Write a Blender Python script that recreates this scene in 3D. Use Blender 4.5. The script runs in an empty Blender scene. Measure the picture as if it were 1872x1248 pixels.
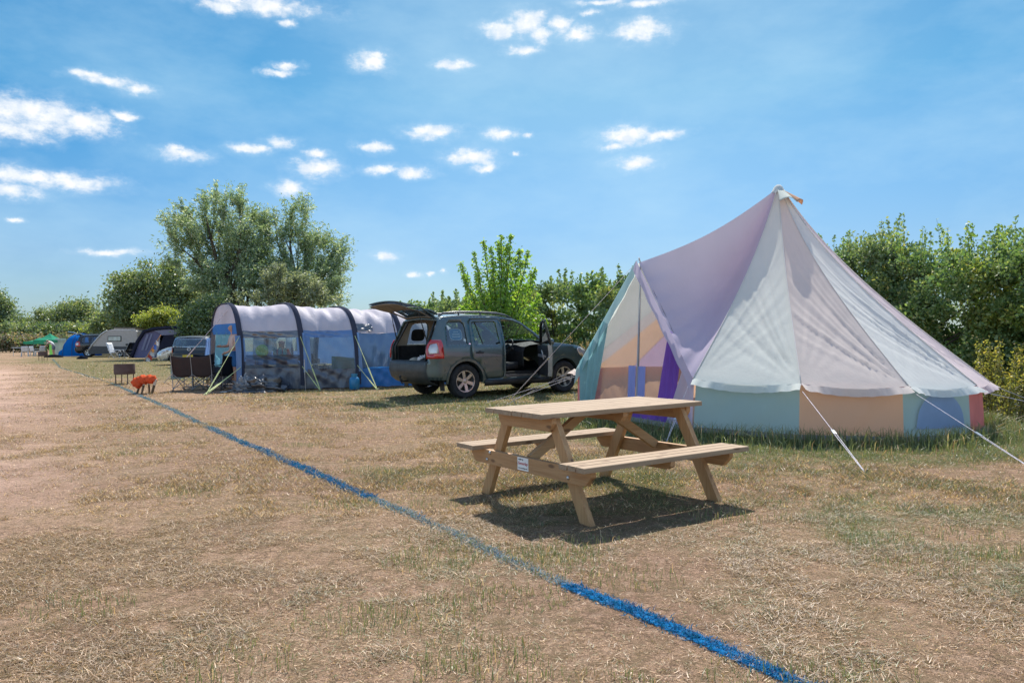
import bpy, math, random
import numpy as np
from mathutils import Vector, Matrix
from mathutils.geometry import delaunay_2d_cdt

random.seed(7)
RNG = np.random.default_rng(11)
scene = bpy.context.scene
COL = scene.collection
PI = math.pi
F, CH, ROLL, Y0 = 1400.0, 1.312, -0.011, 614.0
PIT = math.atan((624 - Y0) / F)


def ray(px, py):
    a, b = px - 936, py - 624
    cr, sr = math.cos(ROLL), math.sin(ROLL)
    xc, yc = (a * cr + b * sr) / F, -(-a * sr + b * cr) / F
    c, s = math.cos(PIT), math.sin(PIT)
    return Vector((xc, c + yc * s, -s + yc * c))


def at(px, py, Y):
    """world point seen at a photo pixel, Y metres ahead"""
    d = ray(px, py)
    return Vector((0, 0, CH)) + d * (Y / d.y)


def gnd(px, py):
    d = ray(px, py)
    p = Vector((0, 0, CH)) + d * (-CH / d.z)
    p.z = 0
    return p


def gx(px, Y):
    """ground point under photo column px, Y metres ahead"""
    p = at(px, 614, Y)
    return Vector((p.x, Y, 0))


# ------------------------------------------------------------------ numpy noise
_TAB = RNG.random((64, 64))


def vnoise(x, y, sc, seed=0):
    x = np.asarray(x) / sc + seed * 17.31
    y = np.asarray(y) / sc + seed * 5.77
    xi, yi = np.floor(x).astype(int), np.floor(y).astype(int)
    fx, fy = x - xi, y - yi
    fx, fy = fx * fx * (3 - 2 * fx), fy * fy * (3 - 2 * fy)
    t = lambda i, j: _TAB[i % 64, j % 64]
    return (t(xi, yi) * (1 - fx) * (1 - fy) + t(xi + 1, yi) * fx * (1 - fy)
            + t(xi, yi + 1) * (1 - fx) * fy + t(xi + 1, yi + 1) * fx * fy)


def fbm(x, y, sc, seed=0, oct=4):
    r, a, tot = 0, 1, 0
    for k in range(oct):
        r = r + a * vnoise(x, y, sc / 2 ** k, seed + k)
        tot += a
        a *= .55
    return r / tot


def sstep(a, b, x):
    t = np.clip((x - a) / (b - a), 0, 1)
    return t * t * (3 - 2 * t)


# ------------------------------------------------------------------ objects
def link(o, parent=None):
    COL.objects.link(o)
    if parent is not None:
        o.parent = parent
    return o


def tag(o, label=None, cat=None, group=None, kind=None):
    if label:
        o['label'] = label
    if cat:
        o['category'] = cat
    if group:
        o['group'] = group
    if kind:
        o['kind'] = kind
    return o


def thing(name, label, cat, loc=(0, 0, 0), rz=0, group=None):
    o = bpy.data.objects.new(name, None)
    o.empty_display_size = .2
    o.location = loc
    o.rotation_euler = (0, 0, rz)
    return tag(link(o), label, cat, group)


def kids(o):
    return [c for c in COL.objects if c.parent == o]


def copy_tree(o, parent=None):
    c = o.copy()
    COL.objects.link(c)
    if parent is not None:
        c.parent = parent
    for ch in kids(o):
        copy_tree(ch, c)
    return c


class MB:
    def __init__(s):
        s.v, s.f, s.m = [], [], []
        s.mi = 0

    def add(s, vs, fs):
        b = len(s.v)
        s.v += [tuple(v) for v in vs]
        for f in fs:
            s.f.append(tuple(i + b for i in f))
            s.m.append(s.mi)
        return s

    def box(s, c, d, M=None):
        x, y, z = d[0] / 2, d[1] / 2, d[2] / 2
        vs = [Vector((i * x, j * y, k * z)) for k in (-1, 1) for j in (-1, 1) for i in (-1, 1)]
        if M is not None:
            vs = [M @ v for v in vs]
        vs = [v + Vector(c) for v in vs]
        return s.add(vs, [(0, 2, 3, 1), (4, 5, 7, 6), (0, 1, 5, 4), (2, 6, 7, 3), (0, 4, 6, 2), (1, 3, 7, 5)])

    def beam(s, a, b, w, t, up=(0, 0, 1)):
        """rectangular bar from a to b; w along (dir x up), t along the other normal"""
        a, b = Vector(a), Vector(b)
        d = (b - a).normalized()
        u = Vector(up)
        n = d.cross(u)
        if n.length < 1e-4:
            n = d.cross(Vector((1, 0, 0)))
        n.normalize()
        m = n.cross(d).normalized()
        vs = []
        for p in (a, b):
            for i, j in ((-1, -1), (1, -1), (1, 1), (-1, 1)):
                vs.append(p + n * (i * w / 2) + m * (j * t / 2))
        return s.add(vs, [(0, 3, 2, 1), (4, 5, 6, 7), (0, 1, 5, 4), (1, 2, 6, 5), (2, 3, 7, 6), (3, 0, 4, 7)])

    def tube(s, pts, r, n=6, cap=True, closed=False):
        pts = [Vector(p) for p in pts]
        rs = r if isinstance(r, (list, tuple)) else [r] * len(pts)
        b = len(s.v)
        k = len(pts)
        prev = None
        for i, p in enumerate(pts):
            if closed:
                d = pts[(i + 1) % k] - pts[i - 1]
            else:
                d = pts[min(i + 1, k - 1)] - pts[max(i - 1, 0)]
            if d.length < 1e-9:
                d = Vector((0, 0, 1))
            d.normalize()
            if prev is None:
                u = Vector((0, 0, 1)) if abs(d.z) < .9 else Vector((1, 0, 0))
                prev = d.cross(u).normalized()
            else:
                prev = (prev - d * prev.dot(d))
                if prev.length < 1e-5:
                    prev = d.orthogonal()
                prev.normalize()
            w = d.cross(prev)
            for j in range(n):
                a = 2 * PI * j / n
                s.v.append(tuple(p + prev * (math.cos(a) * rs[i]) + w * (math.sin(a) * rs[i])))
        for i in range(k if closed else k - 1):
            i2 = (i + 1) % k
            for j in range(n):
                s.f.append((b + i * n + j, b + i * n + (j + 1) % n, b + i2 * n + (j + 1) % n, b + i2 * n + j))
                s.m.append(s.mi)
        if cap and not closed:
            s.f.append(tuple(b + j for j in reversed(range(n))))
            s.f.append(tuple(b + (k - 1) * n + j for j in range(n)))
            s.m += [s.mi, s.mi]
        return s

    def lathe(s, prof, n=24, axis='z', c=(0, 0, 0), close=False):
        b = len(s.v)
        k = len(prof)
        c = Vector(c)
        for r, h in prof:
            for j in range(n):
                a = 2 * PI * j / n
                x, y = r * math.cos(a), r * math.sin(a)
                v = Vector((x, y, h)) if axis == 'z' else (Vector((x, h, y)) if axis == 'y' else Vector((h, x, y)))
                s.v.append(tuple(v + c))
        for i in range(k - 1 + (1 if close else 0)):
            i2 = (i + 1) % k
            for j in range(n):
                s.f.append((b + i * n + j, b + i * n + (j + 1) % n, b + i2 * n + (j + 1) % n, b + i2 * n + j))
                s.m.append(s.mi)
        return s

    def grid(s, fn, nu, nv):
        """fn(u,v) with u,v in 0..1"""
        b = len(s.v)
        for i in range(nu + 1):
            for j in range(nv + 1):
                s.v.append(tuple(fn(i / nu, j / nv)))
        for i in range(nu):
            for j in range(nv):
                a = b + i * (nv + 1) + j
                s.f.append((a, a + 1, a + nv + 2, a + nv + 1))
                s.m.append(s.mi)
        return s

    def poly(s, pts, n=None, t=0):
        """flat polygon, optionally extruded by vector n*t"""
        pts = [Vector(p) for p in pts]
        k = len(pts)
        if not t:
            return s.add(pts, [tuple(range(k))])
        o = Vector(n) * t
        return s.add(pts + [p + o for p in pts],
                     [tuple(reversed(range(k))), tuple(range(k, 2 * k))] + [(i, (i + 1) % k, k + (i + 1) % k, k + i) for i in range(k)])

    def build(s, name, mat, parent=None, smooth=False, label=None, thick=0, bevel=0, sharp=None, loc=None, off=0):
        me = bpy.data.meshes.new(name)
        me.from_pydata(s.v, [], s.f)
        mats = mat if isinstance(mat, (list, tuple)) else [mat]
        for m in mats:
            me.materials.append(m)
        if len(mats) > 1:
            me.polygons.foreach_set('material_index', s.m)
        if smooth:
            me.polygons.foreach_set('use_smooth', [True] * len(me.polygons))
            if sharp:
                me.set_sharp_from_angle(angle=math.radians(sharp))
        me.update()
        o = bpy.data.objects.new(name, me)
        link(o, parent)
        if loc is not None:
            o.location = loc
        if label:
            o['label'] = label
        if thick:
            md = o.modifiers.new('thick', 'SOLIDIFY')
            md.thickness = thick
            md.offset = off
        if bevel:
            md = o.modifiers.new('bev', 'BEVEL')
            md.width = bevel
            md.segments = 2
            md.limit_method = 'ANGLE'
        return o


def np_mesh(name, V, faces_per, cols, mat, parent=None, attrs=None):
    """V (n*k,3) ; each consecutive k verts make one face; cols (n,3) per face colour"""
    n = len(V) // faces_per
    me = bpy.data.meshes.new(name)
    me.vertices.add(len(V))
    me.vertices.foreach_set('co', np.ascontiguousarray(V, dtype=np.float32).ravel())
    me.loops.add(len(V))
    me.loops.foreach_set('vertex_index', np.arange(len(V), dtype=np.int32))
    me.polygons.add(n)
    me.polygons.foreach_set('loop_start', np.arange(0, len(V), faces_per, dtype=np.int32))
    me.update(calc_edges=True)
    a = me.color_attributes.new('col', 'FLOAT_COLOR', 'POINT')
    c = np.ones((n, faces_per, 4), dtype=np.float32)
    c[:, :, :3] = cols[:, None, :]
    a.data.foreach_set('color', c.ravel())
    me.materials.append(mat)
    o = bpy.data.objects.new(name, me)
    return link(o, parent)


# ------------------------------------------------------------------ materials
def newmat(name):
    m = bpy.data.materials.new(name)
    m.use_nodes = True
    nt = m.node_tree
    nt.nodes.clear()
    out = nt.nodes.new('ShaderNodeOutputMaterial')
    return m, nt, out


def N(nt, t, **kw):
    n = nt.nodes.new(t)
    for k, v in kw.items():
        if k.startswith('i_'):
            key = k[2:].replace('_', ' ')
            n.inputs[key].default_value = v
        else:
            setattr(n, k, v)
    return n


def noise_node(nt, scale, detail=4, rough=.55, vec=None, space='Object'):
    n = N(nt, 'ShaderNodeTexNoise')
    n.inputs['Scale'].default_value = scale
    n.inputs['Detail'].default_value = detail
    n.inputs['Roughness'].default_value = rough
    if vec is None:
        tc = N(nt, 'ShaderNodeTexCoord')
        vec = tc.outputs[space]
    nt.links.new(vec, n.inputs['Vector'])
    return n


def mixcol(nt, fac, a, b):
    m = N(nt, 'ShaderNodeMix', data_type='RGBA')
    for sock, val in ((m.inputs[0], fac), (m.inputs[6], a), (m.inputs[7], b)):
        if hasattr(val, 'links'):
            nt.links.new(val, sock)
        else:
            sock.default_value = val if not isinstance(val, tuple) else (*val, 1)
    return m.outputs[2]


def maprange(nt, val, a, b, c=0, d=1):
    m = N(nt, 'ShaderNodeMapRange')
    nt.links.new(val, m.inputs[0])
    for i, x in enumerate((a, b, c, d)):
        m.inputs[i + 1].default_value = x
    return m.outputs[0]


def surf(name, col, rough=.6, metal=0, var=.12, vscale=6, bump=0, bscale=40, coat=0, spec=.5, col2=None, sheen=0):
    """painted / plastic / metal surface with slight colour variation and fine bump"""
    m, nt, out = newmat(name)
    p = N(nt, 'ShaderNodeBsdfPrincipled')
    n = noise_node(nt, vscale, 5)
    c2 = col2 or tuple(max(0, c * (1 - var * 2)) for c in col)
    f = maprange(nt, n.outputs[0], .35, .65)
    nt.links.new(mixcol(nt, f, tuple(min(1, c * (1 + var)) for c in col), c2), p.inputs['Base Color'])
    nr = noise_node(nt, vscale * 3, 3)
    nt.links.new(maprange(nt, nr.outputs[0], .3, .7, max(.02, rough - .08), min(1, rough + .1)), p.inputs['Roughness'])
    p.inputs['Metallic'].default_value = metal
    p.inputs['Coat Weight'].default_value = coat
    p.inputs['Coat Roughness'].default_value = .05
    p.inputs['Specular IOR Level'].default_value = spec
    if bump:
        nb = noise_node(nt, bscale, 4)
        b = N(nt, 'ShaderNodeBump')
        b.inputs['Strength'].default_value = bump
        b.inputs['Distance'].default_value = .01
        nt.links.new(nb.outputs[0], b.inputs['Height'])
        nt.links.new(b.outputs[0], p.inputs['Normal'])
    nt.links.new(p.outputs[0], out.inputs[0])
    return m


def cloth(name, col, trans=.35, rough=.8, weave=350, gloss=0, tcol=None, var=.06, wr=0.5, alpha=1, wscale=5, soil=.08):
    """woven tent fabric: diffuse + light shining through + creases"""
    m, nt, out = newmat(name)
    tc = N(nt, 'ShaderNodeTexCoord')
    n = noise_node(nt, 1.7, 5, vec=tc.outputs['Object'])
    f = maprange(nt, n.outputs[0], .38, .66)
    c = mixcol(nt, f, tuple(min(1, x * (1 + var)) for x in col), tuple(x * (1 - var - soil * .6) for x in col))
    n2 = noise_node(nt, weave, 2, vec=tc.outputs['Object'])
    c = mixcol(nt, maprange(nt, n2.outputs[0], .3, .7, 0, .25), c, tuple(x * .78 for x in col))
    d = N(nt, 'ShaderNodeBsdfDiffuse')
    t = N(nt, 'ShaderNodeBsdfTranslucent')
    nt.links.new(c, d.inputs[0])
    if tcol:
        t.inputs[0].default_value = (*tcol, 1)
    else:
        nt.links.new(c, t.inputs[0])
    bm = N(nt, 'ShaderNodeBump')
    bm.inputs['Strength'].default_value = wr
    bm.inputs['Distance'].default_value = .03
    mp = N(nt, 'ShaderNodeMapping')
    mp.inputs['Scale'].default_value = (1.3, 1.3, .5)
    nt.links.new(tc.outputs['Object'], mp.inputs[0])
    nw = noise_node(nt, wscale, 5, .5, vec=mp.outputs[0])
    nt.links.new(nw.outputs[0], bm.inputs['Height'])
    for s in (d, t):
        nt.links.new(bm.outputs[0], s.inputs['Normal'])
    mx = N(nt, 'ShaderNodeMixShader')
    mx.inputs[0].default_value = trans
    nt.links.new(d.outputs[0], mx.inputs[1])
    nt.links.new(t.outputs[0], mx.inputs[2])
    res = mx.outputs[0]
    if gloss:
        g = N(nt, 'ShaderNodeBsdfGlossy')
        g.inputs['Roughness'].default_value = rough
        g.inputs[0].default_value = (.9, .9, .9, 1)
        nt.links.new(bm.outputs[0], g.inputs['Normal'])
        mg = N(nt, 'ShaderNodeMixShader')
        mg.inputs[0].default_value = gloss
        nt.links.new(res, mg.inputs[1])
        nt.links.new(g.outputs[0], mg.inputs[2])
        res = mg.outputs[0]
    if alpha < 1:
        tr = N(nt, 'ShaderNodeBsdfTransparent')
        ma = N(nt, 'ShaderNodeMixShader')
        ma.inputs[0].default_value = alpha
        nt.links.new(tr.outputs[0], ma.inputs[1])
        nt.links.new(res, ma.inputs[2])
        res = ma.outputs[0]
    nt.links.new(res, out.inputs[0])
    return m


def glass(name, tint=(.5, .55, .52), refl=.12, rough=.02, haze=0, hcol=(.6, .65, .7), bump=0):
    """thin pane: tinted see-through with mirror reflection"""
    m, nt, out = newmat(name)
    tr = N(nt, 'ShaderNodeBsdfTransparent')
    tr.inputs[0].default_value = (*tint, 1)
    g = N(nt, 'ShaderNodeBsdfGlossy')
    g.inputs['Roughness'].default_value = rough
    fr = N(nt, 'ShaderNodeFresnel')
    fr.inputs[0].default_value = 1.5
    ad = N(nt, 'ShaderNodeMath', operation='MULTIPLY_ADD')
    nt.links.new(fr.outputs[0], ad.inputs[0])
    ad.inputs[1].default_value = .8
    ad.inputs[2].default_value = refl
    if bump:
        b = N(nt, 'ShaderNodeBump')
        b.inputs['Strength'].default_value = bump
        b.inputs['Distance'].default_value = .05
        tc = N(nt, 'ShaderNodeTexCoord')
        mp = N(nt, 'ShaderNodeMapping')
        mp.inputs['Rotation'].default_value = (0, .6, .3)
        mp.inputs['Scale'].default_value = (1, 1, 4)
        nt.links.new(tc.outputs['Object'], mp.inputs[0])
        nb = noise_node(nt, 2.2, 4, vec=mp.outputs[0])
        nt.links.new(nb.outputs[0], b.inputs['Height'])
        nt.links.new(b.outputs[0], g.inputs['Normal'])
        nt.links.new(b.outputs[0], fr.inputs['Normal'])
    base = tr.outputs[0]
    if haze:
        d = N(nt, 'ShaderNodeBsdfDiffuse')
        nn = noise_node(nt, 3, 4)
        nt.links.new(mixcol(nt, nn.outputs[0], hcol, tuple(x * .7 for x in hcol)), d.inputs[0])
        t2 = N(nt, 'ShaderNodeBsdfTranslucent')
        t2.inputs[0].default_value = (*hcol, 1)
        m0 = N(nt, 'ShaderNodeMixShader')
        m0.inputs[0].default_value = .5
        nt.links.new(d.outputs[0], m0.inputs[1])
        nt.links.new(t2.outputs[0], m0.inputs[2])
        mh = N(nt, 'ShaderNodeMixShader')
        mh.inputs[0].default_value = haze
        nt.links.new(base, mh.inputs[1])
        nt.links.new(m0.outputs[0], mh.inputs[2])
        base = mh.outputs[0]
    mx = N(nt, 'ShaderNodeMixShader')
    nt.links.new(ad.outputs[0], mx.inputs[0])
    nt.links.new(base, mx.inputs[1])
    nt.links.new(g.outputs[0], mx.inputs[2])
    nt.links.new(mx.outputs[0], out.inputs[0])
    return m


def leafmat(name, trans=.4, gloss=.06, rough=.45, bright=1.0):
    m, nt, out = newmat(name)
    a = N(nt, 'ShaderNodeAttribute', attribute_name='col')
    d = N(nt, 'ShaderNodeBsdfDiffuse')
    t = N(nt, 'ShaderNodeBsdfTranslucent')
    nt.links.new(a.outputs['Color'], d.inputs[0])
    tc = N(nt, 'ShaderNodeMix', data_type='RGBA', blend_type='MULTIPLY')
    tc.inputs[0].default_value = 1
    nt.links.new(a.outputs['Color'], tc.inputs[6])
    tc.inputs[7].default_value = (1.35 * bright, 1.3 * bright, .75 * bright, 1)
    nt.links.new(tc.outputs[2], t.inputs[0])
    mx = N(nt, 'ShaderNodeMixShader')
    mx.inputs[0].default_value = trans
    nt.links.new(d.outputs[0], mx.inputs[1])
    nt.links.new(t.outputs[0], mx.inputs[2])
    g = N(nt, 'ShaderNodeBsdfGlossy')
    g.inputs['Roughness'].default_value = rough
    g.inputs[0].default_value = (1, 1, 1, 1)
    mg = N(nt, 'ShaderNodeMixShader')
    mg.inputs[0].default_value = gloss
    nt.links.new(mx.outputs[0], mg.inputs[1])
    nt.links.new(g.outputs[0], mg.inputs[2])
    nt.links.new(mg.outputs[0], out.inputs[0])
    return m


def bark(name, col=(.10, .075, .05)):
    m, nt, out = newmat(name)
    p = N(nt, 'ShaderNodeBsdfPrincipled')
    p.inputs['Roughness'].default_value = .9
    tc = N(nt, 'ShaderNodeTexCoord')
    mp = N(nt, 'ShaderNodeMapping')
    mp.inputs['Scale'].default_value = (9, 9, 1.5)
    nt.links.new(tc.outputs['Object'], mp.inputs[0])
    n = noise_node(nt, 3, 6, vec=mp.outputs[0])
    nt.links.new(mixcol(nt, maprange(nt, n.outputs[0], .35, .65), col, tuple(c * .4 for c in col)), p.inputs['Base Color'])
    b = N(nt, 'ShaderNodeBump')
    b.inputs['Distance'].default_value = .03
    nt.links.new(n.outputs[0], b.inputs['Height'])
    nt.links.new(b.outputs[0], p.inputs['Normal'])
    nt.links.new(p.outputs[0], out.inputs[0])
    return m


def woodmat(name, base, dark, axis=0, rough=.65):
    """planed softwood: grain runs along object axis"""
    m, nt, out = newmat(name)
    p = N(nt, 'ShaderNodeBsdfPrincipled')
    tc = N(nt, 'ShaderNodeTexCoord')
    geo = N(nt, 'ShaderNodeNewGeometry')
    off = N(nt, 'ShaderNodeVectorMath', operation='SCALE')
    comb = N(nt, 'ShaderNodeCombineXYZ')
    for k in range(3):
        nt.links.new(geo.outputs['Random Per Island'], comb.inputs[k])
    nt.links.new(comb.outputs[0], off.inputs[0])
    off.inputs['Scale'].default_value = 37.0
    ad = N(nt, 'ShaderNodeVectorMath', operation='ADD')
    nt.links.new(tc.outputs['Object'], ad.inputs[0])
    nt.links.new(off.outputs[0], ad.inputs[1])
    mp = N(nt, 'ShaderNodeMapping')
    sc = [26, 26, 26]
    sc[axis] = 1.6
    mp.inputs['Scale'].default_value = sc
    nt.links.new(ad.outputs[0], mp.inputs[0])
    n = noise_node(nt, 1.6, 6, .6, vec=mp.outputs[0])
    sc2 = [70, 70, 70]
    sc2[axis] = 3
    mp2 = N(nt, 'ShaderNodeMapping')
    mp2.inputs['Scale'].default_value = sc2
    nt.links.new(ad.outputs[0], mp2.inputs[0])
    n2 = noise_node(nt, 2, 4, .6, vec=mp2.outputs[0])
    # knots
    mp3 = N(nt, 'ShaderNodeMapping')
    sc3 = [11, 11, 11]
    sc3[axis] = 4
    mp3.inputs['Scale'].default_value = sc3
    nt.links.new(ad.outputs[0], mp3.inputs[0])
    vo = N(nt, 'ShaderNodeTexVoronoi')
    vo.inputs['Scale'].default_value = 1.0
    nt.links.new(mp3.outputs[0], vo.inputs['Vector'])
    kn = maprange(nt, vo.outputs['Distance'], .10, .2, 1, 0)
    c = mixcol(nt, maprange(nt, n.outputs[0], .35, .68), base, dark)
    c = mixcol(nt, maprange(nt, n2.outputs[0], .4, .75, 0, .35), c, tuple(x * .55 for x in dark))
    c = mixcol(nt, maprange(nt, geo.outputs['Random Per Island'], 0, 1, 0, .35), c, tuple(x * .72 for x in base))
    km = N(nt, 'ShaderNodeMath', operation='MULTIPLY')
    nt.links.new(kn, km.inputs[0])
    km.inputs[1].default_value = .75
    c = mixcol(nt, km.outputs[0], c, (.10, .045, .02))
    nt.links.new(c, p.inputs['Base Color'])
    p.inputs['Roughness'].default_value = rough
    b = N(nt, 'ShaderNodeBump')
    b.inputs['Strength'].default_value = .35
    b.inputs['Distance'].default_value = .004
    nt.links.new(n2.outputs[0], b.inputs['Height'])
    nt.links.new(b.outputs[0], p.inputs['Normal'])
    nt.links.new(p.outputs[0], out.inputs[0])
    return m

# ================================================================== camera, sun, sky
cam = bpy.data.cameras.new('camera')
cam.sensor_width = 36
cam.lens = F / 1872 * 36
cam.clip_end = 3000
cam.clip_start = .05
camo = bpy.data.objects.new('camera', cam)
COL.objects.link(camo)
fwd = Vector((0, math.cos(PIT), -math.sin(PIT)))
up = Vector((0, math.sin(PIT), math.cos(PIT)))
right = Vector((1, 0, 0))
cr_, sr_ = math.cos(ROLL), math.sin(ROLL)
# image right / up axes of the slightly rolled hand-held camera
xr = right * cr_ + up * sr_
yr = -right * sr_ + up * cr_
Mc = Matrix((xr, yr, -fwd)).transposed()
camo.matrix_world = Matrix.Translation((0, 0, CH)) @ Mc.to_4x4()
scene.camera = camo

SUN_EL, SUN_AZ = math.radians(54), math.radians(9)   # azimuth from +Y towards +X
sdir = Vector((math.sin(SUN_AZ) * math.cos(SUN_EL), math.cos(SUN_AZ) * math.cos(SUN_EL), math.sin(SUN_EL)))
sl = bpy.data.lights.new('sun', 'SUN')
sl.energy = 4.6
sl.angle = math.radians(.55)
sl.color = (1, .95, .87)
so = bpy.data.objects.new('sun', sl)
COL.objects.link(so)
so.rotation_euler = sdir.to_track_quat('Z', 'Y').to_euler()

SKY_SIDE, SKY_MID, SKY_HOR, SKY_LOW = (.058, .31, .42), (.32, .455, .45), (.265, .35, .46), (.245, .335, .44)
w = bpy.data.worlds.new('World')
scene.world = w
w.use_nodes = True
nt = w.node_tree
nt.nodes.clear()
wo = N(nt, 'ShaderNodeOutputWorld')
bg = N(nt, 'ShaderNodeBackground')
bg.inputs[1].default_value = 1
nt.links.new(bg.outputs[0], wo.inputs[0])
sky = N(nt, 'ShaderNodeTexSky', sky_type='NISHITA')
sky.sun_disc = False
sky.sun_elevation = SUN_EL
sky.sun_rotation = SUN_AZ
sky.air_density = 1.1
sky.dust_density = .6
sky.ozone_density = 3.0
sk = N(nt, 'ShaderNodeVectorMath', operation='SCALE')
sk.inputs['Scale'].default_value = .15
nt.links.new(sky.outputs[0], sk.inputs[0])
hs = N(nt, 'ShaderNodeHueSaturation')
hs.inputs['Saturation'].default_value = 1.0
hs.inputs['Hue'].default_value = .5
hs.inputs['Value'].default_value = 1.0
nt.links.new(sk.outputs[0], hs.inputs['Color'])

tc = N(nt, 'ShaderNodeTexCoord')
sep = N(nt, 'ShaderNodeSeparateXYZ')
nt.links.new(tc.outputs['Generated'], sep.inputs[0])
az = N(nt, 'ShaderNodeMath', operation='ARCTAN2')
nt.links.new(sep.outputs[0], az.inputs[0])
nt.links.new(sep.outputs[1], az.inputs[1])
el = N(nt, 'ShaderNodeMath', operation='ARCSINE')
nt.links.new(sep.outputs[2], el.inputs[0])
ae = N(nt, 'ShaderNodeCombineXYZ')
nt.links.new(az.outputs[0], ae.inputs[0])
nt.links.new(el.outputs[0], ae.inputs[1])
# clear summer air: deeper blue away from the sun's side, pale blue haze instead of yellow at the horizon
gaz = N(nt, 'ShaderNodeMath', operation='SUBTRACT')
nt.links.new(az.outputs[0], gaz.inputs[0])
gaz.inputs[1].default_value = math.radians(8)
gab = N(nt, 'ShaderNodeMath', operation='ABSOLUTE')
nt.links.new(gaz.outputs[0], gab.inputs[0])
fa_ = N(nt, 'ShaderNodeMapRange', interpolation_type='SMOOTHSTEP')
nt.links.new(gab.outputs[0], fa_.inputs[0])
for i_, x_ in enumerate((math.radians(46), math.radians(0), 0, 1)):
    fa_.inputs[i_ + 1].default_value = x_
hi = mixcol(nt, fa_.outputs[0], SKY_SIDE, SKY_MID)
lo = mixcol(nt, maprange(nt, el.outputs[0], .0, .13), SKY_HOR, SKY_LOW)
tint = mixcol(nt, maprange(nt, el.outputs[0], .10, .30), lo, hi)
tint = mixcol(nt, maprange(nt, el.outputs[0], .55, .9), tint, (.75, .85, .95))
# sky behind the viewer brightened, added fill for surfaces facing the camera
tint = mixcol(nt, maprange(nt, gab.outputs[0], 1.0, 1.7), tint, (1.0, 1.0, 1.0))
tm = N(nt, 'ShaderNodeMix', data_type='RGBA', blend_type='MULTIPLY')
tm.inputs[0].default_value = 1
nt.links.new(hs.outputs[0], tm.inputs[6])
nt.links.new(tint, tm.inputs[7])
# warp the direction a little so that cloud edges billow
wn = noise_node(nt, 34, 5, .62, vec=ae.outputs[0])
ws = N(nt, 'ShaderNodeVectorMath', operation='SUBTRACT')
nt.links.new(wn.outputs['Color'], ws.inputs[0])
ws.inputs[1].default_value = (.5, .5, .5)
wk = N(nt, 'ShaderNodeVectorMath', operation='MULTIPLY')
nt.links.new(ws.outputs[0], wk.inputs[0])
wk.inputs[1].default_value = (.036, .015, 0)
wa = N(nt, 'ShaderNodeVectorMath', operation='ADD')
nt.links.new(ae.outputs[0], wa.inputs[0])
nt.links.new(wk.outputs[0], wa.inputs[1])
CLOUDS = [(470, 8, 105, 15), (400, 12, 32, 11), (522, 43, 13, 6), (525, 121, 20, 7), (508, 134, 26, 6),
          (160, 137, 34, 8), (200, 148, 40, 10), (247, 163, 30, 10),
          (30, 200, 60, 26), (95, 215, 66, 28), (155, 225, 56, 22), (30, 235, 60, 22), (228, 212, 17, 9),
          (18, 320, 42, 16), (12, 348, 50, 14), (130, 333, 74, 15), (60, 325, 36, 13),
          (333, 283, 40, 10), (325, 273, 12, 8), (456, 271, 32, 8), (512, 262, 27, 9), (580, 308, 40, 17), (583, 281, 20, 7),
          (530, 345, 30, 12), (205, 461, 48, 6), (30, 403, 14, 3), (678, 115, 30, 16), (690, 102, 14, 9), (830, 117, 28, 9),
          (683, 270, 26, 9), (700, 311, 28, 9), (755, 315, 30, 10), (788, 242, 42, 12), (862, 288, 42, 14), (882, 308, 22, 9),
          (913, 245, 26, 9), (946, 281, 9, 4), (963, 248, 11, 4), (705, 467, 20, 8), (757, 501, 12, 5), (784, 501, 7, 3), (810, 497, 7, 3),
          (920, 55, 36, 15), (965, 42, 34, 22), (985, 62, 18, 18), (957, 92, 28, 9), (1060, 62, 26, 13), (1022, 45, 17, 18), (1077, 24, 18, 5),
          (1178, 55, 44, 20), (1150, 250, 50, 16), (1205, 247, 38, 9), (1120, 268, 18, 8), (1162, 298, 34, 12), (1180, 6, 48, 7), (1100, 4, 40, 5),
          (430, 4, 40, 4), (1560, -160, 120, 30), (700, -220, 160, 40), (-200, 100, 90, 20), (2050, 120, 120, 20), (2300, 250, 90, 16), (-350, 330, 120, 14)]
prev = None
for cx, cy, hw, hh in CLOUDS:
    d = ray(cx, cy).normalized()
    a0, e0 = math.atan2(d.x, d.y), math.asin(d.z)
    d2 = ray(cx + hw, cy).normalized()
    d3 = ray(cx, cy - hh).normalized()
    wa_, we_ = abs(math.atan2(d2.x, d2.y) - a0), abs(math.asin(d3.z) - e0)
    s1 = N(nt, 'ShaderNodeVectorMath', operation='SUBTRACT')
    nt.links.new(wa.outputs[0], s1.inputs[0])
    s1.inputs[1].default_value = (a0, e0, 0)
    s2 = N(nt, 'ShaderNodeVectorMath', operation='MULTIPLY')
    nt.links.new(s1.outputs[0], s2.inputs[0])
    s2.inputs[1].default_value = (1 / max(wa_, .002), 1 / max(we_, .002), 0)
    s3 = N(nt, 'ShaderNodeVectorMath', operation='LENGTH')
    nt.links.new(s2.outputs[0], s3.inputs[0])
    if prev is None:
        prev = s3.outputs['Value']
    else:
        mn = N(nt, 'ShaderNodeMath', operation='SMOOTH_MIN')
        mn.inputs[2].default_value = .25
        nt.links.new(prev, mn.inputs[0])
        nt.links.new(s3.outputs['Value'], mn.inputs[1])
        prev = mn.outputs[0]
mpc = N(nt, 'ShaderNodeMapping')
mpc.inputs['Scale'].default_value = (1, 1.7, 1)
nt.links.new(ae.outputs[0], mpc.inputs[0])
nz = noise_node(nt, 50, 9, .62, vec=mpc.outputs[0])
na = N(nt, 'ShaderNodeMath', operation='MULTIPLY_ADD')
nt.links.new(nz.outputs[0], na.inputs[0])
na.inputs[1].default_value = -2.3
nt.links.new(prev, na.inputs[2])
cm = N(nt, 'ShaderNodeMapRange', interpolation_type='SMOOTHSTEP')
nt.links.new(na.outputs[0], cm.inputs[0])
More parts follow.
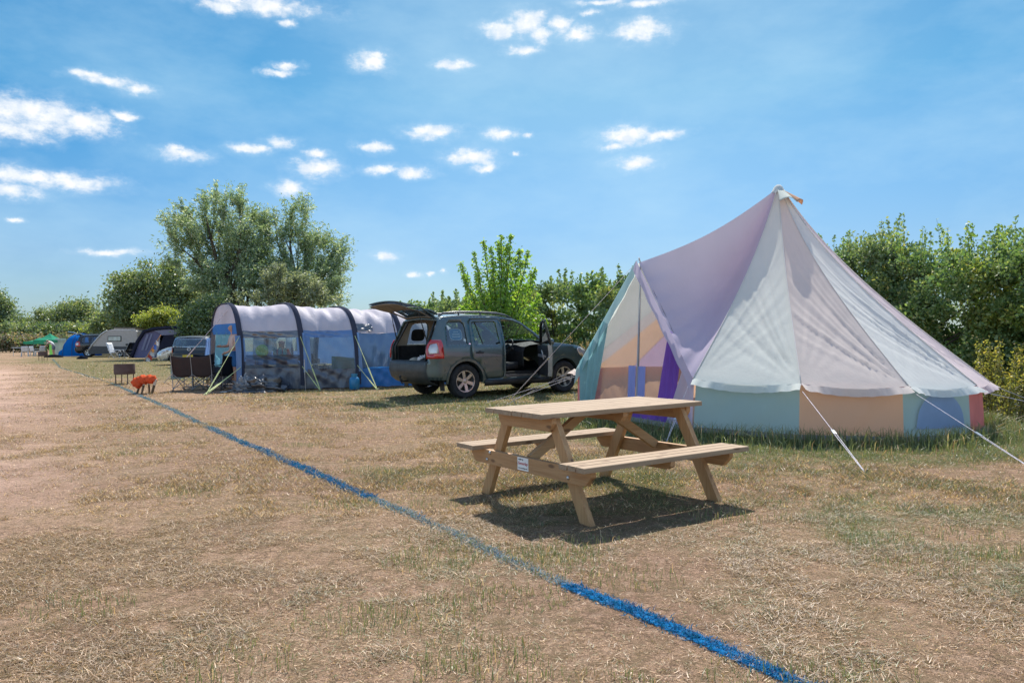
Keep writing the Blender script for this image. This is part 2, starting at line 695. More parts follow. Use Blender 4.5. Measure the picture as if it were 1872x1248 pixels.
for i, x in enumerate((.20, -1.0, 0, 1)):
    cm.inputs[i + 1].default_value = x
# thin high veil
mpv = N(nt, 'ShaderNodeMapping')
mpv.inputs['Scale'].default_value = (2.2, 5, 1)
mpv.inputs['Rotation'].default_value = (0, 0, .35)
nt.links.new(ae.outputs[0], mpv.inputs[0])
nv = noise_node(nt, 1.6, 8, .58, vec=mpv.outputs[0])
veil = maprange(nt, nv.outputs[0], .42, .74, 0, .42)
c1 = mixcol(nt, veil, tm.outputs[2], (.36, .52, .62))
nb2 = noise_node(nt, 48, 5, .6, vec=ae.outputs[0])
ccol = mixcol(nt, maprange(nt, nb2.outputs[0], .38, .62), (.50, .55, .61), (.66, .66, .66))
hz_ = N(nt, 'ShaderNodeMapRange', interpolation_type='SMOOTHSTEP')
nt.links.new(na.outputs[0], hz_.inputs[0])
for i, x in enumerate((1.0, -.5, 0, .2)):
    hz_.inputs[i + 1].default_value = x
c1 = mixcol(nt, hz_.outputs[0], c1, (.50, .60, .68))
c2 = mixcol(nt, cm.outputs[0], c1, ccol)
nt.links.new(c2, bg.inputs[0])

scene.view_settings.view_transform = 'Standard'
scene.view_settings.look = 'None'
scene.view_settings.exposure = .72
scene.cycles.use_denoising = True
scene.cycles.transparent_max_bounces = 24
scene.cycles.max_bounces = 8
scene.cycles.diffuse_bounces = 4
scene.cycles.sample_clamp_indirect = 6

# ================================================================== ground
LINE = [(-58, 105), (-33.6, 56), (-22.2, 37.6), (-12.35, 23.56), (-6.91, 15.17), (-4.17, 10.85), (-2.68, 8.57), (-1.72, 7.1), (-1.23, 6.37), (-.4, 5.1), (.28, 3.99),
        (.63, 3.53), (.88, 3.13), (1.065, 2.86), (1.46, 2.2), (2.3, .9), (3.4, -1)]
LA = np.array(LINE, dtype=float)


def line_coord(x, y):
    """signed distance to painted line (positive = pitch side) and arc position"""
    x, y = np.asarray(x, float), np.asarray(y, float)
    best = np.full(x.shape, 1e9)
    sd = np.zeros(x.shape)
    arc = np.zeros(x.shape)
    acc = 0
    for (ax, ay), (bx, by) in zip(LINE[:-1], LINE[1:]):
        dx, dy = bx - ax, by - ay
        L = math.hypot(dx, dy)
        t = np.clip(((x - ax) * dx + (y - ay) * dy) / L ** 2, 0, 1)
        px, py = ax + t * dx, ay + t * dy
        d = np.hypot(x - px, y - py)
        side = np.where((x - ax) * dy - (y - ay) * dx > 0, -1., 1.)
        m = d < best
        best = np.where(m, d, best)
        sd = np.where(m, d * side, sd)
        arc = np.where(m, acc + t * L, arc)
        acc += L
    return sd, arc


BELL_C = (4.11, 12.0)
TABLE_P = (.678, 6.212)


def green_amount(x, y):
    """how green and long the grass is at a place, 0..1"""
    sd, _ = line_coord(x, y)
    n = fbm(x, y, 2.6, 3, 5)
    n2 = fbm(x, y, .55, 9, 4)
    g = .16 + .38 * sstep(-.5, 5, sd) - .5 * sstep(0, -3.6, sd)
    dx, dy = x - BELL_C[0], y - BELL_C[1]
    r = np.hypot(dx, dy)
    g = g + .72 * sstep(4.9, 3.5, r)
    g = g + .5 * np.where(sd > 0, sstep(20, 33, y), sstep(36, 50, y)) * 1.5 + .32 * sstep(11, 17, y) * sstep(-4.5, -1, x)
    hedge = sstep(-5.5, -1.5, x - (9.4 - .55 * (y - 14.5)))
    g = g + .5 * hedge
    g = g + .18 * sstep(1.5, .4, np.hypot(x - TABLE_P[0], y - TABLE_P[1]))
    g = g + (n - .5) * 1.0 + (n2 - .5) * .95
    return np.clip(g, 0, 1), sd


def bare_amount(x, y):
    sd, _ = line_coord(x, y)
    n = fbm(x, y, 1.3, 21, 5)
    track = sstep(-.8, -3.3, sd + (fbm(x, y, 2.2, 91, 3) - .5) * 2.5) * sstep(4.2, 7.5, y)
    b = sstep(.50, .68, n + .10 * sstep(0, -4, sd) + .12 * track)
    for bx, by, br in ((3.1, 8.2, .45), (5.2, 7.7, .4), (6.3, 7.3, .35), (4.7, 8.0, .3), (-2.6, 12.4, .5), (-6.2, 13.5, .6), (-2.0, 13.2, .5), (-3.6, 14.2, .6), (2.2, 7.2, .25)):
        b = np.maximum(b, .85 * sstep(br, br * .3, np.hypot(x - bx, (y - by) * 1.2) + (n - .5) * .8))
    return b, track


def slope_z(x, y):
    """the pitch falls away gently to the right under the bell tent"""
    x = np.asarray(x, float)
    return -.022 * np.clip(np.log1p(np.exp(np.clip((x - 2.6) * 2.2, -30, 30))) / 2.2, 0, 9) * sstep(45, 22, y)


def thatch(x, y):
    """patchiness of the dead grass mat at hand, foot and step scale"""
    return .40 * fbm(x, y, .95, 71, 3) + .35 * fbm(x, y, .36, 73, 3) + .25 * fbm(x, y, .13, 79, 3)


def ground_h(x, y):
    return slope_z(x, y) + (fbm(x, y, .5, 5, 3) - .5) * .022 + (fbm(x, y, .13, 15, 2) - .5) * .010


def ground_col(x, y):
    g, sd = green_amount(x, y)
    b, track = bare_amount(x, y)
    th = sstep(.44, .57, thatch(x, y))[..., None]
    n = fbm(x, y, .22, 31, 4)[..., None]
    straw = np.array([.40, .285, .185]) * (1 - n) + np.array([.24, .165, .10]) * n
    green = np.array([.13, .16, .05]) * (1 - n) + np.array([.21, .22, .085]) * n
    earth = np.array([.54, .375, .275]) * (1 - n) + np.array([.40, .27, .19]) * n
    pink = np.array([.64, .47, .385]) * (1 - .22 * th) * (1 - n) + np.array([.54, .39, .315]) * (1 - .3 * th) * n
    gm = sstep(.3, .85, g)[..., None]
    straw = np.array([.54, .385, .27]) * (1 - th) + np.array([.235, .160, .098]) * th
    c = straw * (1 - gm) + green * gm
    bb = (b * (1 - gm[..., 0] * .8) * .9)[..., None]
    c = c * (1 - bb) + earth * bb
    rut = sstep(.50, .62, fbm(x, y, 1.6, 61, 4)) * sstep(-4, -9, line_coord(x, y)[0]) * sstep(8, 14, y)
    pink = pink * (1 - .28 * rut[..., None])
    tt = (track * .9 * sstep(48, 30, y))[..., None]
    c = c * (1 - tt) + pink * tt
    c = c * (1 + .10 * sstep(0, -2.5, line_coord(x, y)[0]))[..., None]
    return c * np.array([1.10, .99, .93]), gm[..., 0]


def sinh_axis(c, a, lo, hi, n):
    u = np.linspace(math.asinh((lo - c) / a), math.asinh((hi - c) / a), n)
    return c + a * np.sinh(u)


gxs = sinh_axis(.5, 4.0, -900, 900, 760)
gys = np.concatenate([[-60, -20, -6], sinh_axis(3.0, 3.2, 0, 1600, 780)])
GX, GY = np.meshgrid(gxs, gys, indexing='ij')
GZ = ground_h(GX, GY)
nu, nv = GX.shape
me = bpy.data.meshes.new('ground')
V = np.stack([GX, GY, GZ], -1).reshape(-1, 3)
idx = np.arange(nu * nv).reshape(nu, nv)
Q = np.stack([idx[:-1, :-1], idx[1:, :-1], idx[1:, 1:], idx[:-1, 1:]], -1).reshape(-1, 4)
me.vertices.add(len(V))
me.vertices.foreach_set('co', V.astype(np.float32).ravel())
me.loops.add(Q.size)
me.loops.foreach_set('vertex_index', Q.astype(np.int32).ravel())
me.polygons.add(len(Q))
me.polygons.foreach_set('loop_start', np.arange(0, Q.size, 4, dtype=np.int32))
me.polygons.foreach_set('use_smooth', np.ones(len(Q), dtype=bool))
me.update(calc_edges=True)
gc, _ = ground_col(GX, GY)
trk = bare_amount(GX, GY)[1] * sstep(48, 30, GY)
ca = me.color_attributes.new('col', 'FLOAT_COLOR', 'POINT')
c4 = np.ones((nu * nv, 4), dtype=np.float32)
c4[:, :3] = gc.reshape(-1, 3)
c4[:, 3] = trk.ravel()
ca.data.foreach_set('color', c4.ravel())
m, nt, out = newmat('ground')
a = N(nt, 'ShaderNodeAttribute', attribute_name='col')
p = N(nt, 'ShaderNodeBsdfPrincipled')
p.inputs['Roughness'].default_value = .95
p.inputs['Specular IOR Level'].default_value = .1
tc = N(nt, 'ShaderNodeTexCoord')
n1 = noise_node(nt, 38, 6, .7, vec=tc.outputs['Object'])
mp = N(nt, 'ShaderNodeMapping')
mp.inputs['Scale'].default_value = (1, 1, 1)
nt.links.new(tc.outputs['Object'], mp.inputs[0])
n3 = noise_node(nt, 9, 6, .7, vec=mp.outputs[0])
n4 = noise_node(nt, 1.1, 7, .68, vec=mp.outputs[0])
n0 = noise_node(nt, 130, 4, .7, vec=tc.outputs['Object'])
cc = mixcol(nt, maprange(nt, n0.outputs[0], .40, .62, 0, .75), a.outputs['Color'], (.15, .095, .055))
cc = mixcol(nt, maprange(nt, n1.outputs[0], .42, .60, 0, .65), cc, (.19, .125, .075))
cc = mixcol(nt, maprange(nt, n3.outputs[0], .48, .62, 0, .62), cc, (.17, .125, .065))
cc = mixcol(nt, maprange(nt, n3.outputs[0], .46, .34, 0, .35), cc, (.60, .44, .32))
cc = mixcol(nt, maprange(nt, n4.outputs[0], .46, .66, 0, .45), cc, (.19, .155, .08))
nt.links.new(cc, p.inputs['Base Color'])
tkm = N(nt, 'ShaderNodeMath', operation='MULTIPLY')
nt.links.new(a.outputs['Alpha'], tkm.inputs[0])
tkm.inputs[1].default_value = .55
cc = mixcol(nt, tkm.outputs[0], cc, a.outputs['Color'])
# dried-out crust: fine shrinkage cracks where a patch of soil is bare
vc = N(nt, 'ShaderNodeTexVoronoi', feature='DISTANCE_TO_EDGE')
vc.inputs['Scale'].default_value = 11
wv_ = N(nt, 'ShaderNodeVectorMath', operation='ADD')
nt.links.new(tc.outputs['Object'], wv_.inputs[0])
wz = N(nt, 'ShaderNodeVectorMath', operation='SCALE')
wz.inputs['Scale'].default_value = .10
nt.links.new(n3.outputs['Color'], wz.inputs[0])
nt.links.new(wz.outputs[0], wv_.inputs[1])
nt.links.new(wv_.outputs[0], vc.inputs['Vector'])
crk = N(nt, 'ShaderNodeMath', operation='MULTIPLY')
nt.links.new(maprange(nt, vc.outputs['Distance'], .0, .05, 1, 0), crk.inputs[0])
nt.links.new(maprange(nt, n4.outputs[0], .50, .42, 0, .8), crk.inputs[1])
cc = mixcol(nt, crk.outputs[0], cc, (.12, .075, .05))
nt.links.new(cc, p.inputs['Base Color'])
bp0 = N(nt, 'ShaderNodeBump')
bp0.inputs['Strength'].default_value = 1
bp0.inputs['Distance'].default_value = .075
nt.links.new(n3.outputs[0], bp0.inputs['Height'])
bp = N(nt, 'ShaderNodeBump')
bp.inputs['Strength'].default_value = 1
bp.inputs['Distance'].default_value = .03
nt.links.new(n1.outputs[0], bp.inputs['Height'])
nt.links.new(bp0.outputs[0], bp.inputs['Normal'])
nt.links.new(bp.outputs[0], p.inputs['Normal'])
nt.links.new(p.outputs[0], out.inputs[0])
me.materials.append(m)
go = bpy.data.objects.new('ground', me)
tag(link(go), kind='structure')

# ------------------------------------------------------------------ grass blades
gmat = leafmat('grass', .35, .05, .5)


def blades(name, X, Y, h, wd, lean, cols, bend=.5, z0=None, quads=2):
    """curved three-point blades as two quads each"""
    n = len(X)
    if n == 0:
        return None
    Z = ground_h(X, Y) if z0 is None else z0
    th = RNG.random(n) * 2 * PI
    ph = RNG.random(n) * 2 * PI
    ux, uy = np.cos(ph), np.sin(ph)
    dx, dy = np.cos(th) * lean, np.sin(th) * lean
    up = np.sqrt(np.clip(1 - lean ** 2, .02, 1))
    b = np.stack([X, Y, Z - .004], -1)
    d1 = np.stack([dx * .6, dy * .6, up], -1)
    d2 = np.stack([dx * (1 + bend), dy * (1 + bend), up * (1 - bend)], -1)
    mid = b + d1 * (h * .5)[:, None]
    tip = mid + d2 * (h * .5)[:, None]
    wv = np.stack([ux, uy, np.zeros(n)], -1) * (wd / 2)[:, None]
    b[:, 2] += (lean > .8) * RNG.random(n) * .010
    if quads == 1:
        tip = b + d1 * h[:, None]
        V = np.stack([b - wv, b + wv, tip + wv * .35, tip - wv * .35], 1).reshape(-1, 3)
        return np_mesh(name, V, 4, cols, gmat)
    V = np.stack([b - wv, b + wv, mid + wv * .8, mid - wv * .8, mid - wv * .8, mid + wv * .8, tip + wv * .15, tip - wv * .15], 1).reshape(-1, 3)
    return np_mesh(name, V, 4, np.repeat(cols, 2, axis=0), gmat)


def scatter(n, y0, y1, pw=1.0, xl=-.72, xr=.72, pad=.4):
    """points on the ground in the wedge ahead between two distances"""
    u = RNG.random(n)
    Y = (y0 ** (2 * pw) + u * (y1 ** (2 * pw) - y0 ** (2 * pw))) ** (1 / (2 * pw))
    X = (xl + RNG.random(n) * (xr - xl)) * Y + (RNG.random(n) - .5) * pad
    return X, Y


def inside_tents(X, Y):
    r = np.hypot(X - BELL_C[0], Y - BELL_C[1]) < 2.75
    return r


def blade_cols(X, Y, g):
    n = len(X)
    r = RNG.random((n, 1))
    straw = np.array([.56, .40, .255]) * (1 - r) + np.array([.135, .088, .046]) * r
    pale = np.array([.68, .55, .40])
    k = (RNG.random((n, 1)) < .16)
    ol = np.array([.24, .205, .10])
    straw = np.where(RNG.random((n, 1)) < .22, ol * (.7 + .5 * r), straw)
    straw = np.where(k, pale, straw)
    gr = np.array([.115, .155, .055]) * (1 - r) + np.array([.22, .26, .105]) * r
    isg = (RNG.random(n) < np.clip(g * 1.15 - .2, .01, .97))[:, None]
    return np.where(isg, gr * np.array([.92, .9, .9]), straw * np.array([1.12, 1.02, .93]))


def grass_band(name, n, y0, y1, hmin, hmax, wd, quads=2):
    X, Y = scatter(n, y0, y1, .8)
    g, sd = green_amount(X, Y)
    b, track = bare_amount(X, Y)
    clump = thatch(X, Y)
    cn = sstep(.43, .57, clump)
    keep = RNG.random(n) < np.clip((.10 + .95 * cn + .35 * g) * (1 - .7 * b) * (1 - .86 * track) + .04, 0, 1)
    keep &= ~inside_tents(X, Y)
    X, Y, g, clump, cn = X[keep], Y[keep], g[keep], clump[keep], cn[keep]
    n = len(X)
    h = (hmin + (hmax - hmin) * RNG.random(n) ** 2) * (.45 + .5 * g + .5 * cn)
    lying = RNG.random(n) < .68 - .25 * g
    lean = np.where(lying, .82 + .16 * RNG.random(n), np.clip((.45 if quads == 2 else .68) + .5 * RNG.random(n), .05, .97))
    h = np.where(lying, h * 1.3, h * .5)
    cl = blade_cols(X, Y, g) * (1.12 - .42 * cn * (RNG.random(n) < .7))[:, None]
    return blades(name, X, Y, h, wd * (.6 + .8 * RNG.random(n)), lean, cl, quads=quads)


def join_objs(objs, name, label):
    objs = [o for o in objs if o]
    # merge by hand through numpy to stay free of operators
    Vs, Cs = [], []
    for o in objs:
        me = o.data
        a = np.empty(len(me.vertices) * 3, np.float32)
        me.vertices.foreach_get('co', a)
        c = np.empty(len(me.vertices) * 4, np.float32)
        me.color_attributes['col'].data.foreach_get('color', c)
        Vs.append(a.reshape(-1, 3))
        Cs.append(c.reshape(-1, 4, 4)[:, 0, :3])
        bpy.data.objects.remove(o)
        bpy.data.meshes.remove(me)
    return np_mesh(name, np.concatenate(Vs), 4, np.concatenate(Cs), gmat)


parts = [grass_band('g', 560000, 2.5, 6, .018, .055, .0030), grass_band('g', 540000, 5.6, 12, .024, .065, .0052, 1),
         grass_band('g', 300000, 11.4, 26, .03, .08, .011, 1), grass_band('g', 60000, 25, 50, .04, .10, .024, 1)]
dg = join_objs(parts, 'grass', '')
tag(dg, 'short dry straw coloured grass with green tufts covering the camping field', 'grass', kind='stuff')

# green tufts and the taller fringe round the bell tent and along the hedge
tx, ty, th_, tw, tg = [], [], [], [], []
for k in range(300):
    if k < 120:
        Y = 2.8 + RNG.random() ** 1.3 * 7
        X = (-.7 + 1.4 * RNG.random()) * Y
        g, _ = green_amount(np.array([X]), np.array([Y]))
        if RNG.random() > g[0] * 1.8:
            continue
        nb, rr, hh = 150, .13, .095
    else:
        Y = 12 + RNG.random() * 14
        X = (-.1 + .55 * RNG.random()) * Y
        nb, rr, hh = 40, .18, .12
    a = RNG.random(nb) * 2 * PI
    r = rr * np.sqrt(RNG.random(nb)) * (1.6 if k < 120 else 1)
    tx.append(X + np.cos(a) * r * 1.4)
    ty.append(Y + np.sin(a) * r)
    th_.append(hh * (.4 + .6 * RNG.random(nb)))
    tw.append(np.full(nb, .0035 if k < 120 else .008))
    tg.append(np.full(nb, .85))
nf = 24000   # fringe round the bell tent
a = RNG.random(nf) * 2 * PI
r = 2.93 + np.abs(RNG.normal(0, .16, nf)) + (RNG.random(nf) < .25) * RNG.random(nf) * .9
tx.append(BELL_C[0] + np.cos(a) * r)
ty.append(BELL_C[1] + np.sin(a) * r)
th_.append((.07 + .25 * RNG.random(nf) ** 2.0) * np.clip(1.5 - (r - 2.9) * .9, .35, 1.2))
tw.append(.004 + .006 * RNG.random(nf))
tg.append(np.full(nf, .95))
# rank grass at the foot of the hedge
nh = 52000
yy = 11.5 + (RNG.random(nh) ** 1.2) * 30
xx = 9.0 - .55 * (yy - 14.5) - np.abs(RNG.normal(0, .9, nh)) - .1
tx.append(xx)
ty.append(yy)
th_.append(.10 + .30 * RNG.random(nh) ** 1.6)
tw.append(.006 + .0006 * yy)
tg.append(.55 + .4 * RNG.random(nh))
X, Y, H, W, G = map(np.concatenate, (tx, ty, th_, tw, tg))
k = ~(np.hypot(X - BELL_C[0], Y - BELL_C[1]) < 2.86)
X, Y, H, W, G = X[k], Y[k], H[k], W[k], G[k]
cols = blade_cols(X, Y, G)
lg = blades('tall_grass', X, Y, H, W, np.clip(RNG.normal(.3, .22, len(X)), .02, .95), cols, bend=.6)
tag(lg, 'longer green grass round the bell tent base, in tufts and along the hedge foot', 'grass', kind='stuff')

# ------------------------------------------------------------------ painted line
def paint_strength(arc_y):
    """how well the paint covers at forward distance y"""
    y = arc_y
    s = np.full_like(y, .62)
    s = np.where(y < 4.06, 1.0, s)
    s = np.where((y >= 4.06) & (y < 6.3), .46 + .14 * np.sin(y * 5.5), s)
    s = np.where((y >= 6.3) & (y < 9.5), .92, s)
    s = np.where(y > 12, .78, s)
    s = np.where(y > 22, .55, s)
    return s


bv, bf, bc = [], [], []
SEG = []
for (ax, ay), (bx, by) in zip(LINE[1:-1], LINE[2:]):
    L = math.hypot(bx - ax, by - ay)
    k = max(2, int(L / (.12 if ay < 24 else .5)))
    for i in range(k):
        SEG.append((ax + (bx - ax) * i / k, ay + (by - ay) * i / k))
mb = MB()
S = np.array(SEG)
T = np.gradient(S, axis=0)
T /= np.linalg.norm(T, axis=1)[:, None]
NRM = np.stack([-T[:, 1], T[:, 0]], 1)
wob = (vnoise(S[:, 0] * 3, S[:, 1] * 3, 1, 3) - .5) * .03
S = S + NRM * wob[:, None]
mpaint, nt, out = newmat('line_paint')
a = N(nt, 'ShaderNodeAttribute', attribute_name='col')
d = N(nt, 'ShaderNodeBsdfDiffuse')
nn = noise_node(nt, 45, 4)
sfd = N(nt, 'ShaderNodeSeparateColor')
nt.links.new(a.outputs['Color'], sfd.inputs[0])
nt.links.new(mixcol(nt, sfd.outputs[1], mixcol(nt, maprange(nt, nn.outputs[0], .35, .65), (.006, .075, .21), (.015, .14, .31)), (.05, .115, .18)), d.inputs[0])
tr = N(nt, 'ShaderNodeBsdfTransparent')
n5 = noise_node(nt, 26, 6, .75)
sub = N(nt, 'ShaderNodeMath', operation='ADD')
nt.links.new(n5.outputs[0], sub.inputs[0])
nt.links.new(sfd.outputs[0], sub.inputs[1])
mk = maprange(nt, sub.outputs[0], 1.0, 1.16)
mx = N(nt, 'ShaderNodeMixShader')
nt.links.new(mk, mx.inputs[0])
nt.links.new(tr.outputs[0], mx.inputs[1])
nt.links.new(d.outputs[0], mx.inputs[2])
nt.links.new(mx.outputs[0], out.inputs[0])
K = 9
offs = np.linspace(-.075, .075, K)
V, A = [], []
PS = paint_strength(S[:, 1])
for i in range(len(S)):
    wl = 1 + .12 * (S[i, 1] < 4)
    for j in range(K):
        q = S[i] + NRM[i] * offs[j] * wl
        V.append((q[0], q[1], float(ground_h(np.array([q[0]]), np.array([q[1]]))[0]) + .006))
        A.append(PS[i] * .72 * (1 - (abs(offs[j]) / .075) ** 2.5) - .03)
Fq = [(i * K + j, (i + 1) * K + j, (i + 1) * K + j + 1, i * K + j + 1) for i in range(len(S) - 1) for j in range(K - 1)]
# the faint second line across the pitch
c0 = len(V)
cpts = [gnd(312, 743), gnd(420, 741), gnd(520, 738), gnd(625, 733)]
for i in range(60):
    t = i / 59 * 3
    a_, b_ = cpts[min(int(t), 2)], cpts[min(int(t), 2) + 1]
    q = a_.lerp(b_, t - min(int(t), 2))
    for j in range(5):
        V.append((q.x, q.y + (j - 2) * .035, .018))
        A.append(.36 * (1 - abs(j - 2) / 2) * (.6 + .6 * random.random()))
Fq += [(c0 + i * 5 + j, c0 + (i + 1) * 5 + j, c0 + (i + 1) * 5 + j + 1, c0 + i * 5 + j + 1) for i in range(59) for j in range(4)]
me = bpy.data.meshes.new('painted_line')
me.from_pydata(V, [], Fq)
at_ = me.color_attributes.new('col', 'FLOAT_COLOR', 'POINT')
Vn = np.array(V)
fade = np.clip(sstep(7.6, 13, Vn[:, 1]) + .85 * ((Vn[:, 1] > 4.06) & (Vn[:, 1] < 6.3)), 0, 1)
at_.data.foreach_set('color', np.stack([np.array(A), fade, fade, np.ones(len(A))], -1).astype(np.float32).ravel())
me.materials.append(mpaint)
tag(link(bpy.data.objects.new('painted_line', me)), 'blue spray painted boundary line across the dry grass', 'line', kind='structure')
# blades that caught the paint
nb = 34000
i = RNG.choice(len(S) - 1, nb, p=(lambda q: q / q.sum())(PS[:-1] * np.where(S[:-1, 1] < 12, 1.0, .35) / (1 + .1 * S[:-1, 1])))
t = RNG.random(nb)[:, None]
P = S[i] * (1 - t) + S[i + 1] * t + NRM[i] * (RNG.normal(0, .027, nb) * np.where(S[i, 1] < 4.3, 1.1, 1.15))[:, None]
r = RNG.random((nb, 1))
faded = (PS[i] < .6)[:, None]
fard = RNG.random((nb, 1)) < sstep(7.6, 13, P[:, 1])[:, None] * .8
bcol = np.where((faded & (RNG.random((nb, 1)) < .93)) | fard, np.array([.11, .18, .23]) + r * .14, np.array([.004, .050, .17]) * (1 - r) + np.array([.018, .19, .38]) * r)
gmat_s = gmat
gmat = leafmat('painted_blades', .3, .01, .6)
pg = blades('painted_grass', P[:, 0], P[:, 1], (.016 + .030 * RNG.random(nb)), .0030 + .0007 * P[:, 1], np.clip(.45 + .52 * RNG.random(nb), 0, .97), bcol)
gmat = gmat_s
tag(pg, 'short grass blades coloured blue where the boundary line was sprayed', 'painted grass', kind='stuff')

# ================================================================== picnic table
WX = woodmat('softwood_length', (.52, .31, .145), (.38, .20, .085), 0)
WTOP = woodmat('softwood_weathered', (.41, .295, .19), (.27, .175, .10), 0, .8)
WZ = woodmat('softwood_upright', (.52, .30, .135), (.38, .19, .075), 2)
WY = woodmat('softwood_cross', (.50, .285, .13), (.37, .18, .07), 1)
galv = surf('galvanised_bolt', (.6, .6, .6), .35, .9)
table = thing('picnic_table', 'wooden A-frame picnic table with two attached benches in the foreground', 'picnic table', (TABLE_P[0], TABLE_P[1], 0))
table.rotation_euler = (-.0093, -.0028, .581)
HL, HW = .817, .396


def plank(mb, u0, u1, v0, v1, z1, t, jit=0):
    e = .004
    o = random.uniform(-1, 1) * jit
    c = ((u0 + u1) / 2 + o, (v0 + v1) / 2, z1 - t / 2)
    lx, ly, lz = (u1 - u0) / 2, (v1 - v0) / 2, t / 2
    vs = []
    for sx in (-1, 1):
        for dy, dz in ((-ly, -lz), (ly, -lz), (ly, lz - e), (ly - e, lz), (-ly + e, lz), (-ly, lz - e)):
            vs.append((c[0] + sx * lx, c[1] + dy, c[2] + dz))
    mb.add(vs, [tuple(range(5, -1, -1)), tuple(range(6, 12))] + [(i, (i + 1) % 6, 6 + (i + 1) % 6, 6 + i) for i in range(6)])


mb = MB()
npk = 6
pw = 2 * HW / npk
for i in range(npk):
    plank(mb, -HL, HL, -HW + i * pw + .005, -HW + (i + 1) * pw - .005, .75, .036, .005)
top = mb.build('tabletop', WTOP, table)
for s in (-1, 1):
    mb = MB()
    v0, v1 = .582, .867
    q = (v1 - v0) / 3
    for i in range(3):
        a0, a1 = v0 + i * q + .005, v0 + (i + 1) * q - .005
        if s < 0:
            a0, a1 = -a1, -a0
        plank(mb, -HL, HL, a0, a1, .426, .036, .004)
    mb.build('seat', WTOP, table)


def shaped_bearer(mb, u, t, half, z0, z1, cut=.05, cutz=.055):
    """cross bearer whose lower corners are sawn off"""
    pts = [(u - t / 2, -half, z1), (u - t / 2, -half, z0 + cutz), (u - t / 2, -half + cut, z0), (u - t / 2, half - cut, z0),
           (u - t / 2, half, z0 + cutz), (u - t / 2, half, z1)]
    mb.poly(pts, (1, 0, 0), t)


LEGU = .64
for s in (-1, 1):
    mb = MB()
    shaped_bearer(mb, s * (LEGU + .045), .042, .80, .275, .389, .07, .07)
    mb.build('cross_bearer', WY, table)
    mb = MB()
    shaped_bearer(mb, s * (LEGU + .045), .042, .36, .612, .7125, .04, .06)
    mb.build('top_bearer', WY, table)
    for v in (-1, 1):
        mb = MB()
        # parallelogram leg lying in the frame plane
        b0, b1, t0, t1 = .62, .735, .235, .335
        u = s * LEGU
        zt = .7125
        pts = [(u - .0225, v * b0, -.02), (u - .0225, v * b1, -.02), (u - .0225, v * t1, zt), (u - .0225, v * t0, zt)]
        if v < 0:
            pts = pts[::-1]
        mb.poly(pts, (1, 0, 0), .045)
        lg = mb.build('leg', WZ, table)
        for (vv, zz) in ((.50, .37), (.545, .31)):
            mb = MB()
            mb.lathe([(.0, 0), (.014, 0), (.014, .006), (.007, .011), (0, .012)], 10, 'x', (0, 0, 0))
            for k in range(len(mb.v) - 50, len(mb.v)):
                x, y, z = mb.v[k]
                mb.v[k] = (s * (LEGU + .066) + s * x, v * vv + y, zz + z)
            mb.build('bolt', galv, lg, smooth=True)
mb = MB()
shaped_bearer(mb, 0, .045, .36, .64, .7125, .03, .04)
mb.build('top_bearer', WY, table)
for s in (-1, 1):
    mb = MB()
    for v0, v1 in ((.59, .86),):
        pts = [(-.022, s * v0, .389), (-.022, s * v0, .33), (-.022, s * (v1 - .05), .33), (-.022, s * v1, .355), (-.022, s * v1, .389)]
        if s < 0:
            pts = pts[::-1]
        mb.poly(pts[::-1], (1, 0, 0), .044)
    mb.build('seat_batten', WY, table)
    mb = MB()
    mb.beam((s * (LEGU + .01), 0, .37), (s * .11, 0, .70), .045, .07, up=(0, 0, 1))
    mb.build('brace', WX, table)
# maker's plate on the end bearer
plate_m = surf('plate_white', (.78, .77, .74), .4, 0, .03)
red_ink = surf('plate_red', (.45, .03, .05), .5)
blk_ink = surf('plate_black', (.03, .03, .03), .5)
mb = MB()
xp = -(LEGU + .045 + .021)
mb.box((xp - .0015, .02, .336), (.003, .145, .098))
sg = mb.build('sign_plate', plate_m, table)


def text_mesh(txt, size, mat, parent, M, font_shear=0, thick=.001, name='lettering'):
    cu = bpy.data.curves.new('t', 'FONT')
    cu.body = txt
    cu.size = size
    cu.align_x = 'CENTER'
    cu.align_y = 'CENTER'
    cu.shear = font_shear
    cu.extrude = thick
    to = bpy.data.objects.new('t', cu)
    COL.objects.link(to)
    bpy.context.view_layer.update()
    me = bpy.data.meshes.new_from_object(to.evaluated_get(bpy.context.evaluated_depsgraph_get()))
    bpy.data.objects.remove(to)
    me.transform(M)
    me.materials.clear()
    me.materials.append(mat)
    o = bpy.data.objects.new(name, me)
    return link(o, parent)


def face_M(loc, xdir, ydir):
    x, y = Vector(xdir).normalized(), Vector(ydir).normalized()
    z = x.cross(y)
    return Matrix.Translation(loc) @ Matrix((x, y, z)).transposed().to_4x4()


# seen from outside the left end, reading direction runs towards -v
text_mesh('made by', .019, blk_ink, sg, face_M((xp - .0035, .045, .370), (0, -1, 0), (0, 0, 1)))
text_mesh('Somerlap', .034, red_ink, sg, face_M((xp - .0035, .02, .340), (0, -1, 0), (0, 0, 1)), .25)
text_mesh('www.somerlap.co.uk', .0145, blk_ink, sg, face_M((xp - .0035, .02, .304), (0, -1, 0), (0, 0, 1)))

